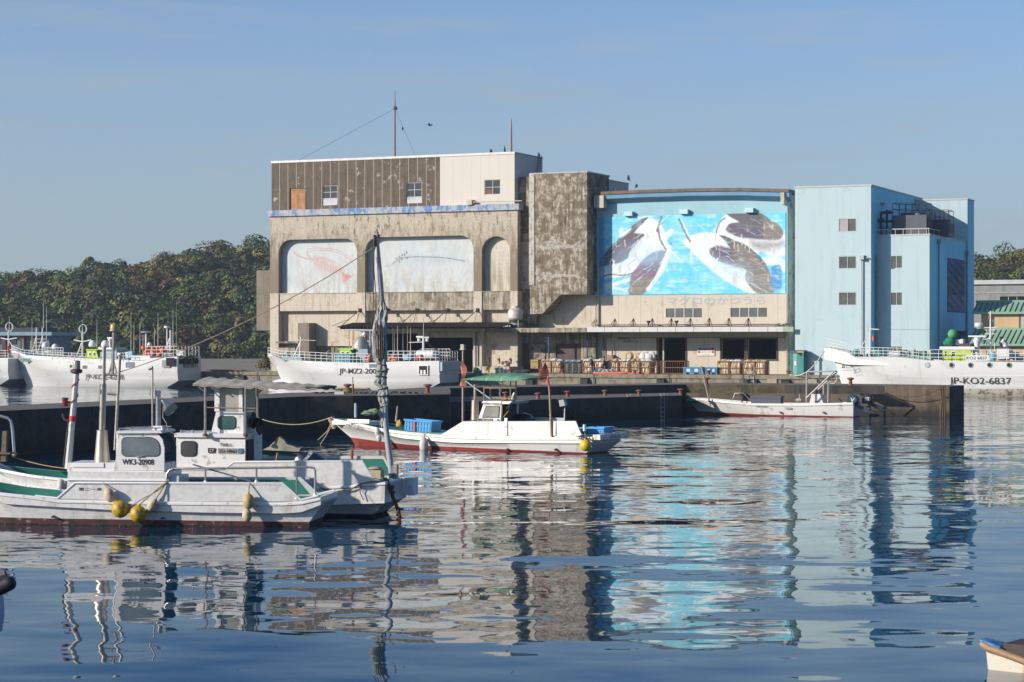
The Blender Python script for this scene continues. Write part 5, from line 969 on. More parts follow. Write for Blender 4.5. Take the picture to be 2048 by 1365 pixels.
    for i in range(9):
        f = i/8; u = U(601+54*f, VS+.9); z = Z(601+54*f, 727-10*math.sin(f*math.pi)**.6*(.7+.3*f), VS+.9); rows.append([(u, VS+.25, Z(601, 728, VS)+.0), (u, VS+.9, z), (u, VS+2.2, z+.25*math.sin(i*1.7)*.3), (u, VS+3.6, Z(601, 728, VS))])
    b.grid(rows); t.part('green_tarpaulin', b, M('dark_green_tarp', (.055, .085, .045), .8, var=.25, sc=2))
    zb_ = Z(540, 712, VC); rail(t, [(ub+.3, VC-.3, zb_), (U(560, VS+1), VS+1.1, Z(560, 719, VS)), (U(610, VS), VS+.1, Z(610, 721, VS)), (U(664, VS), VS+.1, Z(664, 724, VS))], .85, 14, 3)
    rail(t, [(U(668, VS), VS+.1, zd), (U(735, VS), VS+.1, zd)], .9, 9, 3); zr = Z(860, 722, VS); rail(t, [(U(775, VS), VS+.1, zr), (us-.1, VS+.2, zr), (us-.1, VC+HB-.3, zr)], .95, 17, 3); rail(t, [(U(832, VC), VC+1, zr+.2), (us-.4, VC+1, zr+.2)], .95, 8, 3)
    deckclutter(t, (545, 600), 719, VS+1.6, 15, 6, [teal, greyblue, M('green_bucket', (.02, .3, .14))]); deckclutter(t, (775, 870), 720, VS+1.2, 16, 13, [greyblue, whiteclean, orange, netgreen, ltblue, rust])
    boxpx(t, 'deck_rim', greyblue, 563, 604, 714, 721, VS+.5, .1)
    return t
ship_mid()
# ---------------------------------------------------------------- right ship JP-KO2-6837
def ship_right():
    zt = [(1646, 694), (1690, 703), (1700, 713), (1800, 714.5), (1860, 721), (2048, 724), (2180, 724)]
    t, ub, us = bigship('fishing_ship', 'white ship numbered JP-KO2-6837 at the right frame edge, with a yellow-green wheelhouse', 1646, 2200, zt, [(0, 3.2), (.1, 2.7), (1, 2.2)], True, True)
    ztext(t, 'JP-KO2-6837', 1899, 2022, 755, 772, VS-.06, blacktxt, .004); ztext(t, '真仁丸', 1683, 1708, 728, 737, VS+.62, blacktxt, .01); ztext(t, 'SHIN JIN MARU', 1686, 1707, 739.5, 742, VS+.60, blacktxt)
    zd = Z(1900, 722, VS)
    for px, c_ in ((1855, M('green_cap', (.45, .62, .56))), (1903, None), (1941, None), (1979, None), (2018, None)): b = MB(); b.lathe([(.19, -.05), (.24, -.05), (.24, .02)], (U(px, VS), VS+.0, Z(px, 730, VS)), 12, axis='v'); b.lathe([(0, -.065), (.17, -.065), (.17, .01)], (U(px, VS), VS, Z(px, 730, VS)), 12, axis='v', m=1); t.part('porthole', b, [galv, c_ or glass])
    b = MB(); b.box(U(1900, VS), us, VS-.03, VS+.05, Z(1950, 752, VS)-.03, Z(1950, 752, VS)+.03); t.part('rubbing_strake', b, shipwhite)
    wv = VS+1.1; boxpx(t, 'wheelhouse', lime, 1885, 1952, 699, 722, wv, 2.3, slant=.5); boxpx(t, 'wheelhouse_roof', whiteclean, 1879, 1949, 693, 698.5, wv-.15, 2.6); boxpx(t, 'bridge_top', dkframe, 1918, 1942, 687, 693, wv+.2, 1.6)
    boxpx(t, 'wheelhouse_window', glass, 1890, 1893, 703, 712, wv-.03, .02); boxpx(t, 'wheelhouse_window', M('white_frame', (.72, .72, .7)), 1902, 1911, 702, 713, wv-.03, .02); boxpx(t, 'window_pane', glass, 1903.5, 1909.5, 704, 712, wv-.05, .02)
    boxpx(t, 'number_board', whiteclean, 1931, 1978, 710, 721.5, VS+.05, .05); ztext(t, 'KO2 6837', 1933, 1974, 713, 719, VS+.03, blacktxt, .004)
    boxpx(t, 'aft_house', whiteclean, 1994, 2018, 697, 718, wv+.2, 1.8); boxpx(t, 'aft_house_top', dkframe, 1995, 2019, 693.5, 697, wv+.15, 1.9)
    b = MB(); x = U(2002, wv+1); b.tube([(x, wv+1, Z(2002, 697, wv)), (x, wv+1, Z(2002, 673, wv))], .12, 8); t.part('funnel', b, black); b = MB(); x = U(2011, wv+1); b.tube([(x, wv+1, Z(2011, 696, wv)), (x, wv+1, Z(2011, 687, wv)), (x-.25, wv+.8, Z(2011, 681, wv))], .2, 9); t.part('cowl_vent', b, whiteclean)
    # net-wrapped green float bundle on the roof
    for px, yy, r_, c_ in ((1908, 668, .40, M('net_green_light', (.10, .36, .16), .8, var=.35, sc=9)), (1903, 683, .42, M('net_green', (.01, .20, .09), .8, var=.4, sc=9)), (1895, 686, .25, M('net_green', (.01, .20, .09)))): b = MB(); b.ell((U(px, VC), VC-.6, Z(px, yy, VC)), (r_*1.1, r_, r_), 12, 9, jit=.06); t.part('green_float_bundle', b, c_)
    boxpx(t, 'roof_locker', M('white_frame', (.72, .72, .7)), 1910, 1926, 678, 690, VC-.4, 1.0)
    x = U(1954, VC-.8); b = MB(); b.lathe([(.22, -2.4), (.2, -.8), (.3, -.5), (.34, -.3), (.2, -.1)], (x, VC-.8, Z(1954, 674, VC)), 12); t.part('radar_post', b, whiteclean); radar(t, x, VC-.8, Z(1954, 674, VC), .75)
    x = U(1981, VC); b = MB(); b.tube([(x, VC, zd), (x, VC, Z(1981, 622, VC))], [.11, .06], 7); b.tube([(x-1.2, VC, Z(1981, 688, VC)), (x-.5, VC, Z(1981, 680, VC)), (x, VC, Z(1981, 676, VC))], .05, 5); b.tube([(x-1.2, VC, Z(1981, 656, VC)), (x+.5, VC, Z(1981, 655, VC))], .05, 5)
    for yy in (660, 668): b.tube([(x-.5, VC, Z(1981, yy, VC)), (x+.4, VC, Z(1981, yy, VC))], .04, 4)
    for q in (-.35, .35): b.tube([(x+q, VC, zd), (x+q, VC, Z(1981, 684, VC))], .04, 5)
    t.part('mast', b, whiteclean); b = MB(); b.lathe([(.35, 0), (.38, .1), (.38, .28), (.3, .34), (0, .36)], (x-1.0, VC, Z(1981, 653, VC)), 14); t.part('radar_dome', b, whiteclean)
    for q, yy, c_ in ((.25, 645, M('cyan_lamp', (.02, .25, .35))), (-.1, 637, M('red_lamp', (.5, .06, .03))), (-.3, 664, ochrebelt)): b = MB(); b.lathe([(.08, 0), (.08, .25), (0, .28)], (x+q, VC, Z(1981, yy, VC)), 8); t.part('signal_lamp', b, c_)
    # foremast
    x = U(1740, VC); b = MB(); b.tube([(x, VC, Z(1740, 713, VC)), (x, VC, Z(1740, 657, VC))], [.08, .04], 6); b.tube([(x-.9, VC, Z(1740, 700, VC)), (x, VC, Z(1740, 662, VC))], .035, 5); b.tube([(x, VC, Z(1740, 658, VC)), (x+.8, VC, Z(1740, 659, VC))], .05, 5); t.part('foremast', b, whiteclean); aerial(t, x-.2, VC, Z(1740, 665, VC), Z(1740, 642, VC)); b = MB(); b.tube([(x+.1, VC, Z(1740, 658, VC)), (U(1885, VC), VC, Z(1885, 660, VC))], .012, 4); t.part('stay', b, darkrope)
    b = MB(); b.lathe([(.06, 0), (.10, .25), (.06, .5)], (x+.3, VC, Z(1740, 683, VC)), 8); t.part('orange_marker', b, orange)
    zb_ = Z(1650, 695, VC); rail(t, [(ub+.3, VC-.3, zb_), (U(1690, VS+1.4), VS+1.4, Z(1690, 704, VS)), (U(1700, VS+1.2), VS+1.1, Z(1700, 712, VS)), (U(1800, VS), VS+.15, Z(1800, 714.5, VS)), (U(1858, VS), VS+.1, Z(1858, 720, VS))], .8, 22, 3, r=.025)
    rail(t, [(U(1860, VS), VS+.1, zd), (U(2100, VS), VS+.1, zd)], .98, 14, 3, r=.03)
    deckclutter(t, (1708, 1860), 715, VS+1.7, 25, 17, [M('sea_green_deck', (.02, .22, .16)), galv, whiteclean, greyblue, netgreen]); deckclutter(t, (1960, 2060), 721, VS+1.6, 26, 12, [rustdark, whiteclean, ltblue, galv, orange, greyblue])
    boxpx(t, 'deck_rim', M('pale_green_rim', (.3, .48, .42)), 1760, 1860, 712, 719, VS+.6, .1); boxpx(t, 'winch', whiteclean, 1778, 1800, 702, 712, VS+1.2, .8)
    return t
ship_right()
# ---------------------------------------------------------------- stern of a fourth ship at the left edge
def ship_edge():
    zt = [(-380, 700), (-100, 716), (14, 717)]
    t, ub, us = bigship('fishing_ship', 'white ship cut by the left frame edge, only its stern and ring antenna showing', -330, 14, zt, [(0, 3.2), (1, 2.7)], False)
    x = U(17, VC); b = MB(); b.tube([(x, VC, Z(17, 716, VC)), (x, VC, Z(17, 660, VC))], .08, 6); b.tube([(x+1.0, VC, Z(17, 703, VC)), (x, VC, Z(17, 680, VC))], .05, 5); b.tube([(x-1, VC, Z(17, 676, VC)), (x, VC, Z(17, 679, VC)), (x+1.1, VC, Z(17, 676, VC))], .06, 5); b.tube([(x+.1, VC, Z(17, 699, VC)), (x+1.1, VC, Z(17, 699, VC))], .05, 5); t.part('mast', b, whiteclean)
    b = MB(); b.tube([(x, VC-.02, Z(17, 705, VC)), (x, VC-.02, Z(17, 691, VC))], .13, 6); t.part('red_flag_roll', b, M('signal_red', (.7, .03, .04))); ringant(t, x+.1, VC, Z(19, 654, VC), .42); aerial(t, x+.1, VC, Z(19, 662, VC), Z(20, 632, VC))
    rail(t, [(U(-60, VS), VS+.1, Z(0, 717, VS)), (us-.1, VS+.2, Z(14, 717, VS)), (us-.1, VC+HB-.4, Z(14, 717, VS))], .85, 10, 3)
    # second white ship further off whose lattice masts rise over the left ship's foredeck
    b = MB()
ship_edge()
def ship_behind():
    t = T('fishing_ship', 'mostly hidden vessel with white lattice masts, behind the bow of ship JP-KO2-6208', 'fishing ship', Q, (U(70, -1), 4, 0)); v = -.8+0
    v = 1.2
    # only deck gear is in view: a low hull, wheelhouse and masts inboard of the left ship
    f = Fr(-66, 262, 18); ub, us = f.U(30, 0), f.U(190, 0); zz = lambda px, py: f.Z(px, py, 0)
    t.o.location = f.w(ub, 0, 0); t.o.rotation_euler = (0, 0, -f.a); t.fr = f; t.at = (ub, 0, 0)
    hull(t, f, [(ub, us, 1.9, [(0, zz(40, 712)), (1, zz(180, 718))], .35, .8, .9, 0), (ub+1, us, 1.8, [(0, .6), (1, .6)], .4, 1, .9, 0), (ub+2, us-1, .8, [(0, -.5), (1, -.5)], .5, 1, .8, 0)], [(0, 2.4), (1, 2.2)], 0, .1, [shipwhite, shipwhite], 20)
    for px, y1 in ((46, 678), (61, 681)): aerial(t, f.U(px, 0), 0, zz(px, 715), zz(px, y1), .05)
    for px, yt in ((73, 655), (85, 655)):
        x = f.U(px, 0); b = MB(); b.tube([(x, 0, zz(px, 715)), (x, 0, zz(px, yt))], .08, 6); b.tube([(x-.8, 0, zz(px, 712)), (x, 0, zz(px, 672))], .05, 5)
        for k in range(5): b.tube([(x-.7+k*.12, 0, zz(px, 706-k*7)), (x+.5, 0, zz(px, 706-k*7))], .035, 4)
        t.part('mast', b, whiteclean)
    for px, y0, y1 in ((87, 656, 600), (93, 690, 612), (64, 700, 640)): aerial(t, f.U(px, 0), 0, zz(px, y0), zz(px, y1), .035)
    dome(t, f.U(90, 0), 0, zz(90, 697), .4); dome(t, f.U(110, 0), 0, zz(110, 700), .42)
    b = MB(); b.box(f.U(102, 0), f.U(134, 0), -.6, .6, zz(118, 718), zz(118, 705)); t.part('net_bin', b, M('olive_net', (.17, .2, .07), .8)); b = MB(); b.box(f.U(95, 0), f.U(103, 0), -.5, .3, zz(118, 714), zz(118, 701)); t.part('lime_locker', b, lime)
    rail(t, [(f.U(98, 0), -.9, zz(118, 715)), (f.U(134, 0), -.9, zz(118, 715))], 1.2, 7, 3, r=.04)
ship_behind()
# ================================================================ small boats
boatgrey = M('gelcoat_white', (.78, .77, .75), .4, var=.05, sc=.8, streak=((.45, .41, .34), .25, 3), patch=((.60, .58, .54), .10, 1.6), fine=((.52, .51, .49), .4, 9))
gelbelt = M('belt_white', (.84, .83, .81), .45, var=.06, sc=1.5, patch=((.40, .38, .33), .18, 3))
antired = M('antifouling_maroon', (.11, .025, .030), .7, var=.2, sc=2, patch=((.33, .30, .27), .16, 5), patch2=((.02, .02, .012), .42, 3))
antired2 = M('antifouling_red', (.32, .045, .03), .7, var=.15, sc=2, patch=((.12, .03, .02), .2, 3))
weed = M('barnacles', (.035, .035, .012), .95, var=.6, sc=9, patch=((.4, .36, .3), .15, 8))
canvasm = M('sun_canvas', (.48, .44, .38), .9, var=.12, sc=1.5, patch=((.3, .27, .22), .2, 1.5))
buoyY = M('yellow_buoy', (.56, .36, .012), .5, var=.2, sc=3, patch=((.20, .13, .03), .28, 3)); buoyC = M('cream_fender', (.60, .50, .34), .7, var=.15, sc=5, patch=((.3, .23, .14), .3, 6)); buoyW = M('white_fender', (.62, .61, .58), .6, var=.08, sc=4, patch=((.35, .33, .3), .2, 4))
def FT(fr):   # pixel helpers bound to one boat frame
    def bx(t, name, mat, x0, x1, y0, y1, v, d, parent=None, slant=0, slantr=None):
        (a, z1), (c, _) = fr.pix(x0, y0, v), fr.pix(x1, y0, v); z0 = fr.Z(x0, y1, v); b = MB(); sr = slant if slantr is None else slantr
        b.hexa([(a, v, z0), (c, v, z0), (c, v+d, z0), (a, v+d, z0)], [(a+slant, v+.02, z1), (c-sr, v+.02, z1), (c-sr, v+d-.02, z1), (a+slant, v+d-.02, z1)]); return t.part(name, b, mat, parent)
    def tx(t, s, x0, x1, y0, y1, v, mat=blacktxt, bold=0): t.text(s, flat(fr.U(x0, v), fr.U(x1, v), fr.Z(x0, y1, v), fr.Z(x0, y0, v), v), mat, bold=bold)
    return bx, tx
def panel(fr, pts, v, th=.03):   # outline in picture coordinates on plane v
    b = MB(); b.prism([fr.pix(x, y, v) for x, y in pts], 'v', v, v+th); return b
def roundwin(fr, t, x0, x1, y0, y1, v, cut=0, rnd=.25, mat=None, skew=0, parent=None):
    """rubber-framed window with rounded corners on plane v"""
    def outline(g_):
        P_ = []; W_ = x1-x0; H_ = y1-y0
        for cx_, cy_, a0, rr in ((x1, y0, 0, rnd+cut), (x0, y0, 90, rnd), (x0, y1, 180, rnd), (x1, y1, 270, rnd)):
            r = rr*H_; sx = -1 if cx_ == x1 else 1; sy = 1 if cy_ == y0 else -1
            for k in range(6):
                a = math.radians(a0+18*k); X = cx_+sx*r+r*math.cos(a); Y_ = cy_+sy*r-r*math.sin(a); X += skew*(y1-Y_)/H_
                P_.append((X+g_*math.cos(a), Y_-g_*math.sin(a)))
        return P_
    f = t.part('window', panel(fr, outline(1.3), v-.012, .03), M('window_rubber', (.03, .028, .027), .6), parent)
    t.part('pane', panel(fr, outline(0), v-.022, .02), mat or Mglass('cabin_glass', (.16, .19, .20), .15), f); return f
def fender(kind, label, c, r, fr, mats, rope_to=None, squash=1.2, tilt=0):
    t = T('fender', label, 'fender', fr, c, 'fenders and buoys hung over the boats'); b = MB()
    b.lathe([(.01, -r*squash), (r*.45, -r*squash*.92), (r*.86, -r*squash*.55), (r, -.05*r), (r*.93, r*.5*squash), (r*.55, r*.88*squash), (r*.22, r*1.0*squash), (r*.2, r*1.12*squash)], c, 14)
    if tilt:
        cc = Vector(c); R_ = Matrix.Rotation(tilt, 3, 'Y'); b.v = [tuple(cc+R_@(Vector(p)-cc)) for p in b.v]
    t.part('float', b, mats)
    if rope_to:
        b = MB()
        top = Vector(c)+Matrix.Rotation(tilt, 3, 'Y')@Vector((0, 0, r*1.05*squash)); b.tube([top, tuple(rope_to)], .018, 5); t.part('lanyard', b, rope)
    return t
# ---------------------------------------------------------------- boat A: WK3-20908 in the foreground
FA = Fr(-5.2, 54.5, 7); bxA, txA = FT(FA)
def boatA():
    fr = FA; hb = 1.08; vc = hb; u = lambda px, v=0: fr.U(px, v); z = lambda px, py, v=0: fr.Z(px, py, v)
    us = u(641); ub = -11.2; L = us-ub; tt = lambda px: (u(px)-ub)/L
    gz = [(0, 1.65), (tt(-60), z(0, 974)), (tt(0), z(0, 985)), (tt(60), z(60, 991)), (tt(115), z(115, 999)), (tt(300), z(300, 1003)), (tt(560), z(560, 1005)), (tt(600), z(600, 1003)), (1, z(641, 994))]
    g1 = [(a, b-.03) for a, b in gz]; c1 = [(0, 1.25)]+[(tt(p), z(p, y)) for p, y in ((0, 1008), (200, 1019), (400, 1025), (560, 1027), (600, 1025))]+[(1, z(641, 1010))]
    t = T('fishing_boat', 'nearest grey-white boat, marked WK3-20908, with a steel exhaust stack and yellow buoys', 'fishing boat', fr, (us, vc, 0), 'small fishing boats moored at the pier')
    lev = [(ub, us, hb, gz, .30, .8, .97, 0), (ub+.02, us, hb+.03, g1, .30, .8, .97, 0), (ub+.02, us, hb+.03, [(a, b-.08) for a, b in gz], .30, .8, .97, 1), (ub+.04, us, hb, [(a, b-.10) for a, b in gz], .30, .8, .97, 1),
           (ub+.2, us, hb+.0, c1, .32, .8, .97, 1), (ub+.22, us-.02, hb-.10, [(a, b-.03) for a, b in c1], .33, .85, .95, 1), (ub+.5, us-.34, hb-.16, [(0, .18), (1, .14)], .38, .9, .93, 2), (ub+.55, us-.36, hb-.17, [(0, .03), (1, .02)], .4, .95, .93, 3), (ub+.6, us-.38, hb-.2, [(0, -.05), (1, -.05)], .4, .95, .92, 2), (ub+1.5, us-.5, .2, [(0, -.5), (1, -.5)], .5, 1, .9, 2)]
    dk = [(0, 1.4), (tt(0), z(0, 985)-.24), (tt(115), .57), (1, .56)]
    hull(t, fr, lev, dk, vc, .075, [gelbelt, boatgrey, antired, weed, teal], 60, teal)
    # raised bulwark along the working deck
    P_ = [(115, 997), (150, 966), (565, 967), (601, 1000), (590, 1003), (300, 1003)]
    for v0, nm in ((.02, 'bulwark'), (2*hb-.08, 'bulwark')):
        b = MB(); b.prism([(fr.pix(x, y, .02)) for x, y in P_], 'v', v0, v0+.055); t.part(nm, b, [boatgrey])
    b = MB(); pts = [(fr.pix(x, y, .02)) for x, y in ((70, 992), (115, 997), (150, 966), (565, 967), (601, 1000), (636, 992))]
    for v0 in (.03, 2*hb-.06): b.tube([(p[0], v0, p[1]) for p in pts], .04, 6)
    t.part('bulwark_cap', b, whiteclean)
    b = MB(); inner = [(fr.pix(x, y, .02)) for x, y in ((155, 969), (560, 970), (585, 1000), (300, 1001))]; b.prism(inner, 'v', .08, .085); b.prism(inner, 'v', 2*hb-.09, 2*hb-.085); t.part('bulwark_lining', b, teal)
    # casing and cabin
    bxA(t, 'casing', boatgrey, 133, 335, 943, 990, .38, 1.35, slant=.03, slantr=0); bxA(t, 'casing_top', gelbelt, 134, 328, 925.5, 943, .46, 1.2, slant=.02); bxA(t, 'deck_box', gelbelt, 145, 207, 925.5, 934, .44, .3); bxA(t, 'casing_rim', gelbelt, 132, 336, 957, 960.5, .34, 1.4); bxA(t, 'rear_step', boatgrey, 329, 357, 952, 990, .5, 1.0)
    cv = .45; fr0 = FA
    prof = [(228, 941), (239, 868), (242, 865), (300, 864), (316, 868), (325, 879), (328.5, 895), (328.5, 941)]
    b = panel(fr, prof, cv, .05); b.box(fr.U(231, cv), fr.U(231, cv)+.06, cv+.05, cv+1.15, z(231, 941, cv), z(238, 868, cv)); b.box(fr.U(231, cv)+.06, fr.U(328, cv), cv+.05, cv+1.15, z(231, 941, cv), z(231, 936, cv)); t.part('cabin', b, gelbelt)
    b = MB(); rp_ = [(233, 866.5), (234, 862), (322, 861), (326, 866)]; b.prism([fr.pix(x, y, cv) for x, y in rp_], 'v', cv-.08, cv+1.22); t.part('cabin_roof', b, whiteclean)
    w = roundwin(fr, t, 244, 319, 875, 912, cv, cut=.35, rnd=.22)
    b = MB(); q = fr.pix(273, 874.2, cv); b.box(q[0], q[0]+.28, cv-.045, cv-.02, q[1]-.01, q[1]+.015); q = fr.pix(272, 912.6, cv); b.box(q[0], q[0]+.18, cv-.045, cv-.02, q[1]-.01, q[1]+.012); t.part('window_clip', b, steel, w)
    txA(t, 'WK3-20908', 244.5, 308, 918, 929.5, cv-.01, blacktxt, .02)
    # open rear: far wall lined green with its own window
    fv = cv+1.16; b = MB(); b.prism([fr.pix(x, y, fv) for x, y in ((318, 941), (318, 868), (336, 866), (346, 873), (352, 892), (352, 941))], 'v', fv, fv+.05); t.part('rear_wing', b, M('cabin_green', (.012, .17, .15), .4, var=.1)); roundwin(fr, t, 313, 342, 874, 906, fv, cut=.4, rnd=.2)
    b = MB(); q0 = fr.pix(238, 861, cv); q1 = fr.pix(320, 860, cv)
    for vv in (cv+.05, cv+.55, cv+1.05): b.tube([(q0[0], vv, q0[1]+.05), (q1[0], vv, q1[1]+.05)], .018, 5)
    for x in (238, 262, 310): q = fr.pix(x, 861, cv); b.lathe([(.025, -.04), (.025, .03), (.04, .05), (0, .08)], (q[0], cv+.05, q[1]), 8)
    t.part('roof_rail', b, steel)
    bxA(t, 'roof_pod', gelbelt, 304, 325, 852, 861.5, cv+.3, .4, slant=.02)
    q = fr.pix(316, 852, cv+.5); b = MB(); b.tube([(q[0], cv+.5, q[1]-.02), (q[0], cv+.5, z(316, 783, cv+.5))], .075, 12); b.tube([(q[0], cv+.5, z(316, 786, cv+.5)), (q[0], cv+.5, z(316, 781, cv+.5))], .083, 12); t.part('vent_pipe', b, steel)
    q = fr.pix(305, 855, cv+.4); b = MB(); b.tube([(q[0], cv+.4, q[1]), (q[0], cv+.4, z(306, 733, cv+.4))], .022, 6); b.tube([(q[0], cv+.4, z(306, 735, cv+.4)), (q[0]-.1, cv+.4, z(306, 738, cv+.4))], .05, 6)
    for dx in (-.07, .07): b.tube([(q[0]+dx, cv+.4, z(306, 775, cv+.4)), (q[0]+dx, cv+.4, z(306, 792, cv+.4))], .015, 5)
    t.part('light_staff', b, galv)
    # horn lamp
    c = fr.pix(331, 805, cv+.45); b = MB(); p0 = Vector((c[0]-.05, cv+.45, c[1]+.02)); d = Vector((.26, -.12, -.23)).normalized()
    b.tube([p0-d*.05, p0, p0+d*.12, p0+d*.32], [.04, .05, .09, .215], 16, cap=False); b.tube([p0+d*.3, p0+d*.31], [.02, .19], 16, m=1); t.part('deck_lamp', b, [M('lamp_chrome', (.6, .6, .58), .2, .9), M('lamp_glass', (.45, .52, .38), .2)])
    b = MB(); b.tube([(q[0]+.05, cv+.45, z(316, 800, cv+.5)), (p0.x-.03, cv+.45, p0.z+.1), tuple(p0)], .015, 5); pts = [(p0.x, cv+.45, p0.z-.05), (p0.x+.02, cv+.3, p0.z-.4), (p0.x+.15, cv+.2, p0.z-.55), (p0.x+.22, cv+.1, p0.z-.75), (p0.x+.45, cv+.1, p0.z-.85)]; b.tube(pts, .012, 4); t.part('lamp_cable', b, rope)
    # exhaust stack
    cvs = .95; q = fr.pix(204, 925, cvs); b = MB(); zb_ = z(204, 924, cvs); zt_ = z(204, 860, cvs); b.box(q[0]-.27, q[0]+.27, cvs-.27, cvs+.27, zb_-.1, zb_); b.lathe([(.21, 0), (.135, zt_-zb_), (.06, zt_-zb_)], (q[0], cvs, zb_), 20); b.lathe([(.145, 0), (.145, .02)], (q[0], cvs, zt_-.02), 20); b.tube([(q[0]+.0, cvs, zt_), (q[0]+.03, cvs, z(204, 770, cvs)), (q[0]+.03, cvs, z(204, 768, cvs))], .085, 14); t.part('exhaust_stack', b, M('stained_steel', (.50, .45, .38), .42, .7, var=.15, sc=3, streak=((.25, .2, .14), .4, 5)))
    # beacon post with red lamp
    pv = .62; b = MB(); p0 = fr.pix(136, 930, pv); p1 = fr.pix(153, 747, pv); A_ = Vector((p0[0], pv, p0[1]-.1)); B_ = Vector((p1[0], pv, p1[1])); b.tube([A_, B_], [.095, .075], 8); t.part('beacon_post', b, M('post_white', (.60, .60, .57), .5, var=.1, patch=((.3, .3, .28), .2, 3)))
    m_ = A_.lerp(B_, .53); b = MB(); b.tube([A_.lerp(B_, .50), A_.lerp(B_, .555)], .088, 10); t.part('red_band', b, M('signal_red', (.7, .03, .04)))
    b = MB(); n = 30; b.tube([A_.lerp(B_, .58+.36*k/n)+Vector((.088*math.cos(k*.42), .088*math.sin(k*.42), 0)) for k in range(n+1)], .016, 5); t.part('orange_tape', b, M('faded_red_tape', (.45, .10, .05), .7))
    b = MB(); b.lathe([(.10, 0), (.155, .03), (.155, .1), (.10, .12)], (B_.x, pv, B_.z), 14); t.part('lamp_base', b, dkframe); b = MB(); b.lathe([(.10, .121), (.10, .30), (.08, .34), (0, .35)], (B_.x, pv, B_.z), 14); t.part('beacon_lens', b, M('clear_lens', (.42, .40, .33), .2))
    c = A_.lerp(B_, .70); b = MB(); b.tube([(c.x-.03, pv, c.z), (c.x-.16, pv-.03, c.z+.0)], .025, 5); b.lathe([(.085, -.11), (.095, -.09), (.095, -.07)], (c.x-.23, pv-.03, c.z), 12); b.lathe([(.095, .08), (.095, .1), (.06, .12)], (c.x-.23, pv-.03, c.z), 12); t.part('lamp_cage', b, dkframe); b = MB(); b.lathe([(.078, -.07), (.078, .08)], (c.x-.23, pv-.03, c.z), 12); t.part('red_lamp', b, M('red_glass', (.30, .008, .015), .2))
    b = MB(); c = A_.lerp(B_, .50); b.tube([(c.x-.06, pv-.05, c.z), (c.x-.2, pv-.05, c.z+.05), (c.x-.26, pv-.02, c.z+.2)], .03, 6); b.tube(sag(tuple(c+Vector((-.1, -.05, 0))), tuple(A_+Vector((-.12, -.05, .1))), .06, 10), .014, 4); b.tube([A_.lerp(B_, .02)+Vector((-.1, -.05, 0)), A_.lerp(B_, .4)+Vector((-.085, -.06, 0))], .02, 4); t.part('cable', b, dkframe)
    # handrail of the working deck
    b = MB(); H0 = [(333, 965), (334, 948), (338, 941), (346, 937.5)]; pts = [fr.pix(x, y, .06) for x, y in H0]+[fr.pix(620, 934.5, .06), fr.pix(628, 936, .06), fr.pix(630.5, 941, .06), fr.pix(630.5, 990, .06)]
    b.tube([(p[0], .06, p[1]) for p in pts], .028, 8)
    for x, y in ((411, 965), (513, 964), (593.5, 996)): p = fr.pix(x, y, .06); b.tube([(p[0], .06, p[1]), (p[0], .06, z(x, 936.5, .06))], .026, 7)
    t.part('handrail', b, M('worn_stainless', (.42, .38, .34), .4, .7, var=.2, sc=8)); b = MB()
    for x, y in ((411, 965), (513, 964), (593.5, 996), (630.5, 991)): p = fr.pix(x, y, .06); b.lathe([(.07, -.02), (.05, .025), (.03, .06)], (p[0], .06, p[1]), 10)
    t.part('rail_foot', b, whiteclean)
    # boathook pole lying on the rail, stern gear
    b = MB(); p0 = fr.pix(386, 929, .25); p1 = fr.pix(502, 965, -.02); b.tube([(p0[0], .25, p0[1]), (p1[0], .0, p1[1]+.03)], .022, 6); t.part('pole', b, M('slate_pole', (.10, .12, .16), .5))
    b = MB(); p0 = fr.pix(567, 986, .4); b.tube([(p0[0], .4, p0[1]-.15), (p0[0]-.12, .4, p0[1]+.0), (p0[0]+.15, .4, p0[1]+.12)], .025, 6); t.part('tiller', b, rust)
    txA(t, '第二一幸', 157, 204, 975, 981.5, .012, blacktxt, .01)
    # exhaust port and little fittings on the hull
    for x, y in ((104, 1034), (323, 1037)): p = fr.pix(x, y, 0); b = MB(); b.lathe([(0, -.01), (.03, -.01), (.035, .12)], (p[0], .02, p[1]), 10, axis='v'); t.part('through_hull', b, M('dark_fitting', (.04, .09, .11)))
    txA(t, 'DY', 123, 131, 978, 982, .3, blacktxt, .01)
    return t
boatA()
def ropeline(label, pts, r, mat, fr, at, name='rope', cat='rope'): b = MB(); b.tube(pts, r, 6); return solo(name, label, cat, b, mat, fr, at)
def p3(fr, px, py, v): q = fr.pix(px, py, v); return (q[0], v, q[1])
fender('b', 'left one of the two round yellow buoys slung on the nearest boat', p3(FA, 240.5, 1018.5, -.22), .225, FA, buoyY, None, 1.0, -.5)
fender('b', 'right one of the two round yellow buoys, dirty on top', p3(FA, 276, 1028, -.24), .215, FA, buoyY, p3(FA, 333, 963, -.01), 1.02, .1)
fender('b', 'ribbed cream float hanging above the left yellow buoy', p3(FA, 219, 990, -.15), .135, FA, buoyC, p3(FA, 206, 966, .0), 1.45, -.35)
fender('b', 'cream canvas fender hanging to the right of the yellow buoys', p3(FA, 304, 1011, -.14), .12, FA, buoyC, p3(FA, 333, 964, .0), 1.7, .55)
fender('b', 'oval yellow float under the rail near the stern of the nearest boat', p3(FA, 497, 1003, -.16), .15, FA, M('yellow_cream', (.52, .38, .13), .6, var=.15, patch=((.35, .3, .2), .3, 4)), p3(FA, 499, 966, .0), 1.35)
fender('b', 'cream barrel float directly below the oval yellow one', p3(FA, 494, 1031, -.14), .13, FA, buoyC, None, 1.3)
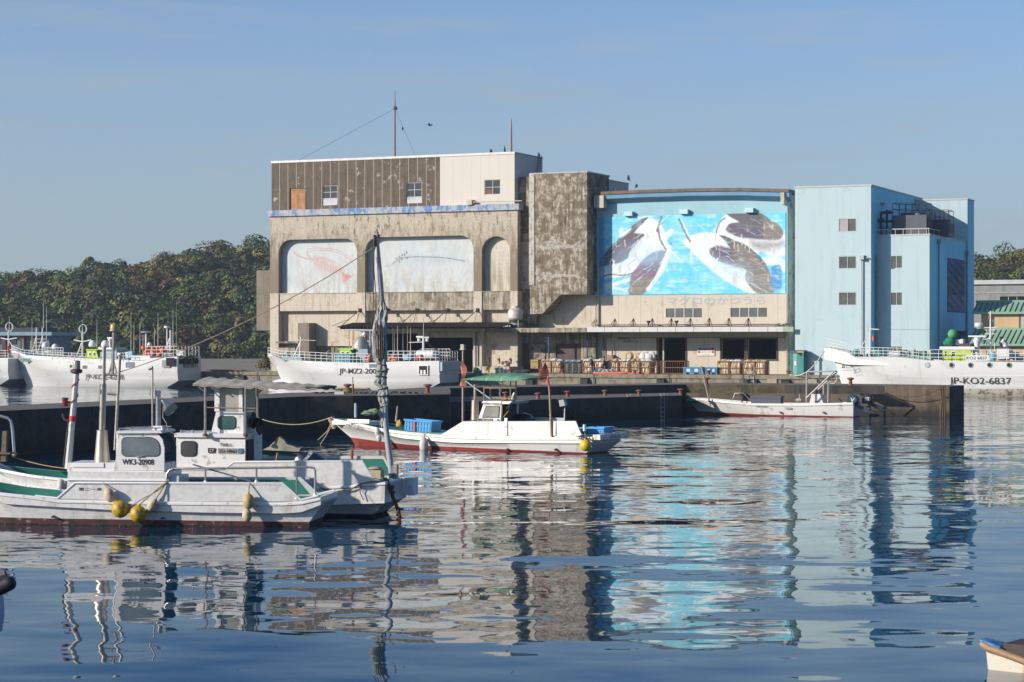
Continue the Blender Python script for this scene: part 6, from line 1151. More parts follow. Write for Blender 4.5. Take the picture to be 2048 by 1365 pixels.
ropeline('mooring line sagging between the two pairs of buoys on the nearest boat', [p3(FA, 333, 964, -.03), p3(FA, 318, 980, -.08), p3(FA, 290, 995, -.16), p3(FA, 262, 1012, -.2), p3(FA, 252, 1020, -.2)], .016, rope, FA, p3(FA, 333, 964, -.03))
# ---------------------------------------------------------------- boat B: 252-18662 behind it
FB = Fr(-3.59, 57.8, 12); bxB, txB = FT(FB)
def boatB():
    fr = FB; hb = 1.15; vc = hb; z = fr.Z; us = fr.U(769, 0); ub = -12.4; L = us-ub; tt = lambda px: (fr.U(px, 0)-ub)/L
    gz = [(0, 2.0), (tt(-120), z(-120, 925)), (tt(0), z(0, 943)), (tt(60), z(60, 951)), (tt(130), z(130, 957)), (tt(350), z(350, 972)), (tt(594), z(594, 976)), (tt(700), z(700, 970)), (1, z(769, 964))]
    t = T('fishing_boat', 'second grey-white boat, marked 252-18662, with a tall wheelhouse under a canvas awning', 'fishing boat', fr, (us, vc, 0), 'small fishing boats moored at the pier')
    c1 = [(0, 1.5), (tt(0), z(0, 968)), (tt(350), z(350, 1000)), (tt(640), z(640, 1006)), (1, z(769, 1002))]
    lev = [(ub, us, hb, gz, .30, .8, .97, 0), (ub+.02, us+.02, hb+.035, [(a, b-.03) for a, b in gz], .30, .8, .97, 0), (ub+.02, us+.02, hb+.035, [(a, b-.07) for a, b in gz], .30, .8, .97, 1), (ub+.05, us, hb, [(a, b-.1) for a, b in gz], .3, .8, .97, 1),
           (ub+.2, us, hb+.04, c1, .32, .8, .97, 0), (ub+.22, us, hb+.04, [(a, b-.06) for a, b in c1], .32, .8, .97, 1), (ub+.25, us-.05, hb-.10, [(a, b-.09) for a, b in c1], .34, .85, .95, 1), (ub+.6, us-.42, hb-.2, [(0, .10), (1, .06)], .4, .95, .92, 2), (ub+1.5, us-.8, .2, [(0, -.5), (1, -.5)], .5, 1, .9, 2)]
    hull(t, fr, lev, [(0, 1.4), (tt(0), z(0, 943)-.25), (tt(350), .45), (1, .45)], vc, .08, [gelbelt, boatgrey, M('antifouling_black', (.02, .018, .018), .7, patch=((.25, .23, .2), .12, 5)), teal], 56, teal)
    P_ = [(330, 950), (449, 938), (468, 924.5), (724, 922.5), (746, 961), (735, 968), (600, 975), (340, 973)]
    for v0 in (.02, 2*hb-.1): b = MB(); b.prism([fr.pix(x, y, .02) for x, y in P_], 'v', v0, v0+.06); t.part('bulwark', b, boatgrey)
    b = MB(); cap = [fr.pix(x, y, .02) for x, y in ((352, 941), (449, 938.5), (468, 924.5), (724, 922.5), (746, 961), (765, 958))]
    for v0 in (.04, 2*hb-.07): b.tube([(p[0], v0, p[1]) for p in cap], .04, 6)
    t.part('bulwark_cap', b, whiteclean)
    b = MB(); inn = [fr.pix(x, y, .02) for x, y in ((480, 928), (722, 926), (740, 960), (500, 970))]; b.prism(inn, 'v', 2*hb-.115, 2*hb-.105); t.part('bulwark_lining', b, teal)
    # transom horns and engine well
    b = MB(); b.box(us-.02, us+.34, 2*hb-.5, 2*hb+.02, z(769, 1000), z(769, 968)+.06); t.part('stern_bracket', b, gelbelt)
    t.text('山丸', lambda a, b_: (us-.35+.02, .5+.8*a, .2+.25*b_), M('faint_grey', (.3, .3, .3)))
    # foredeck box and lower cabin
    cv = .45; cw = 1.3
    bxB(t, 'casing', boatgrey, 135, 350, 957, 985, .5, 1.3)
    bxB(t, 'lower_cabin', gelbelt, 352, 490, 874, 948, cv, cw); bxB(t, 'cabin_rim', boatgrey, 349, 492, 931, 935, cv-.03, cw+.06)
    b = MB(); q = R4; (a, z1), (c, _) = fr.pix(350, 866, cv), fr.pix(491, 866, cv); b.box(a, c, cv-.06, cv+cw+.06, z(352, 874, cv), z1); t.part('cabin_roof', b, whiteclean)
    roundwin(fr, t, 362.5, 392, 883, 912, cv, rnd=.22, mat=Mglass('dark_pane', (.07, .08, .07), .2))
    txB(t, '和歌山', 442, 464, 886, 893, cv-.01, blacktxt, .01); bxB(t, 'number_plate', M('plate_grey', (.45, .45, .44)), 436, 485, 896, 907, cv-.014, .012); txB(t, '252-18662', 437.5, 474, 898, 905.5, cv-.02, blacktxt, .02); bxB(t, 'name_plate', blacktxt, 416, 430, 896, 906, cv-.014, .012); txB(t, 'ニア', 418.5, 427.5, 898, 904, cv-.02, whiteclean, .02)
    p = fr.pix(481, 902, cv); b = MB(); b.lathe([(0, -.024), (.075, -.024), (.075, -.012)], (p[0], cv, p[1]), 14, axis='v'); t.part('round_sticker', b, M('sticker_blue', (.05, .18, .30)))
    b = MB(); b.box(fr.U(490, cv)+.003, fr.U(490, cv)+.05, cv+.1, cv+.6, .6, z(490, 880, cv)); t.part('cabin_door', b, M('dark_doorway', (.035, .022, .025), .7)); b = MB(); b.box(fr.U(490, cv)+.003, fr.U(490, cv)+.06, cv+.62, cv+cw, .6, z(490, 872, cv)); t.part('door_jamb', b, gelbelt)
    b = MB(); pz = z(370, 862, cv)
    b.tube([(fr.U(361, cv), cv+.03, pz), (fr.U(423, cv), cv+.03, pz)], .02, 6); 
    for x in (361.5, 385, 409): u0 = fr.U(x, cv); b.lathe([(.03, -.09), (.03, .0), (.045, .02), (0, .05)], (u0, cv+.03, pz), 9)
    t.part('roof_rail', b, steel)
    # upper wheelhouse
    v1 = cv+.12; w1 = cw-.24; b = panel(fr, [(422, 867), (432, 824), (487, 824), (487, 867)], v1, w1); t.part('wheelhouse', b, gelbelt)
    roundwin(fr, t, 436, 471, 833, 858, v1, rnd=.28, skew=-0, mat=Mglass('green_reflect_pane', (.05, .13, .10), .2))
    for x0, x1, va, vb_ in ((429, 439, v1, .10), (477.5, 485, v1, .08), (429, 434, v1+w1-.1, .1), (477, 484, v1+w1-.1, .1)): b = MB(); a, c = fr.U(x0, va), fr.U(x1, va); b.box(a, c, va, va+vb_, z(430, 823, va), z(430, 773, va)); t.part('window_post', b, gelbelt)
    b = MB(); a, c = fr.U(437, v1), fr.U(478, v1); b.box(a, c, v1+.03, v1+.045, z(430, 822, v1), z(430, 777, v1)); mt = M('clear_pane', (.42, .40, .34), .25); t.part('windscreen', b, mt)
    b = MB(); b.box(a+.25, a+.27+.2, v1+.1, v1+.14, z(430, 822, v1), z(430, 777, v1)); t.part('curtain', b, M('tan_curtain', (.34, .27, .18), .8))
    b = MB(); c2 = fr.U(486, v1); b.box(c2-.01, c2+.02, v1+.05, v1+w1-.05, z(486, 823, v1), z(486, 775, v1)); t.part('side_screen', b, M('yellowed_screen', (.36, .34, .22), .3))
    b = MB(); xx = fr.U(493, v1); b.lathe([(.23, -.02), (.25, 0), (.23, .02)], (xx+.05, v1+.45, z(493, 842, v1)), 16, axis='u'); t.part('steering_wheel', b, black)
    # awning frame and canvas
    fv0, fv1 = .30, 2.0
    b = MB()
    for x in (410.5, 491, 515): 
        for vv in ((fv0,) if x != 515 else (fv1,)): p = fr.pix(x, 871 if x < 500 else 850, vv); b.tube([(p[0], vv, p[1]), (p[0], vv, z(x, 772, vv))], .035, 7)
    p = fr.pix(410.5, 815, fv0); p2 = fr.pix(512, 817, fv0); b.tube([(p[0], fv0, p[1]), (p2[0], fv0, p2[1])], .02, 6)
    b.tube([(fr.U(391, fv0), fv0, z(391, 768, fv0)), (fr.U(410, fv0), fv0, z(410, 785, fv0))], .02, 6); b.tube([(fr.U(418, fv0), fv0, z(418, 771, fv0)), (fr.U(430, fv0), fv0, z(430, 780, fv0))], .02, 6)
    b.tube([(fr.U(515, fv1), fv1, z(515, 786, fv1)), (fr.U(534, fv1), fv1, z(534, 774, fv1))], .02, 6); b.tube([(fr.U(410, fv1), fv1, 1.0+1.0), (fr.U(410, fv1), fv1, z(410, 772, fv1))], .03, 6)
    for vv in (fv0, fv1): b.tube([(fr.U(390, vv), vv, z(390, 768.5, fv0)), (fr.U(632, vv), vv, z(632, 776, fv0))], .025, 6)
    t.part('awning_frame', b, M('worn_stainless', (.42, .38, .34), .4, .7)); b = MB()
    for x in (410.5, 491): p = fr.pix(x, 871, fv0); b.lathe([(.075, -.03), (.075, .03), (.04, .06)], (p[0], fv0, p[1]), 9)
    t.part('post_foot', b, M('brown_foot', (.16, .10, .08)))
    rows = []
    for i in range(29):
        f = i/28; x = 388+(634-388)*f; ze = z(388, 767.5+9*f, fv0)+.02*math.sin(i*1.9); row = []
        for j in range(9): g_ = j/8; vv = fv0-.05+(fv1-fv0+.1)*g_; row.append((fr.U(x, fv0)+(.12 if i == 0 else 0)*math.sin(g_*math.pi)+(0 if i else -.02), vv, ze+.17*math.sin(g_*math.pi)*(1-.55*f)+.012*math.sin(i*2.3+j)))
        rows.append([(row[0][0], row[0][1], row[0][2]-.05)]+row+[(row[-1][0], row[-1][1], row[-1][2]-.05)])
    b = MB(); b.grid(rows); b.grid([[(p[0], p[1], p[2]-.012) for p in r_] for r_ in rows]); t.part('awning', b, canvasm)
    b = MB(); x0 = fr.U(612, fv0); x1 = fr.U(636, fv0); b.tube([(x0, fv0-.02, z(612, 775, fv0)), (x1, fv0-.02, z(636, 776, fv0)), (x1, fv1, z(636, 776, fv0)), (x0, fv1, z(612, 774, fv0))], .035, 6); t.part('awning_end_bar', b, dkframe)
    # twin pole mast forward with gold lantern
    mv = .7; b = MB()
    for x0, y0, x1, y1, r in ((206, 900, 208.5, 696, .055), (230, 900, 240, 712, .045)): b.tube([p3(fr, x0, y0, mv), p3(fr, x1, y1, mv)], r, 8)
    b.tube([p3(fr, 207, 748, mv), p3(fr, 239, 751, mv)], .04, 6); b.tube([p3(fr, 215, 787, mv), p3(fr, 236, 789.5, mv)], .045, 6); t.part('twin_mast', b, M('worn_stainless', (.42, .38, .34), .4, .7))
    b = MB(); b.tube([p3(fr, 225, 748, mv), p3(fr, 227.5, 662, mv)], .045, 7); b.tube([p3(fr, 218, 747, mv), p3(fr, 226, 718, mv)], .03, 5); b.tube([p3(fr, 233, 747, mv), p3(fr, 226, 718, mv)], .03, 5); t.part('lantern_staff', b, M('worn_stainless', (.42, .38, .34), .4, .7))
    p = p3(fr, 228, 662, mv); b = MB(); b.lathe([(.10, -.02), (.13, 0), (.13, .03)], p, 14); t.part('lantern_base', b, galv); b = MB(); b.lathe([(.108, .031), (.108, .17), (.085, .20), (.03, .215), (.02, .235), (0, .235)], p, 14); t.part('lantern', b, M('gold_lens', (.50, .36, .09), .3, var=.15))
    for x, r in ((208.5, .05), (240.5, .06)): b = MB(); p = p3(fr, x, 697 if x < 220 else 712, mv); b.lathe([(r*.8, 0), (r*1.5, .03), (r*1.4, .08), (0, .1)], p, 10); t.part('mast_cap', b, M('white_frame', (.72, .72, .7)))
    # outboard motor tilted on deck, hooded with a dark cowl
    c = p3(fr, 621, 910, .75); b = MB(); prof = [(-.47, .0), (-.46, .16), (-.34, .31), (-.1, .38), (.18, .34), (.42, .18), (.47, .0)]
    rows = [[(c[0]+x*k, c[1]+w, c[2]-.28+h*k2) for x, h in prof] for w, k, k2 in ((-.27, .80, .72), (-.21, .96, .94), (-.08, 1, 1), (.08, 1, 1), (.21, .96, .94), (.27, .80, .72))]; b.grid(rows); b.face(rows[0]); b.face(rows[-1][::-1]); b.prism([(c[0]-.44, c[2]-.55), (c[0]+.44, c[2]-.55), (c[0]+.46, c[2]-.27), (c[0]-.46, c[2]-.27)], 'v', c[1]-.2, c[1]+.2)
    o = t.part('outboard_cowl', b, M('cowl_navy', (.010, .012, .028), .22, var=.1)); t.text('TOHATSU', lambda a, b_: (c[0]-.07+.22*a-.05*b_, c[1]-.285, c[2]-.21+.28*a+.08*b_), whiteclean, parent=o, bold=.02)
    # folded grey sail-cloth bundle and stanchion
    b = MB(); rows = []
    for i in range(14):
        f = i/13; x, y = 529+72*f, 897-8*math.sin(f*3.1)-16*math.exp(-((f-.42)/.16)**2); p = p3(fr, x, y, .9); q = p3(fr, x, 899+4*f, .9); rows.append([(p[0], .75, q[2]), (p[0]+.03*math.sin(i*2), .82, p[2]), (p[0], 1.05, p[2]+.02*math.sin(i*3)), (p[0], 1.2, q[2])])
    b.grid(rows); t.part('canvas_bundle', b, M('olive_canvas', (.30, .29, .22), .9, var=.2, sc=4)); b = MB(); b.tube([p3(fr, 556, 903, .9), p3(fr, 553, 922, .9)], .035, 6); t.part('stanchion', b, rope)
    b = MB(); p = p3(fr, 512, 845, 1.2); b.ell(p, (.3, .16, .12), 9, 6, jit=.25); t.part('dark_bundle', b, black); b = MB(); b.lathe([(.2, -.02), (.22, .0), (.2, .02)], p3(fr, 519, 855, 1.1), 16, axis='u'); t.part('hoop', b, black)
    # aft mast with furled steadying sail
    mv = 1.5; P0 = p3(fr, 784.5, 956, mv); Pm = p3(fr, 771, 850, mv); P1 = p3(fr, 766, 640, mv); P2 = p3(fr, 753, 462, mv)
    b = MB(); b.tube([P0, Pm, p3(fr, 768, 760, mv), P1, p3(fr, 758, 540, mv), P2], [.085, .08, .075, .07, .055, .04], 10); b.tube([P2, p3(fr, 753, 458, mv)], .03, 6); t.part('mast', b, M('mast_paint', (.45, .48, .50), .4, var=.15, patch=((.25, .14, .1), .15, 4)))
    b = MB(); b.tube([p3(fr, 750, 467, mv-.02), p3(fr, 752, 460, mv), p3(fr, 756, 467, mv)], .03, 5); b.tube([p3(fr, 749, 470, mv-.05), p3(fr, 750, 492, mv-.05)], .045, 6); b.tube([p3(fr, 757, 469, mv-.03), p3(fr, 756, 474, mv-.05)], .05, 6); t.part('masthead_block', b, M('brown_block', (.09, .06, .045)))
    SL = [(755, 516, .05, 0), (761, 560, .05, 0), (764, 600, .06, -.02), (765, 618, .16, .0), (764, 640, .30, -.08), (763, 670, .36, -.13), (764, 700, .37, -.13), (764, 718, .33, -.12), (764, 728, .20, -.04), (766, 741, .26, -.04), (765, 756, .23, -.10), (764, 766, .29, -.12), (768, 776, .20, 0), (767, 790, .26, -.02), (768, 805, .22, 0), (768, 812, .15, 0), (768, 825, .22, -.03), (768, 842, .17, -.03), (765, 855, .08, -.04)]
    rows = []; r_ = random.Random(5)
    for i, (x, y, w, off) in enumerate(SL):
        c = p3(fr, x, y, mv); ring = []; w *= .60 if i > 3 else 1; off *= .6
        for k in range(29): a = 2*math.pi*k/28; rr = w*(1+.20*math.sin(7*a+1.1*math.sin(i*.8))+.10*math.sin(13*a+i*1.3)+.05*r_.uniform(-1, 1)); ring.append((c[0]+off+rr*math.cos(a)*.86, c[1]+rr*.62*math.sin(a), c[2]+.02*math.sin(5*a+i)))
        rows.append(ring)
    def refine(R_, k=4):
        out = []
        for i in range(len(R_)-1):
            for j in range(k): f = j/k; f2 = f*f*(3-2*f); out.append([tuple(a_+(b_-a_)*f2 for a_, b_ in zip(p, q)) for p, q in zip(R_[i], R_[i+1])])
        out.append(R_[-1]); return [[(p[0]+(math.sin(i*1.7+kk*.9)*.012), p[1]+math.cos(i*1.3+kk*1.1)*.012, p[2]) for kk, p in enumerate(r_0[:-1])]+[(r_0[0][0]+math.sin(i*1.7)*.012, r_0[0][1]+math.cos(i*1.3)*.012, r_0[0][2])] for i, r_0 in enumerate(out)]
    b = MB(); b.grid(refine(rows)); t.part('furled_sail', b, M('sailcloth', (.38, .40, .36), .9, var=.22, sc=2.2, patch=((.18, .21, .21), .35, 1.6), patch2=((.56, .54, .48), .25, 3)))
    for x, y, w in ((765, 728.5, .225), (767, 740, .27), (764, 754, .26), (768, 777, .215), (767, 790, .27), (768, 812.5, .165), (771, 855, .12), (772, 867, .1)): c = p3(fr, x, y, mv); w *= .62; b = MB(); b.tube([(c[0]-.02+w*math.cos(k*math.pi/8), c[1]+w*.75*math.sin(k*math.pi/8), c[2]+.03*math.sin(k*math.pi/8+x)) for k in range(17)], .017, 5); t.part('sail_lashing', b, M('dark_rope', (.10, .075, .055)))
    b = MB()
    for pts in (((748, 490), (748, 540), (752, 590), (752, 622)), ((757, 480), (765, 560), (769, 620)), ((748, 540), (746, 620), (744, 650)), ((757, 622), (755, 650), (758, 700)), ((745, 480), (747, 560))): b.tube([p3(fr, x, y, mv-.12) for x, y in pts], .013, 4)
    for k in range(5): x = 751+k*4; b.tube([p3(fr, x, 645+k*3, mv-.15), p3(fr, x+1, 690, mv-.17), p3(fr, x+3-k, 716, mv-.14)], .018, 4)
    t.part('halyards', b, darkrope)
    # stay running forward to the twin mast
    b = MB(); b.tube(sag(p3(fr, 751, 492, mv), p3(fr, 226, 748, .7), .35, 24), .014, 5); t.part('forestay', b, rope)
    # stern gear
    b = MB(); p0 = p3(fr, 702, 955, .2); b.tube([p3(fr, 703, 957, .15), p3(fr, 704.5, 900, .15)], .04, 7); b.lathe([(.05, -.01), (.05, .015)], p3(fr, 705, 896, .15), 12, axis='v'); t.part('hook_post', b, rust)
    b = MB(); b.box(*sorted((fr.U(739, .9), fr.U(762, .9))), .85, 1.25, .85, z(740, 940, .9)); t.part('fish_box', b, M('cream_box', (.50, .46, .28), .6)); b = MB(); q = p3(fr, 750, 937, 1.0); b.ell(q, (.2, .18, .06), 10, 6); t.part('cushion', b, M('pink_cushion', (.5, .36, .28), .8))
    b = MB(); b.box(*[q_+fr.U(787, mv) for q_ in (0, .12)], mv-.1, mv+.1, P0[2]-.1, z(787, 930, mv)); t.part('mast_step', b, galv); b = MB(); b.box(*sorted((fr.U(612, -.05), fr.U(620, -.05))), -.1, -.03, z(612, 985, 0), z(612, 953, 0)); t.part('fender_block', b, M('pale_blue_foam', (.45, .52, .58)))
    return t
boatB()
ropeline('slack line draped along the stern quarter of the awning boat', [p3(FB, 640, 975, -.06), p3(FB, 670, 984, -.07), p3(FB, 700, 979, -.07), p3(FB, 722, 968, -.06), p3(FB, 745, 962, -.05), p3(FB, 765, 957, -.03), p3(FB, 778, 960, .1)], .02, M('green_grey_rope', (.16, .16, .11), .9), FB, p3(FB, 722, 968, -.05))
ropeline('short frayed rope end hanging from the slack line at the stern', [p3(FB, 722, 966, -.08), p3(FB, 720, 985, -.08), p3(FB, 727, 1000, -.08)], .014, M('green_grey_rope', (.16, .16, .11), .9), FB, p3(FB, 722, 966, -.08))
def knotrope():
    b = MB(); pts = [(770, 956), (776, 966), (779, 976), (783, 985), (785, 993), (789, 1002), (793, 1012), (797, 1022), (799, 1032), (800, 1046)]; P_ = [Vector(p3(FB, x, y, .35)) for x, y in pts]
    n = 60; C_ = [P_[min(int(k/n*(len(P_)-1)), len(P_)-2)].lerp(P_[min(int(k/n*(len(P_)-1)), len(P_)-2)+1], k/n*(len(P_)-1)-min(int(k/n*(len(P_)-1)), len(P_)-2)) for k in range(n+1)]
    for s in (0, 2.1, 4.2): b.tube([c+Vector((.032*math.cos(k*.75+s), .032*math.sin(k*.75+s), 0)) for k, c in enumerate(C_)], .028, 5)
    for x, y in ((785, 985), (784, 975), (797, 1018)): b.ell(p3(FB, x, y, .35), (.075, .07, .06), 8, 6, jit=.2)
    b.tube([p3(FB, 798, 1018, .3), p3(FB, 794, 1026, .3), p3(FB, 793, 1032, .3)], .022, 5)
    solo('mooring_rope', 'thick knotted brown rope dropping from the stern of the awning boat into the water', 'rope', b, M('brown_rope', (.13, .09, .055), .95, var=.35, sc=20), FB, p3(FB, 770, 956, .35))
knotrope()
# gear on the foredeck of boat B at the left edge
def foredeck():
    fr = FB; t = T('samson_post', 'weathered timber post standing on the foredeck at the left frame edge', 'post', fr, p3(fr, 10, 925, .7)); b = MB(); q = p3(fr, 9, 923, .7); b.hexa([(q[0]-.09, .62, q[2]), (q[0]+.07, .62, q[2]), (q[0]+.07, .78, q[2]), (q[0]-.09, .78, q[2])], [(q[0]-.03, .63, fr.Z(12, 862, .7)), (q[0]+.1, .63, fr.Z(12, 862, .7)), (q[0]+.1, .77, fr.Z(12, 862, .7)), (q[0]-.03, .77, fr.Z(12, 862, .7))]); t.part('timber', b, M('grey_timber', (.16, .12, .09), .9, var=.25, sc=6))
    b = MB(); q = p3(fr, 8, 906, .7); b.box(q[0]-.2, q[0]+.25, .55, .85, q[2]-.03, q[2]+.02); t.part('crosspiece', b, M('grey_timber', (.16, .12, .09)))
    t = T('stern_arch', 'bent stainless hoop rising at the left frame edge', 'hoop', fr, p3(fr, 29, 908, 1.2)); b = MB(); b.tube([p3(fr, 29, 912, 1.2), p3(fr, 25, 860, 1.2), p3(fr, 22, 842, 1.2), p3(fr, 16, 836, 1.2), p3(fr, -30, 824, 1.2)], .045, 8); t.part('tube', b, steel); b = MB(); b.lathe([(.08, 0), (.06, .08), (.05, .1)], p3(fr, 29, 910, 1.2), 9); t.part('foot', b, rope)
    ropeline('yellowish line running from the hoop foot along the green foredeck', sag(p3(fr, 24, 913, 1.0), p3(fr, 133, 937, .5), .05, 8), .014, M('yellow_rope', (.42, .32, .12), .9), fr, p3(fr, 24, 913, 1.0))
    b = MB(); q = p3(fr, 122, 975, -.13); b.lathe([(.02, -.22), (.09, -.18), (.115, -.05), (.115, .1), (.09, .2), (.02, .24)], q, 12); solo('fender', 'white cylinder fender wedged between the two nearest boats', 'fender', b, buoyW, fr, q, 'fenders and buoys hung over the boats')
foredeck()
# ---------------------------------------------------------------- boat C
FC = Fr(2.68, 90.3, 31); bxC, txC = FT(FC)
def boatC():
    fr = FC; z = fr.Z; hb = 1.3; vc = hb; us = fr.U(1166, 0)+.45; ub = fr.U(664, vc); L = us-ub; tt = lambda px: (fr.U(px, 0)-ub)/L
    gz = [(0, z(664, 836, vc)), (tt(700), z(700, 846)), (tt(760), z(760, 857)), (tt(820), z(820, 864)), (tt(898), z(898, 871)), (tt(1000), z(1000, 874)), (1, z(1160, 873))]
    t = T('fishing_boat', 'white fishing boat with red bottom, green canopy and blue crate in mid harbour', 'fishing boat', fr, (us, vc, 0), 'small fishing boats moored at the pier')
    c1 = [(0, gz[0][1]-.35), (tt(700), z(700, 858)), (tt(800), z(800, 877)), (tt(900), z(900, 885)), (1, z(1160, 886))]
    wh = M('gelcoat_bright', (.80, .78, .74), .4, var=.04, sc=.8, streak=((.48, .42, .33), .22, 3), patch=((.55, .53, .48), .12, 1.6))
    rim = [(0, gz[0][1]-.55), (.3, .50), (1, .16)]
    lev = [(ub, us, hb, gz, .34, .8, .98, 0), (ub+.05, us, hb+.04, [(a, b-.04) for a, b in gz], .34, .8, .98, 0), (ub+.05, us, hb+.04, [(a, b-.13) for a, b in gz], .34, .8, .98, 0), (ub+.12, us, hb-.02, [(a, b-.16) for a, b in gz], .35, .8, .97, 0),
           (ub+.3, us, hb, c1, .36, .8, .97, 0), (ub+.34, us-.02, hb-.10, [(a, b-.04) for a, b in c1], .36, .85, .95, 0), (ub+1.05, us-.45, hb-.22, [(0, .36), (.3, .16), (1, .05)], .42, 1.0, .92, 1), (ub+1.35, us-.5, hb-.26, [(0, -.02), (1, -.02)], .45, 1.05, .9, 1), (ub+2, us-.8, .2, [(0, -.5), (1, -.5)], .5, 1.2, .9, 1)]
    hull(t, fr, lev, [(0, gz[0][1]-.12), (.12, 1.05), (.25, .75), (1, .7)], vc, .1, [wh, antired2, teal], 50, teal)
    # bow cap, foredeck
    b = MB(); q = p3(fr, 668, 842, vc); b.tube([(ub-.02, vc, gz[0][1]+.02), (ub+.25, vc, gz[0][1]-.42)], [.14, .1], 8); t.part('bow_pad', b, M('cream_rope_pad', (.45, .4, .32), .95, var=.3, sc=9))
    b = MB()
    for k in range(6): b.ell((ub-.02+.05*k, vc-.16, gz[0][1]-.03-.085*k), (.1, .1, .06), 8, 5)
    t.part('bow_fender', b, M('cream_fender', (.6, .5, .34)))
    b = MB(); a = fr.U(705, vc-.5); b.box(ub+.35, a+1.0, vc-.5, vc+.5, gz[0][1]-.28, gz[0][1]-.10); t.part('foredeck_box', b, wh); bxC(t, 'coaming', wh, 694, 738, 838, 846, .35, .12)
    b = MB(); q = p3(fr, 711.5, 826, vc); b.tube([(q[0], vc, q[2]-.2), (q[0], vc, q[2]+.45)], .07, 9); t.part('mooring_bitt', b, M('pale_blue_paint', (.4, .47, .55)))
    b = MB(); q = p3(fr, 792, 832, vc); b.tube([(q[0], vc, q[2]-.25), (q[0]+.08, vc, q[2]+.45)], [.05, .03], 6); t.part('stub_staff', b, M('weathered_wood', (.4, .33, .25)))
    r_ = random.Random(2); b = MB()
    for k in range(5): b.tube([(fr.U(738+k*4, vc)+r_.uniform(-.2, .2)+.32*math.cos(a_*.6), vc+.32*math.sin(a_*.6), 1.45+.05*k+.05*math.sin(a_)) for a_ in range(12)], .03, 5)
    t.part('rope_coil', b, M('pale_green_rope', (.20, .28, .20), .9, var=.2))
    # raised after body
    pf = [(877, 872), (926, 842), (1066, 843), (1066, 840), (1068, 873), (1068, 876)]
    b = panel(fr, [(877, 872.5), (925, 843), (1151, 842), (1163, 870), (1150, 873.5), (1000, 875)], .05, .08); t.part('bulwark', b, wh); b = panel(fr, [(877, 872.5), (925, 843), (1151, 842), (1163, 870), (1150, 873.5), (1000, 875)], 2*hb-.13, .08); t.part('bulwark', b, wh)
    b = MB(); 
    b.box(fr.U(926, .1), fr.U(1010, .1), .13, 2*hb-.13, z(960, 845, .1)-.04, z(960, 843, .1)-.01); b.prism([fr.pix(x, y, .13) for x, y in ((879, 872), (926, 843.6), (927, 873))], 'v', .13, 2*hb-.13); t.part('forward_deck', b, wh)
    for x in (1008, 1105): bxC(t, 'hull_post', gelbelt, x, x+6, 836 if x < 1050 else 842, 871, .0, .06)
    # cabin
    cv = .5; cwd = 1.5; b = panel(fr, [(955, 842), (968, 804), (1003, 804), (1001, 842)], cv, cwd); t.part('cabin', b, wh)
    b = panel(fr, [(963, 806), (966, 802), (1024, 802.5), (1018, 808), (1005, 808)], cv-.05, cwd+.1); t.part('cabin_roof', b, gelbelt)
    def quad(name, pts, v, th, mat, par=None): return t.part(name, panel(fr, pts, v, th), mat, par)
    f1 = quad('window', [(964, 835.5), (971.5, 812), (1000, 812), (998, 835.5)], cv-.02, .03, M('window_rubber', (.03, .028, .027))); quad('pane', [(966, 834), (972.5, 813.5), (998, 813.5), (996.5, 834)], cv-.03, .02, Mglass('hazy_pane', (.25, .25, .23), .25), f1)
    f2 = quad('window', [(1004, 829), (1006, 813), (1015, 813), (1009, 832)], cv+.2, .03, M('window_rubber', (.03, .028, .027))); 
    b = MB(); q = fr.U(1001.5, cv); b.box(q, q+.04, cv+.15, cv+1.3, .9, z(1003, 806, cv)); t.part('rear_opening', b, M('dark_doorway', (.035, .022, .025)))
    b = MB(); q0 = p3(fr, 1018, 806, cv+.6); q1 = p3(fr, 1009, 842, cv+.6); b.tube([q0, q1], .07, 5); t.part('rear_post', b, wh)
    txC(t, 'JK3-18624', 967, 1003, 805.5, 810.5, cv-.06, M('brown_lettering', (.12, .06, .03)), .01); bxC(t, 'number_plate', dkframe, 956, 985, 837, 842.5, cv-.03, .02); txC(t, '252-27310', 964, 984, 838.5, 841.5, cv-.04, galv, .01)
    p = fr.pix(996.5, 840.5, cv); b = MB(); b.lathe([(0, -.03), (.06, -.03), (.06, 0)], (p[0], cv, p[1]), 12, axis='v'); t.part('round_sticker', b, M('sticker_blue', (.05, .18, .30)))
    # stack
    b = MB(); q = p3(fr, 950, 840, 1.0); zt_ = z(950, 800, 1.0); b.lathe([(.19, 0), (.155, zt_-q[2]), (.08, zt_-q[2])], q, 16); b.tube([(q[0], 1.0, zt_), (q[0], 1.0, z(950, 769, 1.0))], .065, 10); t.part('exhaust_stack', b, M('stained_steel', (.50, .45, .38))); b = MB(); b.tube([(q[0]+.06, 1.0, z(950, 771, 1)), (q[0]+.16, 1.0, z(950, 769, 1))], .04, 6); t.part('stack_flap', b, rustdark)
    # canopy frame + green canopy
    b = MB(); posts = ((968, 804, .5), (980.5, 802, 1.6), (1021, 802, .5), (1032, 803, 1.6))
    for x, y, vv in posts: b.tube([p3(fr, x, y, vv), p3(fr, x, 757, vv)], .032, 6)
    b.tube([p3(fr, 968, 776, .5), p3(fr, 1032, 776, .5)], .025, 6); b.tube([p3(fr, 985, 796, .5), p3(fr, 1022, 797, .5)], .03, 6); b.tube([p3(fr, 980, 777, 1.6), p3(fr, 1032, 776, 1.6)], .02, 5); t.part('canopy_frame', b, M('yellowed_steel', (.38, .30, .18), .5, .5))
    b = MB(); b.tube([p3(fr, 931, 762, .9), p3(fr, 981, 798, .9)], .03, 6); t.part('brace_pole', b, M('pale_blue_paint', (.4, .47, .55)))
    rows = []
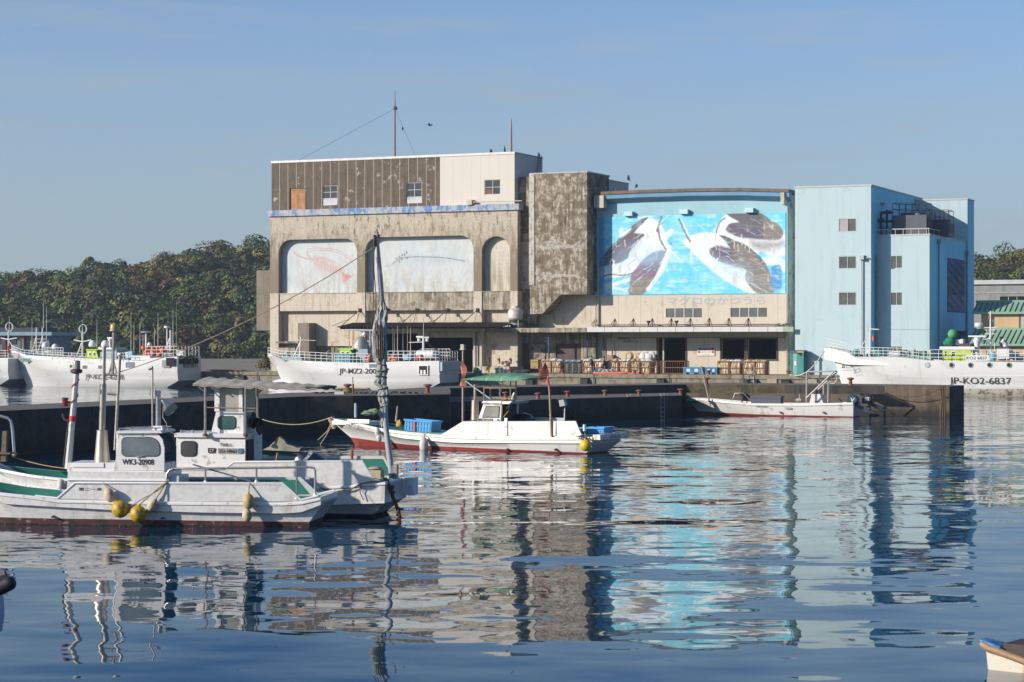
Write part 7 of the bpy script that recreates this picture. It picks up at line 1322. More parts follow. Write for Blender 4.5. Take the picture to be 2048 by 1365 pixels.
    for i in range(25):
        f = i/24; x = 946+(1080-946)*f; yt = 758-12.5*math.sin(min(f*1.15, 1)**.75*math.pi*.5)**.9*(1 if f < .6 else 1-.75*((f-.6)/.4)**1.5) if f < 1 else 755; yb = 759+1.2*math.sin(f*math.pi) if f < .75 else 760-4*((f-.75)/.25); 
        zt_, zb_ = z(1010, yt, 1.0), z(1010, yb, 1.0); u0 = fr.U(x, 1.0); rows.append([(u0, 1.0+1.05*math.cos(a), zb_+(zt_-zb_)*max(0, math.sin(a))**.8) for a in [math.pi*k/10 for k in range(11)]])
    b = MB(); b.grid(rows); b.grid([[(p[0], p[1], p[2]-.015) for p in r0] for r0 in rows]); t.part('canopy', b, M('green_canopy', (.10, .30, .17), .7, var=.14, sc=1.6, patch=((.22, .42, .28), .25, 1.2), seams=(.75, .05, (.26, .46, .33))))
    # lamp, clutter on the roof, net pole, aft lamp, outboard
    b = MB()
    for k in range(7): b.ell(p3(fr, 1003+k*2.6, 799+(k % 3)*2, .7+.1*k), (.10, .09, .07), 7, 5, jit=.2)
    t.part('yellow_line_heap', b, M('yellow_line', (.45, .32, .06), .9)); b = MB(); b.ell(p3(fr, 1026, 799, .8), (.16, .14, .16), 9, 6, jit=.2); b.tube([p3(fr, 1026, 795, .8), p3(fr, 1029, 785, .8)], [.09, .05], 7); t.part('pump', b, galv); b = MB(); b.tube([p3(fr, 1002, 780, .6), p3(fr, 999, 788, .6), p3(fr, 1003, 797, .6)], .04, 6); b.tube([p3(fr, 1000, 778, .6), p3(fr, 1001, 781, .6)], .07, 6); t.part('spot_lamp', b, steel)
    b = MB(); b.tube([p3(fr, 1014, 797, .45), p3(fr, 1003, 800, .45), p3(fr, 1004, 828, .45)], .022, 5); b.tube([p3(fr, 1017, 822, .45), p3(fr, 1007, 834, .45)], .02, 5); t.part('yellow_hose', b, M('yellow_line', (.45, .32, .06)))
    c = p3(fr, 1046, 836, 1.9); b = MB(); prof = [(-.46, -.3), (-.45, .03), (-.25, .2), (0, .24), (.3, .17), (.45, .0), (.47, -.3)]; rows = [[(c[0]+x*k, c[1]+w, c[2]+h*k2) for x, h in prof] for w, k, k2 in ((-.27, .8, .7), (-.2, .96, .94), (0, 1, 1), (.2, .96, .94), (.27, .8, .7))]; b.grid(rows); b.face(rows[0]); b.face(rows[-1][::-1]); t.part('outboard_cowl', b, M('cowl_navy', (.010, .012, .028)))
    bxC(t, 'inner_coaming', M('pale_grey_blue', (.40, .46, .46), .6), 1040, 1128, 834, 843, 2.2, .1); bxC(t, 'inner_coaming', wh, 1022, 1041, 835, 843, 2.2, .1)
    b = MB(); b.tube([p3(fr, 1129, 842, 1.3), p3(fr, 1130, 812, 1.3)], .04, 7); t.part('lamp_staff', b, galv); b = MB(); q = p3(fr, 1127, 806, 1.25); b.hexa([(q[0]-.1, 1.1, q[2]-.16), (q[0]+.16, 1.1, q[2]-.10), (q[0]+.16, 1.35, q[2]-.10), (q[0]-.1, 1.35, q[2]-.16)], [(q[0]-.16, 1.1, q[2]+.12), (q[0]+.08, 1.1, q[2]+.16), (q[0]+.08, 1.35, q[2]+.16), (q[0]-.16, 1.35, q[2]+.12)]); t.part('floodlight', b, M('lamp_grey', (.35, .37, .34), .3))
    b = MB(); b.tube([p3(fr, 1119, 801, 1.2), p3(fr, 1112, 798, 1.2), p3(fr, 1106, 797, 1.2)], .015, 4); t.part('lamp_lead', b, dkframe)
    for x in (1011, 1108): p = fr.pix(x, 899.5, 0); b = MB(); b.lathe([(.02, -.14), (.05, -.13), (.06, 0)], (p[0], .2, p[1]), 10, axis='v'); t.part('through_hull', b, M('rusty_fitting', (.10, .06, .045)))
    b = MB(); x, y = 1150, 880; b.box(fr.U(926, .0), fr.U(927, 0), .2, .3, .8, .81); 
    b = MB(); a = us+.0; b.box(a, a+.35, .05, 2*hb-.05, .62, .84); t.part('stern_platform', b, wh)
    t.text('山丸丸', lambda a_, b_: (us+.36, .9+1.0*a_, .65+.15*b_), M('brown_lettering', (.12, .06, .03)), bold=.01)
    txC(t, 'かつうら', 697, 727, 849.5, 855.5, .33, blacktxt, .012)
    b = MB(); b.tube([p3(fr, 1103, 873, -.02), p3(fr, 1099, 782, -.05), p3(fr, 1095.5, 752, -.05)], [.055, .045, .03], 7); b.tube([p3(fr, 1097.5, 770, -.06), p3(fr, 1095.6, 757, -.06)], .05, 6, m=1); o = t.part('net_pole', b, [M('bamboo', (.42, .28, .14), .6, var=.1), M('signal_red', (.7, .03, .04))])
    return t
boatC()
def crate_blue(label, x0, x1, y0, y1, v, d, slope=0, fr=FC):
    t = T('fish_crate', label, 'crate', fr, p3(fr, x0, y1, v), 'blue plastic fish crates'); a, z1 = fr.pix(x0, y0, v); c, _ = fr.pix(x1, y0, v); z0 = fr.Z(x0, y1, v); m = M('crate_blue', (.03, .33, .66), .5, var=.08); sl_ = slope; b = MB(); w = .03
    for q in ((a, c, v, v+w), (a, c, v+d-w, v+d), (a, a+w, v+w, v+d-w), (c-w, c, v+w, v+d-w)): b.box(*q, z0, z1)
    b.box(a+w, c-w, v+w, v+d-w, z0, z0+w); b.box(a-.04, c+.04, v-.04, v, z1-.07, z1+.01); b.box(a-.04, c+.04, v+d, v+d+.04, z1-.07, z1+.01)
    n = 9
    for k in range(n): x = a+(c-a)*(k+.5)/n; b.box(x-.02, x+.02, v-.025, v, z0+.03, z1-.09)
    b.box(a, c, v-.03, v, (z0+z1)/2-.02, (z0+z1)/2+.02)
    if sl_:
        cc = Vector((a, v, z0)); R_ = Matrix.Rotation(sl_, 3, 'Y'); b.v = [tuple(cc+R_@(Vector(p)-cc)) for p in b.v]
    t.part('crate_body', b, m); return t, a, c, z0, z1, m
tc_, a_, c_, z0_, z1_, m_ = crate_blue('blue plastic crate with a red tag on the foredeck of the red-bottomed boat', 809, 862, 838, 861, .35, .8, .06)
bb = MB(); bb.box((a_*.6+c_*.4)-.05, (a_*.6+c_*.4)+.05, .28, .33, z0_, z1_-.1); tc_.part('red_tag', bb, M('signal_red', (.7, .03, .04)))
crate_blue('blue crate standing at the stern of the red-bottomed boat', 1160, 1208, 855, 867, .9, .8, -.03)
b = MB(); b.ell(p3(FC, 798, 848, .8), (.14, .1, .18), 8, 6, jit=.3); solo('yellow_line_bundle', 'little yellow rope bundle left of the tagged blue crate', 'rope bundle', b, M('yellow_line', (.45, .32, .06)), FC, p3(FC, 798, 848, .8))
fender('c', 'round yellow buoy hanging at the stern corner of the red-bottomed boat', p3(FC, 1171, 891, -.25), .245, FC, M('bright_yellow_buoy', (.72, .50, .01), .45, var=.08), p3(FC, 1170, 866, -.1), 1.02)
b = MB(); r_ = random.Random(6)
for k in range(9): b.tube([p3(FC, 1160+r_.uniform(0, 6), 872, -.1), p3(FC, 1163+r_.uniform(-6, 14), 876+r_.uniform(-3, 3), -.2), p3(FC, 1170, 880, -.22)], .018, 4)
b.tube([p3(FC, 1169, 862, -.1), p3(FC, 1169, 849, -.1)], .07, 7, m=1); solo('rope_tangle', 'dark rope tangle above the bright yellow buoy', 'rope', b, [M('black_green_rope', (.02, .03, .025), .9), whiteclean], FC, p3(FC, 1169, 872, -.2))
fender('c', 'white sausage fender half in the water below the tagged crate', p3(FC, 847.5, 891, -.2), .2, FC, buoyW, p3(FC, 849, 868, -.02), 1.9, 0)
fender('c', 'cluster of small white net floats at the bow flank, upper one', p3(FC, 755, 866, .0), .13, FC, buoyW, p3(FC, 755, 855, .12), 1.6, -.15)
fender('c', 'lower one of the small white net floats at the bow flank', p3(FC, 758, 877, -.05), .12, FC, buoyW, None, 1.5, -.2)
def handnet():
    fr = FC; t = T('landing_net', 'red mesh net bag on a bamboo pole standing on the red-bottomed boat', 'net', fr, p3(fr, 1096, 766, -.05)); b = MB(); pts = [(1092, 723), (1094, 735), (1096, 752)]; top = Vector(p3(fr, 1091, 724, -.05)); L_ = [(1091, 724), (1084, 738), (1077, 752), (1076, 761), (1088, 765), (1096, 756), (1097, 748), (1093, 735)]
    R_ = [Vector(p3(fr, x, y, -.05)) for x, y in L_]
    for i in range(len(R_)): b.tube([R_[i], R_[(i+1) % len(R_)]], .014, 4)
    n = 11
    for s in (-.12, .12):
        for i in range(n):
            f = i/(n-1); A_ = R_[0].lerp(R_[3], f) if f < .99 else R_[3]; B_ = R_[0].lerp(R_[5], f); m_ = (A_+B_)/2+Vector((0, s*math.sin(f*3), 0)); b.tube([A_, m_, B_], .009, 3)
        for i in range(n):
            f = i/(n-1); e = R_[3].lerp(R_[4], f*1.6) if f < .6 else R_[4].lerp(R_[5], (f-.6)*2.5); m_ = (R_[0]+e)/2+Vector((0, s, 0)); b.tube([R_[0], m_, e], .009, 3)
    t.part('mesh_bag', b, M('red_net', (.42, .09, .06), .8))
handnet()
# tall thin staff with lantern beyond boat C (belongs to the small craft alongside)
def staff():
    fr = FC; v = 3.2; t = T('light_staff', 'thin rusty staff with square lantern and pink rag rising left of the green canopy', 'lamp post', fr, p3(fr, 926, 848, v)); b = MB(); b.tube([p3(fr, 926, 848, v), p3(fr, 926, 700, v)], [.065, .05], 7); t.part('pole', b, M('brown_grey_pole', (.30, .26, .21), .6, .3, var=.15)); b = MB(); q = p3(fr, 926, 700, v); b.box(q[0]-.11, q[0]+.11, v-.1, v+.1, q[2], q[2]+.08, 0); b.box(q[0]-.085, q[0]+.085, v-.085, v+.085, q[2]+.08, q[2]+.26, 0); t.part('lantern', b, M('cream_lantern', (.42, .38, .26), .4))
    b = MB(); rows = []
    for i in range(12): f = i/11; p = p3(fr, 924+6*f*(1-f)*2, 722+50*f, v-.06); w = .10+.12*math.sin(f*5)**2; rows.append([(p[0]-w*.5, v-.1, p[2]), (p[0], v-.18-.04*math.sin(i), p[2]), (p[0]+w, v-.08, p[2]-.03)])
    b.grid(rows); t.part('rag', b, M('pink_rag', (.50, .18, .15), .9, var=.25, sc=6))
    b = MB(); b.lathe([(.1, 0), (.1, .04), (0, .05)], p3(fr, 926, 703, v), 10)
staff()
for k, (pts, lab) in enumerate(((((666, 838), (655, 862), (636, 880)), 'upper bow line of the red-bottomed boat running down to the left'), (((668, 842), (652, 872), (641, 888)), 'lower bow line of the red-bottomed boat dipping into the water'), (((664, 836), (600, 845), (520, 830)), 'long sagging mooring line from the white bow towards the awning boat'))):
    ropeline(lab, [p3(FC, x, y, 1.3) for x, y in pts] if k < 2 else sag(p3(FC, 664, 834, 1.3), p3(FC, 517, 836, 1.3), .33, 12), .022, M('pale_rope', (.42, .36, .24), .9), FC, p3(FC, 666, 838, 1.3), 'mooring_rope')
# ---------------------------------------------------------------- boat D: skiff with two outboards
FD = Fr((1705-CX)*133.6/F, 133.6, 23); bxD, txD = FT(FD)
def boatD():
    fr = FD; z = fr.Z; hb = 1.05; vc = hb; us = fr.U(1706, 0); ub = fr.U(1372, vc); L = us-ub; tt = lambda px: (fr.U(px, 0)-ub)/L
    gz = [(0, z(1372, 795, vc)), (tt(1400), z(1400, 797)), (tt(1440), z(1440, 801)), (tt(1500), z(1500, 806.5)), (tt(1600), z(1600, 807.5)), (1, z(1705, 805))]
    wh = M('gelcoat_bright', (.80, .78, .74)); t = T('skiff', 'long open white skiff with two tilted outboards below the brown outer wall', 'motor boat', fr, (us, vc, 0), 'small fishing boats moored at the pier')
    lev = [(ub, us, hb, gz, .36, .8, .98, 0), (ub+.06, us, hb+.03, [(a, b-.05) for a, b in gz], .36, .8, .98, 0), (ub+.06, us, hb+.03, [(a, b-.14) for a, b in gz], .36, .8, .98, 0), (ub+.12, us, hb-.03, [(a, b-.17) for a, b in gz], .37, .85, .97, 0), (ub+.9, us-.03, hb-.12, [(0, .22), (.4, .10), (1, .05)], .45, 1, .95, 1), (ub+1.15, us-.05, hb-.16, [(0, -.03), (1, -.03)], .5, 1.05, .95, 1), (ub+2, us-.1, .2, [(0, -.4), (1, -.4)], .5, 1.2, .9, 1)]
    hull(t, fr, lev, [(0, gz[0][1]-.1), (.2, .75), (1, .6)], vc, .1, [wh, antired2, wh], 44, wh)
    txD(t, 'WK3-32525', 1511, 1534, 811, 814.5, -.04, blacktxt, .01); bxD(t, 'name_plate', galv, 1570, 1582, 815, 818, -.045, .01)
    for x in (1561, 1647): p = fr.pix(x, 825, 0); b = MB(); b.lathe([(.02, -.10), (.07, -.1), (.07, 0)], (p[0], .06, p[1]), 8, axis='v'); t.part('zinc_anode', b, rust)
    # console
    b = panel(fr, [(1619, 806), (1623, 788), (1640, 788), (1646, 806)], .7, .7); t.part('console', b, wh); b = panel(fr, [(1625, 788), (1628, 780), (1639, 780), (1638, 788)], .75, .6); t.part('console_screen', b, M('tinted_screen', (.06, .06, .06), .3)); txD(t, 'WK3', 1628, 1640, 801.5, 805, .69, M('brown_lettering', (.12, .06, .03)), .01)
    # frame
    b = MB(); A0, A1 = p3(fr, 1613, 806, .2), p3(fr, 1613.5, 744, .2); B0, B1 = p3(fr, 1656, 805, .2), p3(fr, 1657, 764, .2)
    b.tube([A0, A1], .05, 6); b.tube([B0, B1], .05, 6); b.tube([A1, p3(fr, 1670, 742.5, .2)], .045, 6); b.tube([p3(fr, 1612, 797, .15), p3(fr, 1667, 744, .15)], .05, 6); b.tube([p3(fr, 1636, 779, 1.8), p3(fr, 1674, 744, 1.8)], .045, 6); b.tube([A1, p3(fr, 1640, 771, .2)], .025, 5); b.tube([p3(fr, 1624, 745, 1.8), p3(fr, 1648, 766, 1.8)], .025, 5); b.tube([p3(fr, 1647, 804, 1.8), p3(fr, 1647, 765, 1.8)], .045, 6); b.tube([p3(fr, 1618, 743, 1.8), p3(fr, 1674, 742, 1.8)], .045, 6); b.tube([p3(fr, 1670, 742.5, .2), p3(fr, 1674, 743, 1.8)], .04, 6); t.part('bimini_frame', b, M('pale_steel_frame', (.52, .48, .44), .45, .3))
    b = MB(); b.hexa([tuple(Vector(A1)+Vector((0, 0, 0))), p3(fr, 1662, 743, .2), p3(fr, 1664, 743, 1.8), p3(fr, 1619, 744, 1.8)], [tuple(Vector(q)+Vector((0, 0, .06))) for q in (A1, p3(fr, 1662, 743, .2), p3(fr, 1664, 743, 1.8), p3(fr, 1619, 744, 1.8))]); t.part('rolled_bimini', b, M('rolled_canvas', (.45, .41, .37), .9))
    b = MB(); 
    for vv in (.5, 1.3): b.tube([p3(fr, 1465, 800, vv), p3(fr, 1470, 787, vv), p3(fr, 1487, 786.5, vv), p3(fr, 1500, 800, vv)], .035, 6)
    b.tube([p3(fr, 1465, 800, .5), p3(fr, 1460, 797, .5)], .05, 6); t.part('bow_rail', b, steel)
    bxD(t, 'icebox', M('dark_slate_box', (.07, .09, .12), .6), 1502, 1561, 792, 807, .3, .7); bxD(t, 'icebox_lid', M('dark_slate_box', (.07, .09, .12)), 1500.5, 1562.5, 792.5, 795, .26, .78)
    b = MB(); b.ell(p3(fr, 1598, 800, .8), (.25, .2, .14), 8, 6, jit=.2); b.tube([p3(fr, 1599, 806, .8), p3(fr, 1599, 788, .8)], .03, 5); t.part('anchor_gear', b, galv)
    # outboards, tilted up
    def outboard(x0, y0, v, col, txt, s=1.0):
        c = Vector(p3(fr, x0, y0, v)); b = MB(); W_ = .27*s
        prof = [(-.36, -.30), (-.40, .0), (-.34, .26), (-.16, .40), (.10, .40), (.34, .26), (.42, .02), (.26, -.26)]; rows = [[(c.x+x*k*s, c.y+w*s, c.z+h*k2*s) for x, h in prof] for w, k, k2 in ((-.27, .78, .8), (-.2, .95, .96), (-.08, 1, 1), (.08, 1, 1), (.2, .95, .96), (.27, .78, .8))]; b.grid(rows); b.grid([[r[0], r[-1]] for r in rows]); b.face(rows[0]); b.face(rows[-1][::-1]); o = t.part('outboard_motor', b, M(col[0], col[1], .25, var=.05))
        b = MB(); b.hexa([(c.x+.0*s, v-.13, c.z-.30*s), (c.x+.30*s, v-.13, c.z-.20*s), (c.x+.30*s, v+.13, c.z-.20*s), (c.x+.0*s, v+.13, c.z-.30*s)], [(c.x+.95*s, v-.06, c.z-.78*s), (c.x+1.15*s, v-.06, c.z-.50*s), (c.x+1.15*s, v+.06, c.z-.50*s), (c.x+.95*s, v+.06, c.z-.78*s)]); b.tube([(c.x+.9*s, v, c.z-.72*s), (c.x+1.35*s, v, c.z-.75*s)], [.1*s, .05*s], 8); b.hexa([(c.x+.95*s, v-.02, c.z-.85*s), (c.x+1.1*s, v-.02, c.z-.85*s), (c.x+1.1*s, v+.02, c.z-.85*s), (c.x+.95*s, v+.02, c.z-.85*s)], [(c.x+1.05*s, v-.02, c.z-.7*s), (c.x+1.3*s, v-.02, c.z-.7*s), (c.x+1.3*s, v+.02, c.z-.7*s), (c.x+1.05*s, v+.02, c.z-.7*s)]); t.part('drive_leg', b, M(col[0], col[1]), o)
        b = MB(); q = Vector((c.x+1.36*s, v, c.z-.76*s))
        for k in range(3): a = k*2.09+.4; d_ = Vector((.1, math.cos(a), math.sin(a))); e_ = Vector((-.25, -math.sin(a), math.cos(a)))*.1; b.face([q, q+d_*.12+e_, q+d_*.24, q+d_*.12-e_]); b.face([q+Vector((.012, 0, 0)), q+d_*.12+e_+Vector((.012, 0, 0)), q+d_*.24+Vector((.012, 0, 0)), q+d_*.12-e_+Vector((.012, 0, 0))])
        b.lathe([(.05, -.06), (.05, .06), (0, .08)], q, 8, axis='u'); t.part('propeller', b, steel, o)
        if txt: t.text(txt, lambda a_, b_: (c.x-.14*s+.28*s*a_+.06*b_, v-.285*s, c.z-.08+.26*s*b_), whiteclean, parent=o, bold=.03)
    outboard(1706, 801, .65, ('outboard_blue_grey', (.05, .075, .12)), 'V', .98); outboard(1735, 799, 1.55, ('outboard_charcoal', (.035, .042, .05)), '125', .92)
    b = MB(); b.tube([p3(fr, 1677, 797, .4), p3(fr, 1686, 804, .4)], .04, 5); t.part('tiller_arm', b, black)
    b = MB(); b.ell(p3(fr, 1382, 801, .7), (.42, .18, .16), 9, 6, jit=.15); t.part('green_net_heap', b, M('bright_green_net', (.01, .26, .14), .8, var=.2)); b = MB(); b.ell(p3(fr, 1374, 796, 1.0), (.16, .2, .2), 8, 6, jit=.2); t.part('bow_gear', b, rustdark)
    return t
boatD()
ropeline('line from the skiff bow up to the bollard on the long wall', sag(p3(FD, 1374, 795, 1.0), p3(FD, 1350, 786, 2.2), .12, 6), .03, M('pale_rope', (.42, .36, .24)), FD, p3(FD, 1374, 795, 1.0), 'mooring_rope')
# ---------------------------------------------------------------- boat E: bow corner, lower right; boat F: rail end at the left edge
def boatE():
    fr = Fr((1985-CX)*31/F, 31, 38); t = T('dinghy', 'cream boat corner with blue-wrapped rail end at the lower right frame edge', 'dinghy', fr, (0, 0, 0)); z = fr.Z
    P_ = lambda x, y, v=0: p3(fr, x, y, v)
    b = MB(); out = [(1972, 1300), (1976, 1338), (1997, 1348), (1999, 1400), (2200, 1440), (2200, 1372), (2048, 1322)]; b.prism([fr.pix(x, y, 0) for x, y in out], 'v', 0, .06); 
    b.prism([fr.pix(x, y, 0) for x, y in ((1972, 1300), (1976, 1338), (1999, 1400), (2005, 1400), (1990, 1305))], 'v', .06, 1.2); t.part('hull', b, M('cream_hull', (.66, .60, .50), .5, var=.05, patch=((.50, .33, .09), .2, 3)))
    b = MB(); b.tube([P_(1962, 1287, -.03), P_(1978, 1297, -.03), P_(2002, 1305, -.03), P_(2048, 1322, -.03), P_(2200, 1378, -.03)], [.05, .06, .055, .055, .055], 9); t.part('wooden_gunwale', b, M('tan_rail', (.36, .23, .12), .6, var=.25, sc=5))
    b = MB(); b.hexa([P_(1960, 1283, .0), P_(2000, 1302, 0), P_(2010, 1290, .9), P_(1972, 1280, .9)], [P_(1960, 1278, .0), P_(2000, 1296, 0), P_(2010, 1284, .9), P_(1972, 1275, .9)]); b.tube([P_(1965, 1284, .02), P_(1999, 1300, .0)], .05, 8); t.part('blue_wrapping', b, M('blue_tarp', (.02, .26, .55), .6, var=.3, sc=4, patch=((.45, .55, .6), .3, 6)))
    b = MB(); b.box(fr.U(2005, .05), fr.U(2200, .05), .08, .7, z(2048, 1330, .1), z(2048, 1290, .1)); t.part('inner_shelf', b, M('dark_brown_wood', (.06, .04, .035), .7, var=.3, sc=6))
boatE()
def boatF():
    fr = Fr((-20-CX)*24/F, 24, 0); t = T('rail_end', 'dark rounded pole end poking in at the left frame edge above the water', 'pole', fr, p3(fr, 0, 1165, 0)); b = MB(); b.tube([p3(fr, -60, 1198, 0), p3(fr, 0, 1176, 0), p3(fr, 18, 1167, 0)], .085, 14); b.ell(p3(fr, 18, 1167, 0), .085, 12, 8); t.part('pole', b, M('black_sleeve', (.012, .014, .02), .6)); b = MB(); b.tube([p3(fr, -60, 1170, .05), p3(fr, 12, 1148, .05)], .05, 8); t.part('pink_lashing', b, M('mauve_rope', (.16, .12, .13), .9))
    b = MB(); b.lathe([(.02, -.28), (.10, -.22), (.125, -.05), (.115, .15), (.06, .26), (.03, .3)], p3(fr, -13, 1222, 0), 14); solo('fender', 'pale fender hanging under the dark pole end at the left edge', 'fender', b, M('pale_blue_foam', (.45, .52, .58)), fr, p3(fr, -13, 1222, 0), 'fenders and buoys hung over the boats')
boatF()
# ================================================================ gear on the quay and the pier, people, birds
def bollard(label, fr, c, h=.48, r=.17, group='rust red mooring bollards', mat=None):
    t = T('bollard', label, 'bollard', fr, c, group); b = MB(); b.lathe([(r*1.5, 0), (r*1.45, .03), (r, .06), (r*.9, h*.62), (r*1.1, h*.72)], c, 14); t.part('stem', b, mat or M('bollard_red', (.27, .10, .065), .8, var=.2, sc=6, patch=((.18, .10, .07), .25, 5)))
    b = MB(); b.lathe([(r*1.1, h*.72), (r*1.8, h*.76), (r*1.95, h*.84), (r*1.7, h*.94), (r*.8, h), (0, h)], c, 14); t.part('cap', b, mat or M('bollard_red', (.27, .10, .065))); return t
def onplane(px, py, z): Y = (H-z)*F/(py-CY); return ((px-CX)*Y/F, Y, z)
for px, py, z, lab in ((695, 786, ZP, 'bollard wrapped in yellow-brown rope on the block left of the furled sail'), (855, 786.5, ZP, 'tall straight bollard on the block between the sail and the pink rag staff'), (1011, 796, 1.36, 'dim bollard seen through the posts of the green canopy boat'), (1076, 798, 1.36, 'bollard on the ledge just right of the green canopy'),
                       (1135, 794, 1.36, 'bollard on the ledge above the boat with the bamboo net pole'), (1210, 792, 1.36, 'bollard on the ledge left of the two wall ladders'), (1278, 791.5, 1.36, 'bollard on the ledge between the two wall ladders'), (1361, 789, 1.36, 'last bollard of the ledge, beside the skiff bow'),
                       (1413, 770.6, ZP, 'bollard on the outer wall next to the thin leaning staff'), (1701, 770.8, ZP, 'single bollard on the outer wall in front of the right-hand ship')): bollard(lab, W, onplane(px, py, z), .52 if z > 1.5 else .38, .125 if z > 1.5 else .105)
for px, lab in ((1125, 'bollard on the far quay under the pallet stack'), (1269, 'bollard on the far quay by the red hose end'), (1417, 'bollard on the far quay before the smaller blue bin'), (1577, 'bollard on the far quay left of the teal booth'), (1021, 'low bollard on the far quay right of the green trestle')): bollard(lab, Q, (U(px, .5), .5, ZQ+.04), .42, .14, 'bollards on the far quay')
# rope round the first bollard and rings along the block
c = onplane(695, 786, ZP); b = MB()
for k in range(4): b.tube([(c[0]+(.27-.02*k)*math.cos(a*.5), c[1]+(.27-.02*k)*math.sin(a*.5), c[2]+.05+.07*k) for a in range(14)], .04, 5)
solo('rope_coil', 'mustard coloured rope wound round the foot of the first bollard', 'rope', b, M('mustard_rope', (.25, .20, .07), .9, var=.3), W, c)
for (x0, x1, lab) in ((625, 690, 'old rope lying along the edge of the block left of the first bollard'), (712, 760, 'dark rope along the block edge behind the sail'), (780, 845, 'rope snaking along the block edge right of the sail')):
    b = MB(); r_ = random.Random(x0); b.tube([(lambda q: (q[0], q[1], ZP+.04+.05*abs(math.sin(k*1.9))))(onplane(x0+(x1-x0)*k/12, 788.5-r_.uniform(0, 2), ZP)) for k in range(13)], .035, 5); solo('rope', lab, 'rope', b, darkrope, W, onplane(x0, 788, ZP))
c = onplane(706, 788, ZP); b = MB(); b.tube([c, (c[0], c[1], ZP+.55)], .06, 6); b.tube([(c[0], c[1], ZP+.5), (c[0]-.02, c[1], ZP+.92)], .025, 5); solo('iron_post', 'thin rusty iron post standing on the block', 'post', b, rust, W, c)
c = onplane(678, 789, ZP); b = MB(); b.box(c[0]-.25, c[0]+.25, c[1], c[1]+.3, ZP+.003, ZP+.16); solo('foam_box', 'small white foam block on the pier beside the first bollard', 'box', b, whiteclean, W, c)
# thick ropes and tyres hanging on the pier faces
b = MB(); 
for dx in (-.12, .02, .14): g0 = g(1886, 135.2); b.tube([(g0[0]+dx, 135.45, ZP+.05), (g0[0]+dx*.7+.04, 135.4, .9), (g0[0]+dx*1.2, 135.4, -.1)], .06, 6)
solo('hanging_rope', 'bundle of heavy dark ropes hanging down the end of the outer wall', 'rope', b, M('brown_rope', (.13, .09, .055)), W, (g(1886, 135.4)[0], 135.4, ZP))
ropeline('thin line looping along the brown outer wall', sag((g(1780, 136.6)[0], 136.55, 1.35), (g(1880, 135.3)[0], 135.35, 1.75), .3, 10), .025, darkrope, W, (g(1780, 136.6)[0], 136.5, 1.35), 'rope')
def lerpledge(px): f = (px-899)/(1364-899); return 119.6+(134.5-119.6)*f
for px, lab in ((1258, 'left one of the two pale ladders on the dark ledge'), (1325, 'right one of the two pale ladders on the dark ledge')):
    Y = lerpledge(px)-.25; Y2 = lerpledge(px+8)-.25; t = T('wall_ladder', lab, 'ladder', W, (g(px, Y)[0], Y, 0), 'ladders on the pier ledge'); x0, x1 = g(px-3.5, Y)[0], g(px+3.5, Y2)[0]
    for x, yy in ((x0, Y), (x1, Y2)): b = MB(); b.tube([(x, yy, -.3), (x, yy, 1.42), (x, yy+.25, 1.5)], .035, 5); t.part('rail', b, M('ladder_pale', (.42, .42, .40), .5))
    for k in range(5): b = MB(); b.tube([(x0, Y, .05+.3*k), (x1, Y2, .05+.3*k)], .028, 5); t.part('rung', b, M('ladder_pale', (.42, .42, .40)))
for px, lab in ((935, 'tyre'), (1130, 'tyre'), (1142, 'tyre')):
    Y = lerpledge(px)-.2; c = (g(px, Y)[0], Y, .45+.1*(px == 1130)); b = MB(); b.tube([(c[0]+.3*math.cos(k*.524)*.75, c[1]-.22*math.cos(k*.524)*.3, c[2]+.34*math.sin(k*.524)) for k in range(13)], .11, 7, cap=False); solo('tyre_fender', {935: 'black tyre hung on the ledge left of the exhaust stack', 1130: 'left tyre of the pair hung behind the aft lamp', 1142: 'right tyre of the pair hung behind the aft lamp'}[px], 'tyre', b, black, W, c, 'tyre fenders on the ledge')
# junction box and cables on the dark left wing
f_ = (61+200)/810; Yb = 82.5+29*f_-.1; c = ((61-CX)*Yb/F, Yb, H-(846-CY)*Yb/F); b = MB(); b.box(c[0]-.16, c[0]+.16, c[1]-.3, c[1]+.3, c[2]-.15, c[2]+.15); solo('junction_box', 'small grey box fixed to the dark pier wall at the left', 'box', b, M('box_grey', (.20, .22, .22), .6), W, c)
def wallp(px, py, off=.15): f = (px+200)/810; Y = 82.5+29*f-off*2.0; return ((px-CX)*Y/F, Y, H-(py-CY)*Y/F)
ropeline('pale blue hose trailing from the grey box to the water', [wallp(58, 852), wallp(50, 862), wallp(42, 880), wallp(34, 905)], .03, M('pale_blue_hose', (.16, .26, .33), .6), W, wallp(58, 852), 'hose', 'hose')
ropeline('long pale blue hose arching along the dark pier wall', [wallp(80, 849), wallp(115, 848.5), wallp(150, 852), wallp(190, 866), wallp(230, 882)], .035, M('pale_blue_hose', (.16, .26, .33)), W, wallp(80, 849), 'hose', 'hose')
for a, c_, lab in (((0, 855), (190, 930), 'lower black cable drooping over the dark pier wall'), ((150, 832), (205, 868), 'short black cable by the beacon post')): ropeline(lab, sag(wallp(*a), wallp(*c_), .5, 8), .035, black, W, wallp(*a), 'cable', 'cable')
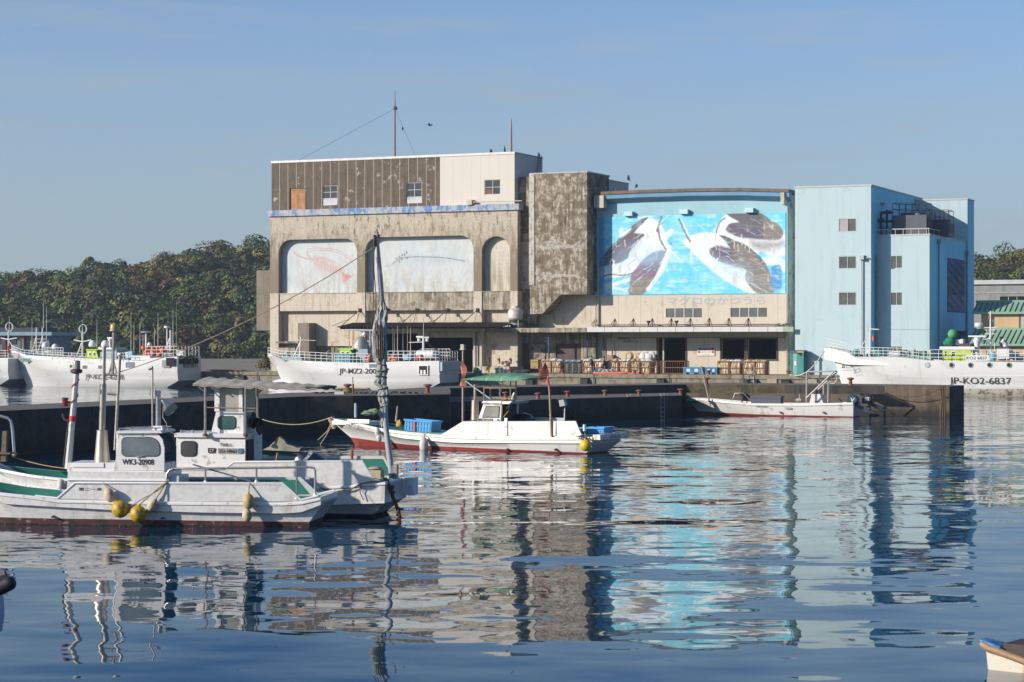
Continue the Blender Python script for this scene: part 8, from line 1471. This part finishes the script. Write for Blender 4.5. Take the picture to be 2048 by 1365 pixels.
# far quay face: rubber fenders, ladder, cover plates
for px, lab in ((1168, 'rubber fender on the quay face below the pallets'), (1321, 'rubber fender on the quay face below the dark doorway'), (1570, 'rubber fender on the quay face below the right windows'), (1059, 'rubber fender on the quay face behind the net bag'), (1494, 'long rubber strip left of the quay ladder'), (1511, 'long rubber strip right of the quay ladder'), (482, 'rubber fender on the quay behind the left ship stern')):
    x = U(px, -.3); w = .12 if px in (1494, 1511) else .38; b = MB(); b.prism([(-.02, .3), (-.38, .42), (-.38, 1.12), (-.02, 1.3)], 'u', x-w, x+w); solo('quay_fender', lab, 'fender', b, black, Q, (x, -.1, .3), 'rubber fenders on the quay face')
t = T('quay_ladder', 'steel ladder between two rubber strips on the far quay face', 'ladder', Q, (U(1502, -.1), -.1, .2)); x0, x1 = U(1497, -.1), U(1508, -.1)
for x in (x0, x1): b = MB(); b.tube([(x, -.2, -.2), (x, -.2, ZQ+.6), (x, .25, ZQ+.75), (x, .3, ZQ+.04)], .035, 5); t.part('rail', b, galv)
for k in range(6): b = MB(); b.tube([(x0, -.2, .1+.3*k), (x1, -.2, .1+.3*k)], .03, 5); t.part('rung', b, galv)
for px, w in ((1544, .45), (1625, .4), (24, .3)): x = U(px, -.13); b = MB(); b.box(x-w, x+w, -.15, -.002, .1, 1.28); solo('cover_plate', {1544: 'pinkish cover plate on the quay face right of the ladder', 1625: 'pinkish cover plate on the quay face behind the skiff frame', 24: 'pale cover plate on the quay at the far left'}[px], 'plate', b, M('pink_plate', (.40, .33, .26), .8), Q, (x, -.1, .1), 'cover plates on the quay face')
# cages of nets and rope
cagem = M('cage_rust', (.25, .11, .055), .8, var=.3, sc=5); ropeheap = M('net_heap', (.85, .70, .48), .95, var=.25, sc=6, patch=((.45, .33, .2), .2, 4)); sack = M('white_sack', (.70, .67, .62), .85, var=.12, sc=3); burl = M('tan_sack', (.52, .38, .23), .9, var=.2, sc=3)
def cage(px0, px1, lab, fill, v=2.2, h=1.22, d=1.25, mat=cagem, dark=False):
    x0, x1 = U(px0, v), U(px1, v); z0 = ZQ+.04; t = T('net_cage', lab, 'cage', Q, (x0, v, z0), 'rusty net cages along the market wall'); b = MB(); n = max(4, int((x1-x0)/.22)); rr = .028
    for x in (x0, x1):
        for vv in (v, v+d): b.tube([(x, vv, z0), (x, vv, z0+h)], rr*1.6, 5)
    for zz in (z0+.06, z0+h*.5, z0+h): b.tube([(x0, v, zz), (x1, v, zz), (x1, v+d, zz), (x0, v+d, zz), (x0, v, zz)], rr*1.3, 5)
    for k in range(1, n): x = x0+(x1-x0)*k/n; b.tube([(x, v, z0), (x, v, z0+h)], rr*.8, 4)
    for k in range(1, 5): y = v+d*k/5; b.tube([(x1, y, z0), (x1, y, z0+h)], rr*.8, 4)
    t.part('frame', b, mat)
    if fill:
        b = MB(); r_ = random.Random(px0); 
        for k in range(int((x1-x0)*5)+2):
            x = r_.uniform(x0+.12, x1-.12); y = v+.1; b.tube([(x+r_.uniform(-.12, .12), y+r_.uniform(0, .1), z0+.05), (x+r_.uniform(-.1, .1), y+r_.uniform(0, .08), z0+h*.4), (x+r_.uniform(-.1, .1), y+r_.uniform(0, .08), z0+h*.75), (x+r_.uniform(-.12, .12), y+.15, z0+h*.98)], .07, 6)
        b.box(x0+.08, x1-.08, v+.16, v+d-.06, z0+.05, z0+h*.96); solo('net_bundle', lab.replace('cage', 'net bundle inside the cage', 1), 'net', b, ropeheap, Q, (x0, v, z0), 'nets stored in the cages')
        b = MB()
        for k in range(5): b.ell((x0+(x1-x0)*(k+.5)/5, v+d*.45+r_.uniform(-.15, .15), z0+h*.95), (.3, .4, r_.uniform(.16, .34)), 9, 6, jit=.12)
        solo('cover_sheet', lab.replace('cage', 'crumpled sheet over the cage', 1), 'sheet', b, (sack, burl)[fill-1], Q, (x0, v, z0+h*.9), 'sheets over the net cages')
for a in ((1082, 1101, 'cage at the left end, half behind the red net bag', 2), (1102, 1120.5, 'cage just left of the pallet stack', 1), (1165, 1185, 'cage beside the standing man in black', 1), (1187, 1208, 'cage behind the second dark-clothed figure', 1), (1214, 1235, 'cage under the small box on the wall', 2), (1238, 1257, 'cage below the upright rope coil', 1),
          (1260, 1278, 'cage below the tan sack pile', 2), (1280, 1298.5, 'cage below the white sack pile', 1), (1300, 1313, 'cage in shade by the big doorway', 0), (1322, 1369, 'long cage standing empty in the big doorway', 0), (1435.5, 1457, 'cage right of the smaller blue bin, tan sack on top', 2), (1459, 1480, 'cage with white sheet under the left dark window', 1), (1486, 1508, 'cage behind the ladder hoops', 2), (1509, 1530, 'cage with a broad tan heap under the right dark window', 2)): cage(*a)
def heap(name, lab, cat, px, py, v, r, mat, n=6, seed=1, **k):
    c = P(px, py, v); r_ = random.Random(seed); b = MB()
    for i in range(n): b.ell((c[0]+r_.uniform(-.5, .5)*r[0], c[1]+r_.uniform(-.5, .5)*r[1], c[2]+r_.uniform(-.5, .5)*r[2]), (r[0]*r_.uniform(.4, .7), r[1]*.6, r[2]*r_.uniform(.45, .75)), 10, 7, jit=.1)
    return solo(name, lab, cat, b, mat, Q, c, **k)
heap('sack_pile', 'tan sacks heaped above the cages by the doorway', 'sacks', 1279, 718, 3.9, (.55, .5, .9), burl, 7, 2); heap('sack_pile', 'big crumpled white sacks heaped above the cages by the doorway', 'sacks', 1295, 719, 3.9, (.85, .5, .8), sack, 8, 3); heap('sack_pile', 'dull brown sacks at the doorway side of the white heap', 'sacks', 1308, 722, 4.2, (.5, .5, .8), M('dull_sack', (.26, .2, .13), .9), 6, 4)
c = P(1257, 712, 3.6); b = MB()
for k in range(4): b.tube([(c[0]+(.28+.05*k)*math.cos(a*.45), c[1]+.05*k, c[2]+(.28+.05*k)*math.sin(a*.45)) for a in range(15)], .06, 6)
solo('rope_reel', 'upright ring of straw coloured rope leaning above the cages', 'rope coil', b, M('straw_rope', (.52, .38, .17), .9, var=.3, sc=9), Q, c)
q = R4(1213, 710, 1225, 721, 7.3); b = MB(); b.box(q[0], q[1], 7.3, 7.98, q[2], q[3]); solo('wall_box', 'brownish pink box mounted on the market wall', 'box', b, M('pink_box', (.36, .24, .19), .8), Q, (q[0], 7.3, q[2]))
b = MB(); b.tube([P(1187, 746.2, 1.2), P(1245, 746.2, 1.2), P(1257, 744.5, 1.25)], [.16, .16, .12], 9); b.tube([P(1256, 747, 1.1), P(1298, 747.5, 1.1)], .10, 8); solo('red_hose', 'fat red hose lying along the quay edge', 'hose', b, M('hose_red', (.62, .13, .08), .6, var=.1), Q, P(1187, 748, 1.2))
def bluebin(px0, px1, lab):
    v = 2.0; x0, x1 = U(px0, v), U(px1, v); z0 = ZQ+.04; t = T('blue_bin', lab, 'bin', Q, (x0, v, z0), 'blue plastic bulk bins'); m = M('bin_blue', (.05, .27, .45), .5, var=.08); b = MB(); z1 = z0+.68
    b.box(x0, x1, v, v+1, z0+.12, z1); b.box(x0-.04, x1+.04, v-.05, v+1.05, z1-.09, z1)
    for k in range(12): x = x0+(x1-x0)*(k+.5)/12; b.box(x-.025, x+.025, v-.04, v-.001, z0+.12, z1-.09)
    for f in (0, .42, .85): x = x0+(x1-x0)*f; b.box(x, x+(x1-x0)*.15, v-.02, v+1, z0, z0+.119)
    t.part('tub', b, m); 
    for f in (.18, .6): b = MB(); x = x0+(x1-x0)*f; b.box(x, x+(x1-x0)*.2, v-.052, v-.041, z0+.24, z0+.52); t.part('white_panel', b, M('bin_panel', (.55, .66, .72)))
bluebin(1366.5, 1404.5, 'larger blue bulk bin right of the big doorway'); bluebin(1410.5, 1434.5, 'smaller blue bulk bin behind the thin leaning staff')
def pallets():
    v = 2.2; t = T('pallet_stack', 'stack of black pallets with light blue ones on top', 'pallets', Q, (U(1130, v), v, ZQ+.04)); r_ = random.Random(5)
    for k in range(8):
        z0 = ZQ+.05+k*.165; o = r_.uniform(-.12, .12); x0, x1 = U(1131, v)+o, U(1160, v)+o; b = MB(); b.box(x0, x1, v, v+1.1, z0+.1, z0+.14)
        for f in (0, .45, .9): b.box(x0+(x1-x0)*f, x0+(x1-x0)*(f+.1), v, v+1.1, z0, z0+.099)
        b.box(x0, x1, v-.01, v+.01, z0-.0, z0+.03); t.part('pallet', b, M('pallet_light_blue', (.22, .50, .62)) if k == 7 else M('pallet_black', (.03, .035, .04), .6, var=.4, sc=4, patch=((.35, .3, .2), .15, 3)))
pallets()
heap('gear_pile', 'tangle of black and white floats in front of the second dark-clothed figure', 'gear', 1206, 744, 1.5, (1.5, .4, .35), M('black_white_gear', (.05, .05, .05), .8, patch=((.65, .65, .65), .45, 5)), 12, 7)
heap('gear_pile', 'low dark pile with blue bits before the left roller door', 'gear', 1045, 744, 2.5, (1.3, .6, .3), M('dark_gear', (.025, .03, .035), .8, patch=((.10, .35, .5), .12, 5)), 10, 8)
heap('net_pile', 'bright green net heaped against the plinth', 'net', 956, 743, 2.0, (.5, .4, .5), M('emerald_net', (.01, .25, .12), .85, var=.3, sc=6), 7, 9)
heap('net_pile', 'orange-red net floats spread on the quay behind the left ship stern', 'net', 462, 741.5, 2.0, (2.6, .6, .12), M('orange_net', (.28, .10, .06), .9, var=.4, sc=5), 16, 12)
b = MB(); q = R4(973, 731.5, 980, 744, 2.4); b.hexa([(q[0], 2.2, q[2]), (q[1], 2.2, q[2]), (q[1], 2.25, q[2]), (q[0], 2.25, q[2])], [(q[0], 2.6, q[3]), (q[1], 2.6, q[3]), (q[1], 2.65, q[3]), (q[0], 2.65, q[3])]); solo('yellow_board', 'small yellow board leaning on the plinth', 'board', b, M('board_yellow', (.62, .42, .03), .6), Q, (q[0], 2.4, q[2]))
b = MB(); a = P(998, 732, 2.4)
for dx in (-.28, .28):
    for dv in (-.25, .25): b.tube([(a[0]+dx*.2, a[1], a[2]), (a[0]+dx, a[1]+dv, ZQ+.04)], .035, 5)
b.tube([(a[0]-.17, a[1]-.1, ZQ+.35), (a[0]+.17, a[1]-.1, ZQ+.35)], .03, 5); solo('trestle', 'green A-shaped trestle on the quay before the annexe', 'trestle', b, M('trestle_green', (.03, .30, .14), .6), Q, (a[0], a[1], ZQ))
t = T('air_conditioner', 'cream outdoor air conditioner unit on the plinth', 'air conditioner', Q, P(1001, 731, 6)); q = R4(1000.5, 721, 1014, 731, 6); b = MB(); b.box(q[0], q[1], 6, 6.5, q[2], q[3]); t.part('casing', b, M('ac_cream', (.58, .52, .40), .6)); b = MB(); b.lathe([(0, -.02), (.17, -.02), (.19, 0)], ((q[0]*.62+q[1]*.38), 6, (q[2]+q[3])/2), 14, axis='v'); t.part('fan_grille', b, dkframe)
for px, lab in ((978, 'left'), (999, 'middle'), (1022, 'right')):
    a = P(px, 722, 5.4); b = MB(); b.tube([(a[0], a[1], ZQ+.9), a, (a[0]-.1, a[1], a[2]+.25)], [.07, .1, .16], 7); solo('vent_stub', {'left': 'leftmost rusty vent stub above the plinth', 'middle': 'rusty vent stub beside the air conditioner', 'right': 'rightmost rusty vent stub above the plinth'}[lab], 'vent', b, rust, Q, (a[0], a[1], ZQ+.9), 'rusty vent stubs')
b = MB(); q = R4(1061, 719, 1076, 737, 3); b.box(q[0], q[1], 3, 3.9, q[2], q[3]); solo('timber_box', 'yellow-brown timber box with black hoses in front of the left roller door', 'box', b, M('box_ochre', (.42, .28, .10), .8, var=.2, patch=((.06, .05, .04), .3, 4)), Q, (q[0], 3, q[2]))
def tower2():
    v = 5.6; c = P(1031, 655, v); t = T('cooling_tower', 'round grey-white cooling tower standing on the concrete canopy', 'cooling tower', Q, c); z = lambda py: Z(1031, py, v)-c[2]; r = (U(1045, v)-U(1016, v))/2; b = MB(); b.lathe([(r*.78, z(640)), (r*.97, z(637)), (r*.97, z(623)), (r*.72, z(617)), (r*.45, z(615.5)), (r*.45, z(612)), (0, z(612))], c, 20); t.part('shell', b, M('frp_white', (.60, .57, .50), .5, var=.08, patch=((.35, .33, .3), .3, 2)))
    b = MB(); b.lathe([(r*.80, z(646)), (r*.80, z(640))], c, 18); t.part('louvre_band', b, black); b = MB(); b.lathe([(r*.25, z(655)), (r*.8, z(650)), (r*.86, z(646))], c, 18); t.part('basin', b, M('frp_white', (.60, .57, .50)))
    for k in range(4): a = k*1.57+.78; b = MB(); b.tube([(c[0]+r*.95*math.cos(a), v+r*.95*math.sin(a), c[2]), (c[0]+r*.95*math.cos(a), v+r*.95*math.sin(a), c[2]+z(640))], .05, 5); t.part('leg', b, galv)
tower2()
def booth():
    v = 3.6; x0, x1 = U(1582.5, v), U(1606, v); z0 = ZQ+.01; z1 = Z(1582, 703, v); t = T('booth', 'teal glass booth with a blue and yellow top at the foot of the blue building', 'booth', Q, (x0, v, z0)); m = M('booth_teal', (.04, .26, .22), .5)
    for x in (x0, x1):
        for vv in (v, v+1.1): b = MB(); b.box(x-.07, x+.07, vv-.07, vv+.07, z0, z1); t.part('corner_post', b, m)
    b = MB(); b.box(x0-.1, x1+.1, v-.1, v+1.2, z1+.003, z1+.12); t.part('roof', b, dkframe); b = MB(); b.box(x0-.1, (x0+x1)/2, v-.12, v-.102, z1-.1, z1+.02); t.part('blue_band', b, M('band_blue', (.03, .12, .4))); b = MB(); b.box((x0+x1)/2, x1+.1, v-.12, v-.102, z1-.1, z1+.02); t.part('yellow_band', b, M('board_yellow', (.62, .42, .03)))
    b = MB(); b.box(x0+.1, x0+.55, v+.0, v+.03, z0, z1-.2); t.part('door', b, M('booth_glass', (.25, .45, .42), .2)); b = MB(); b.box(x0+.3, x0+.5, v-.02, v-.002, z0+.9, z0+1.3); t.part('notice', b, whiteclean); b = MB(); b.box(x0+.1, x1-.1, v+1.1, v+1.13, z0, z1-.1); t.part('back_panel', b, M('teal_panel', (.05, .32, .30), .4))
booth()
ropeline('heavy white mooring line from the right ship bow down to the quay', sag(P(1648, 702, -3), P(1576, 748, .6), .9, 14), .05, M('white_rope', (.60, .56, .48), .9), Q, P(1576, 748, .6), 'mooring_rope')
ropeline('bow line looping under the stem of the right ship', [P(1672, 748, -3.2), P(1674, 760, -3), P(1668, 767, -2.5), P(1650, 768, -1)], .05, M('white_rope', (.60, .56, .48)), Q, P(1672, 748, -3.2), 'mooring_rope')
b = MB(); a = onplane(1414, 771, ZP); b.tube([(a[0]+.1, a[1]-1.2, .6), (a[0]-.45, a[1]-.9, 3.2)], [.06, .04], 6); b.tube([(a[0]-.45, a[1]-.9, 3.2), (a[0]-.25, a[1]-.9, 2.8)], .03, 5); solo('leaning_staff', 'thin pale staff leaning against the outer wall by a bollard', 'staff', b, M('weathered_wood', (.4, .33, .25)), W, (a[0], a[1]-1.2, .6))
# people
def person(lab, fr, c, face, bend=0, squat=0, h=1.64):
    me = bpy.data.meshes.new('body'); k = h/1.7; ca, sa = math.cos(face), math.sin(face)
    hipz = .90*k-squat; sh = Vector((bend*.45, 0, hipz+.50*k-bend*.12)); J = {0: ((0, 0, hipz), .14), 1: ((bend*.2, 0, hipz+.26*k), .165), 2: (tuple(sh), .185), 3: ((sh.x+bend*.12, 0, sh.z+.11), .06), 4: ((sh.x+bend*.2+.02, 0, sh.z+.20), .088), 5: ((sh.x+bend*.26+.03, 0, sh.z+.30), .085)}; E = [(0, 1), (1, 2), (2, 3), (3, 4), (4, 5)]; i = 6
    for s in (-1, 1):
        L_ = [((0, s*.10, hipz-.05), .115), ((.05+squat*.7, s*.12, hipz*.52), .085), ((-.02, s*.12, .09), .06), ((.13, s*.13, .045), .042)]
        A_ = [((sh.x, s*.19, sh.z), .068), ((sh.x+.02+bend*.1, s*.25, sh.z-.28), .05), ((sh.x+.20+bend*.1, s*.16, sh.z-.42-.1*(1-bend)), .038), ((sh.x+.27+bend*.1, s*.12, sh.z-.44-.12*(1-bend)), .034), ((sh.x+.33+bend*.1, s*.11, sh.z-.46-.14*(1-bend)), .02)]
        for ch, root in ((L_, 0), (A_, 2)):
            p = root
            for q in ch: J[i] = q; E.append((p, i)); p = i; i += 1
    vs = [(x*ca-y*sa, x*sa+y*ca, z) for (x, y, z), r in J.values()]; me.from_pydata(vs, E, []); o = bpy.data.objects.new('tmp', me); COL.objects.link(o); o.modifiers.new('s', 'SKIN'); me.skin_vertices or None
    for k_, ((_, r)) in enumerate(J.values()): me.skin_vertices[0].data[k_].radius = (r, r)
    me.skin_vertices[0].data[0].use_root = True; o.modifiers.new('d', 'SUBSURF').levels = 2; o.modifiers['d'].render_levels = 2; dg = bpy.context.evaluated_depsgraph_get(); dg.update(); ev = bpy.data.meshes.new_from_object(o.evaluated_get(dg)); bpy.data.objects.remove(o)
    for m_ in (M('black_jacket', (.015, .015, .018), .8), M('grey_trousers', (.09, .10, .12), .85), M('skin', (.50, .29, .20), .6), M('boots', (.02, .02, .02), .5)): ev.materials.append(m_)
    for p in ev.polygons: z_ = p.center.z; p.material_index = 3 if z_ < .10 else 1 if z_ < hipz-.02 else 2 if (z_ > sh.z+.12 or math.hypot(p.center.x, p.center.y) > abs(sh.x)+.27) else 0; p.use_smooth = True
    t = T('person', lab, 'person', fr, c); t.part('body', ev, None); b = MB(); hx, hz_ = sh.x+bend*.24+.0, sh.z+.29; b.ell(((hx-.02)*ca+c[0], (hx-.02)*sa+c[1], hz_+.045+c[2]), (.105, .10, .10), 10, 7, jit=.04); t.part('hair', b, M('black_hair', (.01, .01, .012), .7)); return t
person('man in black jacket and grey trousers standing at the quay edge by the cages', Q, (U(1184.5, 1.2), 1.2, ZQ+.01), 3.6, .12, 0, 1.66)
person('second dark-clothed figure standing behind a tangle of floats', Q, (U(1210, 2.0), 2.0, ZQ+.01), 3.6, .15, .02, 1.62)
# birds
def bird(lab, fr, c, h=.45, fly=False, s=1):
    b = MB(); m = M('bird_brown', (.045, .035, .028), .8)
    if fly: b.ell(c, (.22, .08, .07), 8, 6); b.add([(c[0]-.05, c[1], c[2]), (c[0]+.1, c[1], c[2]), (c[0]+.12, c[1]+.3, c[2]+.22), (c[0]-.02, c[1]+.7, c[2]+.1), (c[0]+.12, c[1]-.3, c[2]+.22), (c[0]-.02, c[1]-.7, c[2]+.1)], [(0, 1, 2, 3), (0, 5, 4, 1)])
    else: b.lathe([(.03, 0), (.10, h*.15), (.13, h*.4), (.10, h*.7), (.05, h*.8), (.075, h*.9), (.04, h), (0, h)], c, 9, sx=1.15*s); b.tube([(c[0]+.1*s, c[1], c[2]+h*.25), (c[0]+.2*s, c[1], c[2]-h*.2)], [.05, .02], 5); b.tube([(c[0]-.05*s, c[1], c[2]+h*.9), (c[0]-.13*s, c[1], c[2]+h*.86)], [.03, .005], 4)
    solo('bird', lab, 'bird', b, m, fr, c, 'kites and crows resting on the roofs')
bird('squat bird on the warehouse roof edge, left of the slender one', Q, (U(982, 6.5), 6.5, ZRU+.12), .4); bird('slender bird perched next to the shorter mast', Q, (U(1009.5, 6.4), 6.4, ZRU+.12), .62, s=.6); v_ = V(1083, URR); bird('bird on the rear corner of the warehouse roof by the ladder', Q, (URR-.3, v_, ZRU+.12), .5)
bird('bird at the end of the grey rooftop room', Q, (U(1257, 11.5), 11.5, Z(1257, 361, 11.5)), .55); bird('little bird on the bowed eave', Q, (U(1273, 9), 9, Z(1273, 377, 9)+.1), .35, s=-1); bird('gull flying high right of the tall radio mast', Q, P(860, 251, 20), fly=True); bird('bird clinging to the guy collar of the tall radio mast', Q, (U(792, 8.8), 8.8, Z(792, 219, 8.8)), .35)
# bush and railing behind the middle ship bow
def bush():
    c = Q.w(U(528, 1.5), 1.5, ZQ); C2 = [(c.x+random.uniform(-.9, .9), c.y+random.uniform(-.4, .4), ZQ+.35+random.uniform(0, .9)) for _ in range(9)]
    V_, Cc, Fc = leaves(C2, [(.55, .45, .5)]*9, 90, .08, [(.05, .07, .02)]*9, [(.32, .13, .03)]*9, [.5]*9); o = bpy.data.objects.new('bush', leafmesh('bush', V_, Cc, Fc, tuple(c))); COL.objects.link(o); o.location = c; tag(o, 'scruffy bush with orange tips on the quay at the middle ship bow', 'bush')
    for kk, px in enumerate((1590,)): 
        c = Q.w(U(1569, 7.0), 7.0, Z(1569, 652, 7.0)); V_, Cc, Fc = leaves([(c.x, c.y, c.z), (c.x-.5, c.y, c.z-.05)], [(.5, .3, .3)]*2, 80, .07, [(.10, .12, .03)]*2, [(.2, .2, .05)]*2, [.4]*2); o = bpy.data.objects.new('bush', leafmesh('bush', V_, Cc, Fc, tuple(c))); COL.objects.link(o); o.location = c; tag(o, 'weeds growing on the right end of the market canopy', 'weeds')
bush()
def haze():
    b = MB(); b.box(-330, 330, -70, 640, -7.5, 62); m = bpy.data.materials.new('haze'); m.use_nodes = True; n = m.node_tree; n.nodes.clear(); o = n.nodes.new('ShaderNodeOutputMaterial'); v = n.nodes.new('ShaderNodeVolumePrincipled')
    v.inputs['Color'].default_value = (.72, .88, 1, 1); v.inputs['Density'].default_value = .0002; v.inputs['Anisotropy'].default_value = .2; n.links.new(v.outputs[0], o.inputs['Volume'])
    ob = solo('haze', None, None, b, m, W, (0, 0, 0), kind='stuff')
haze()
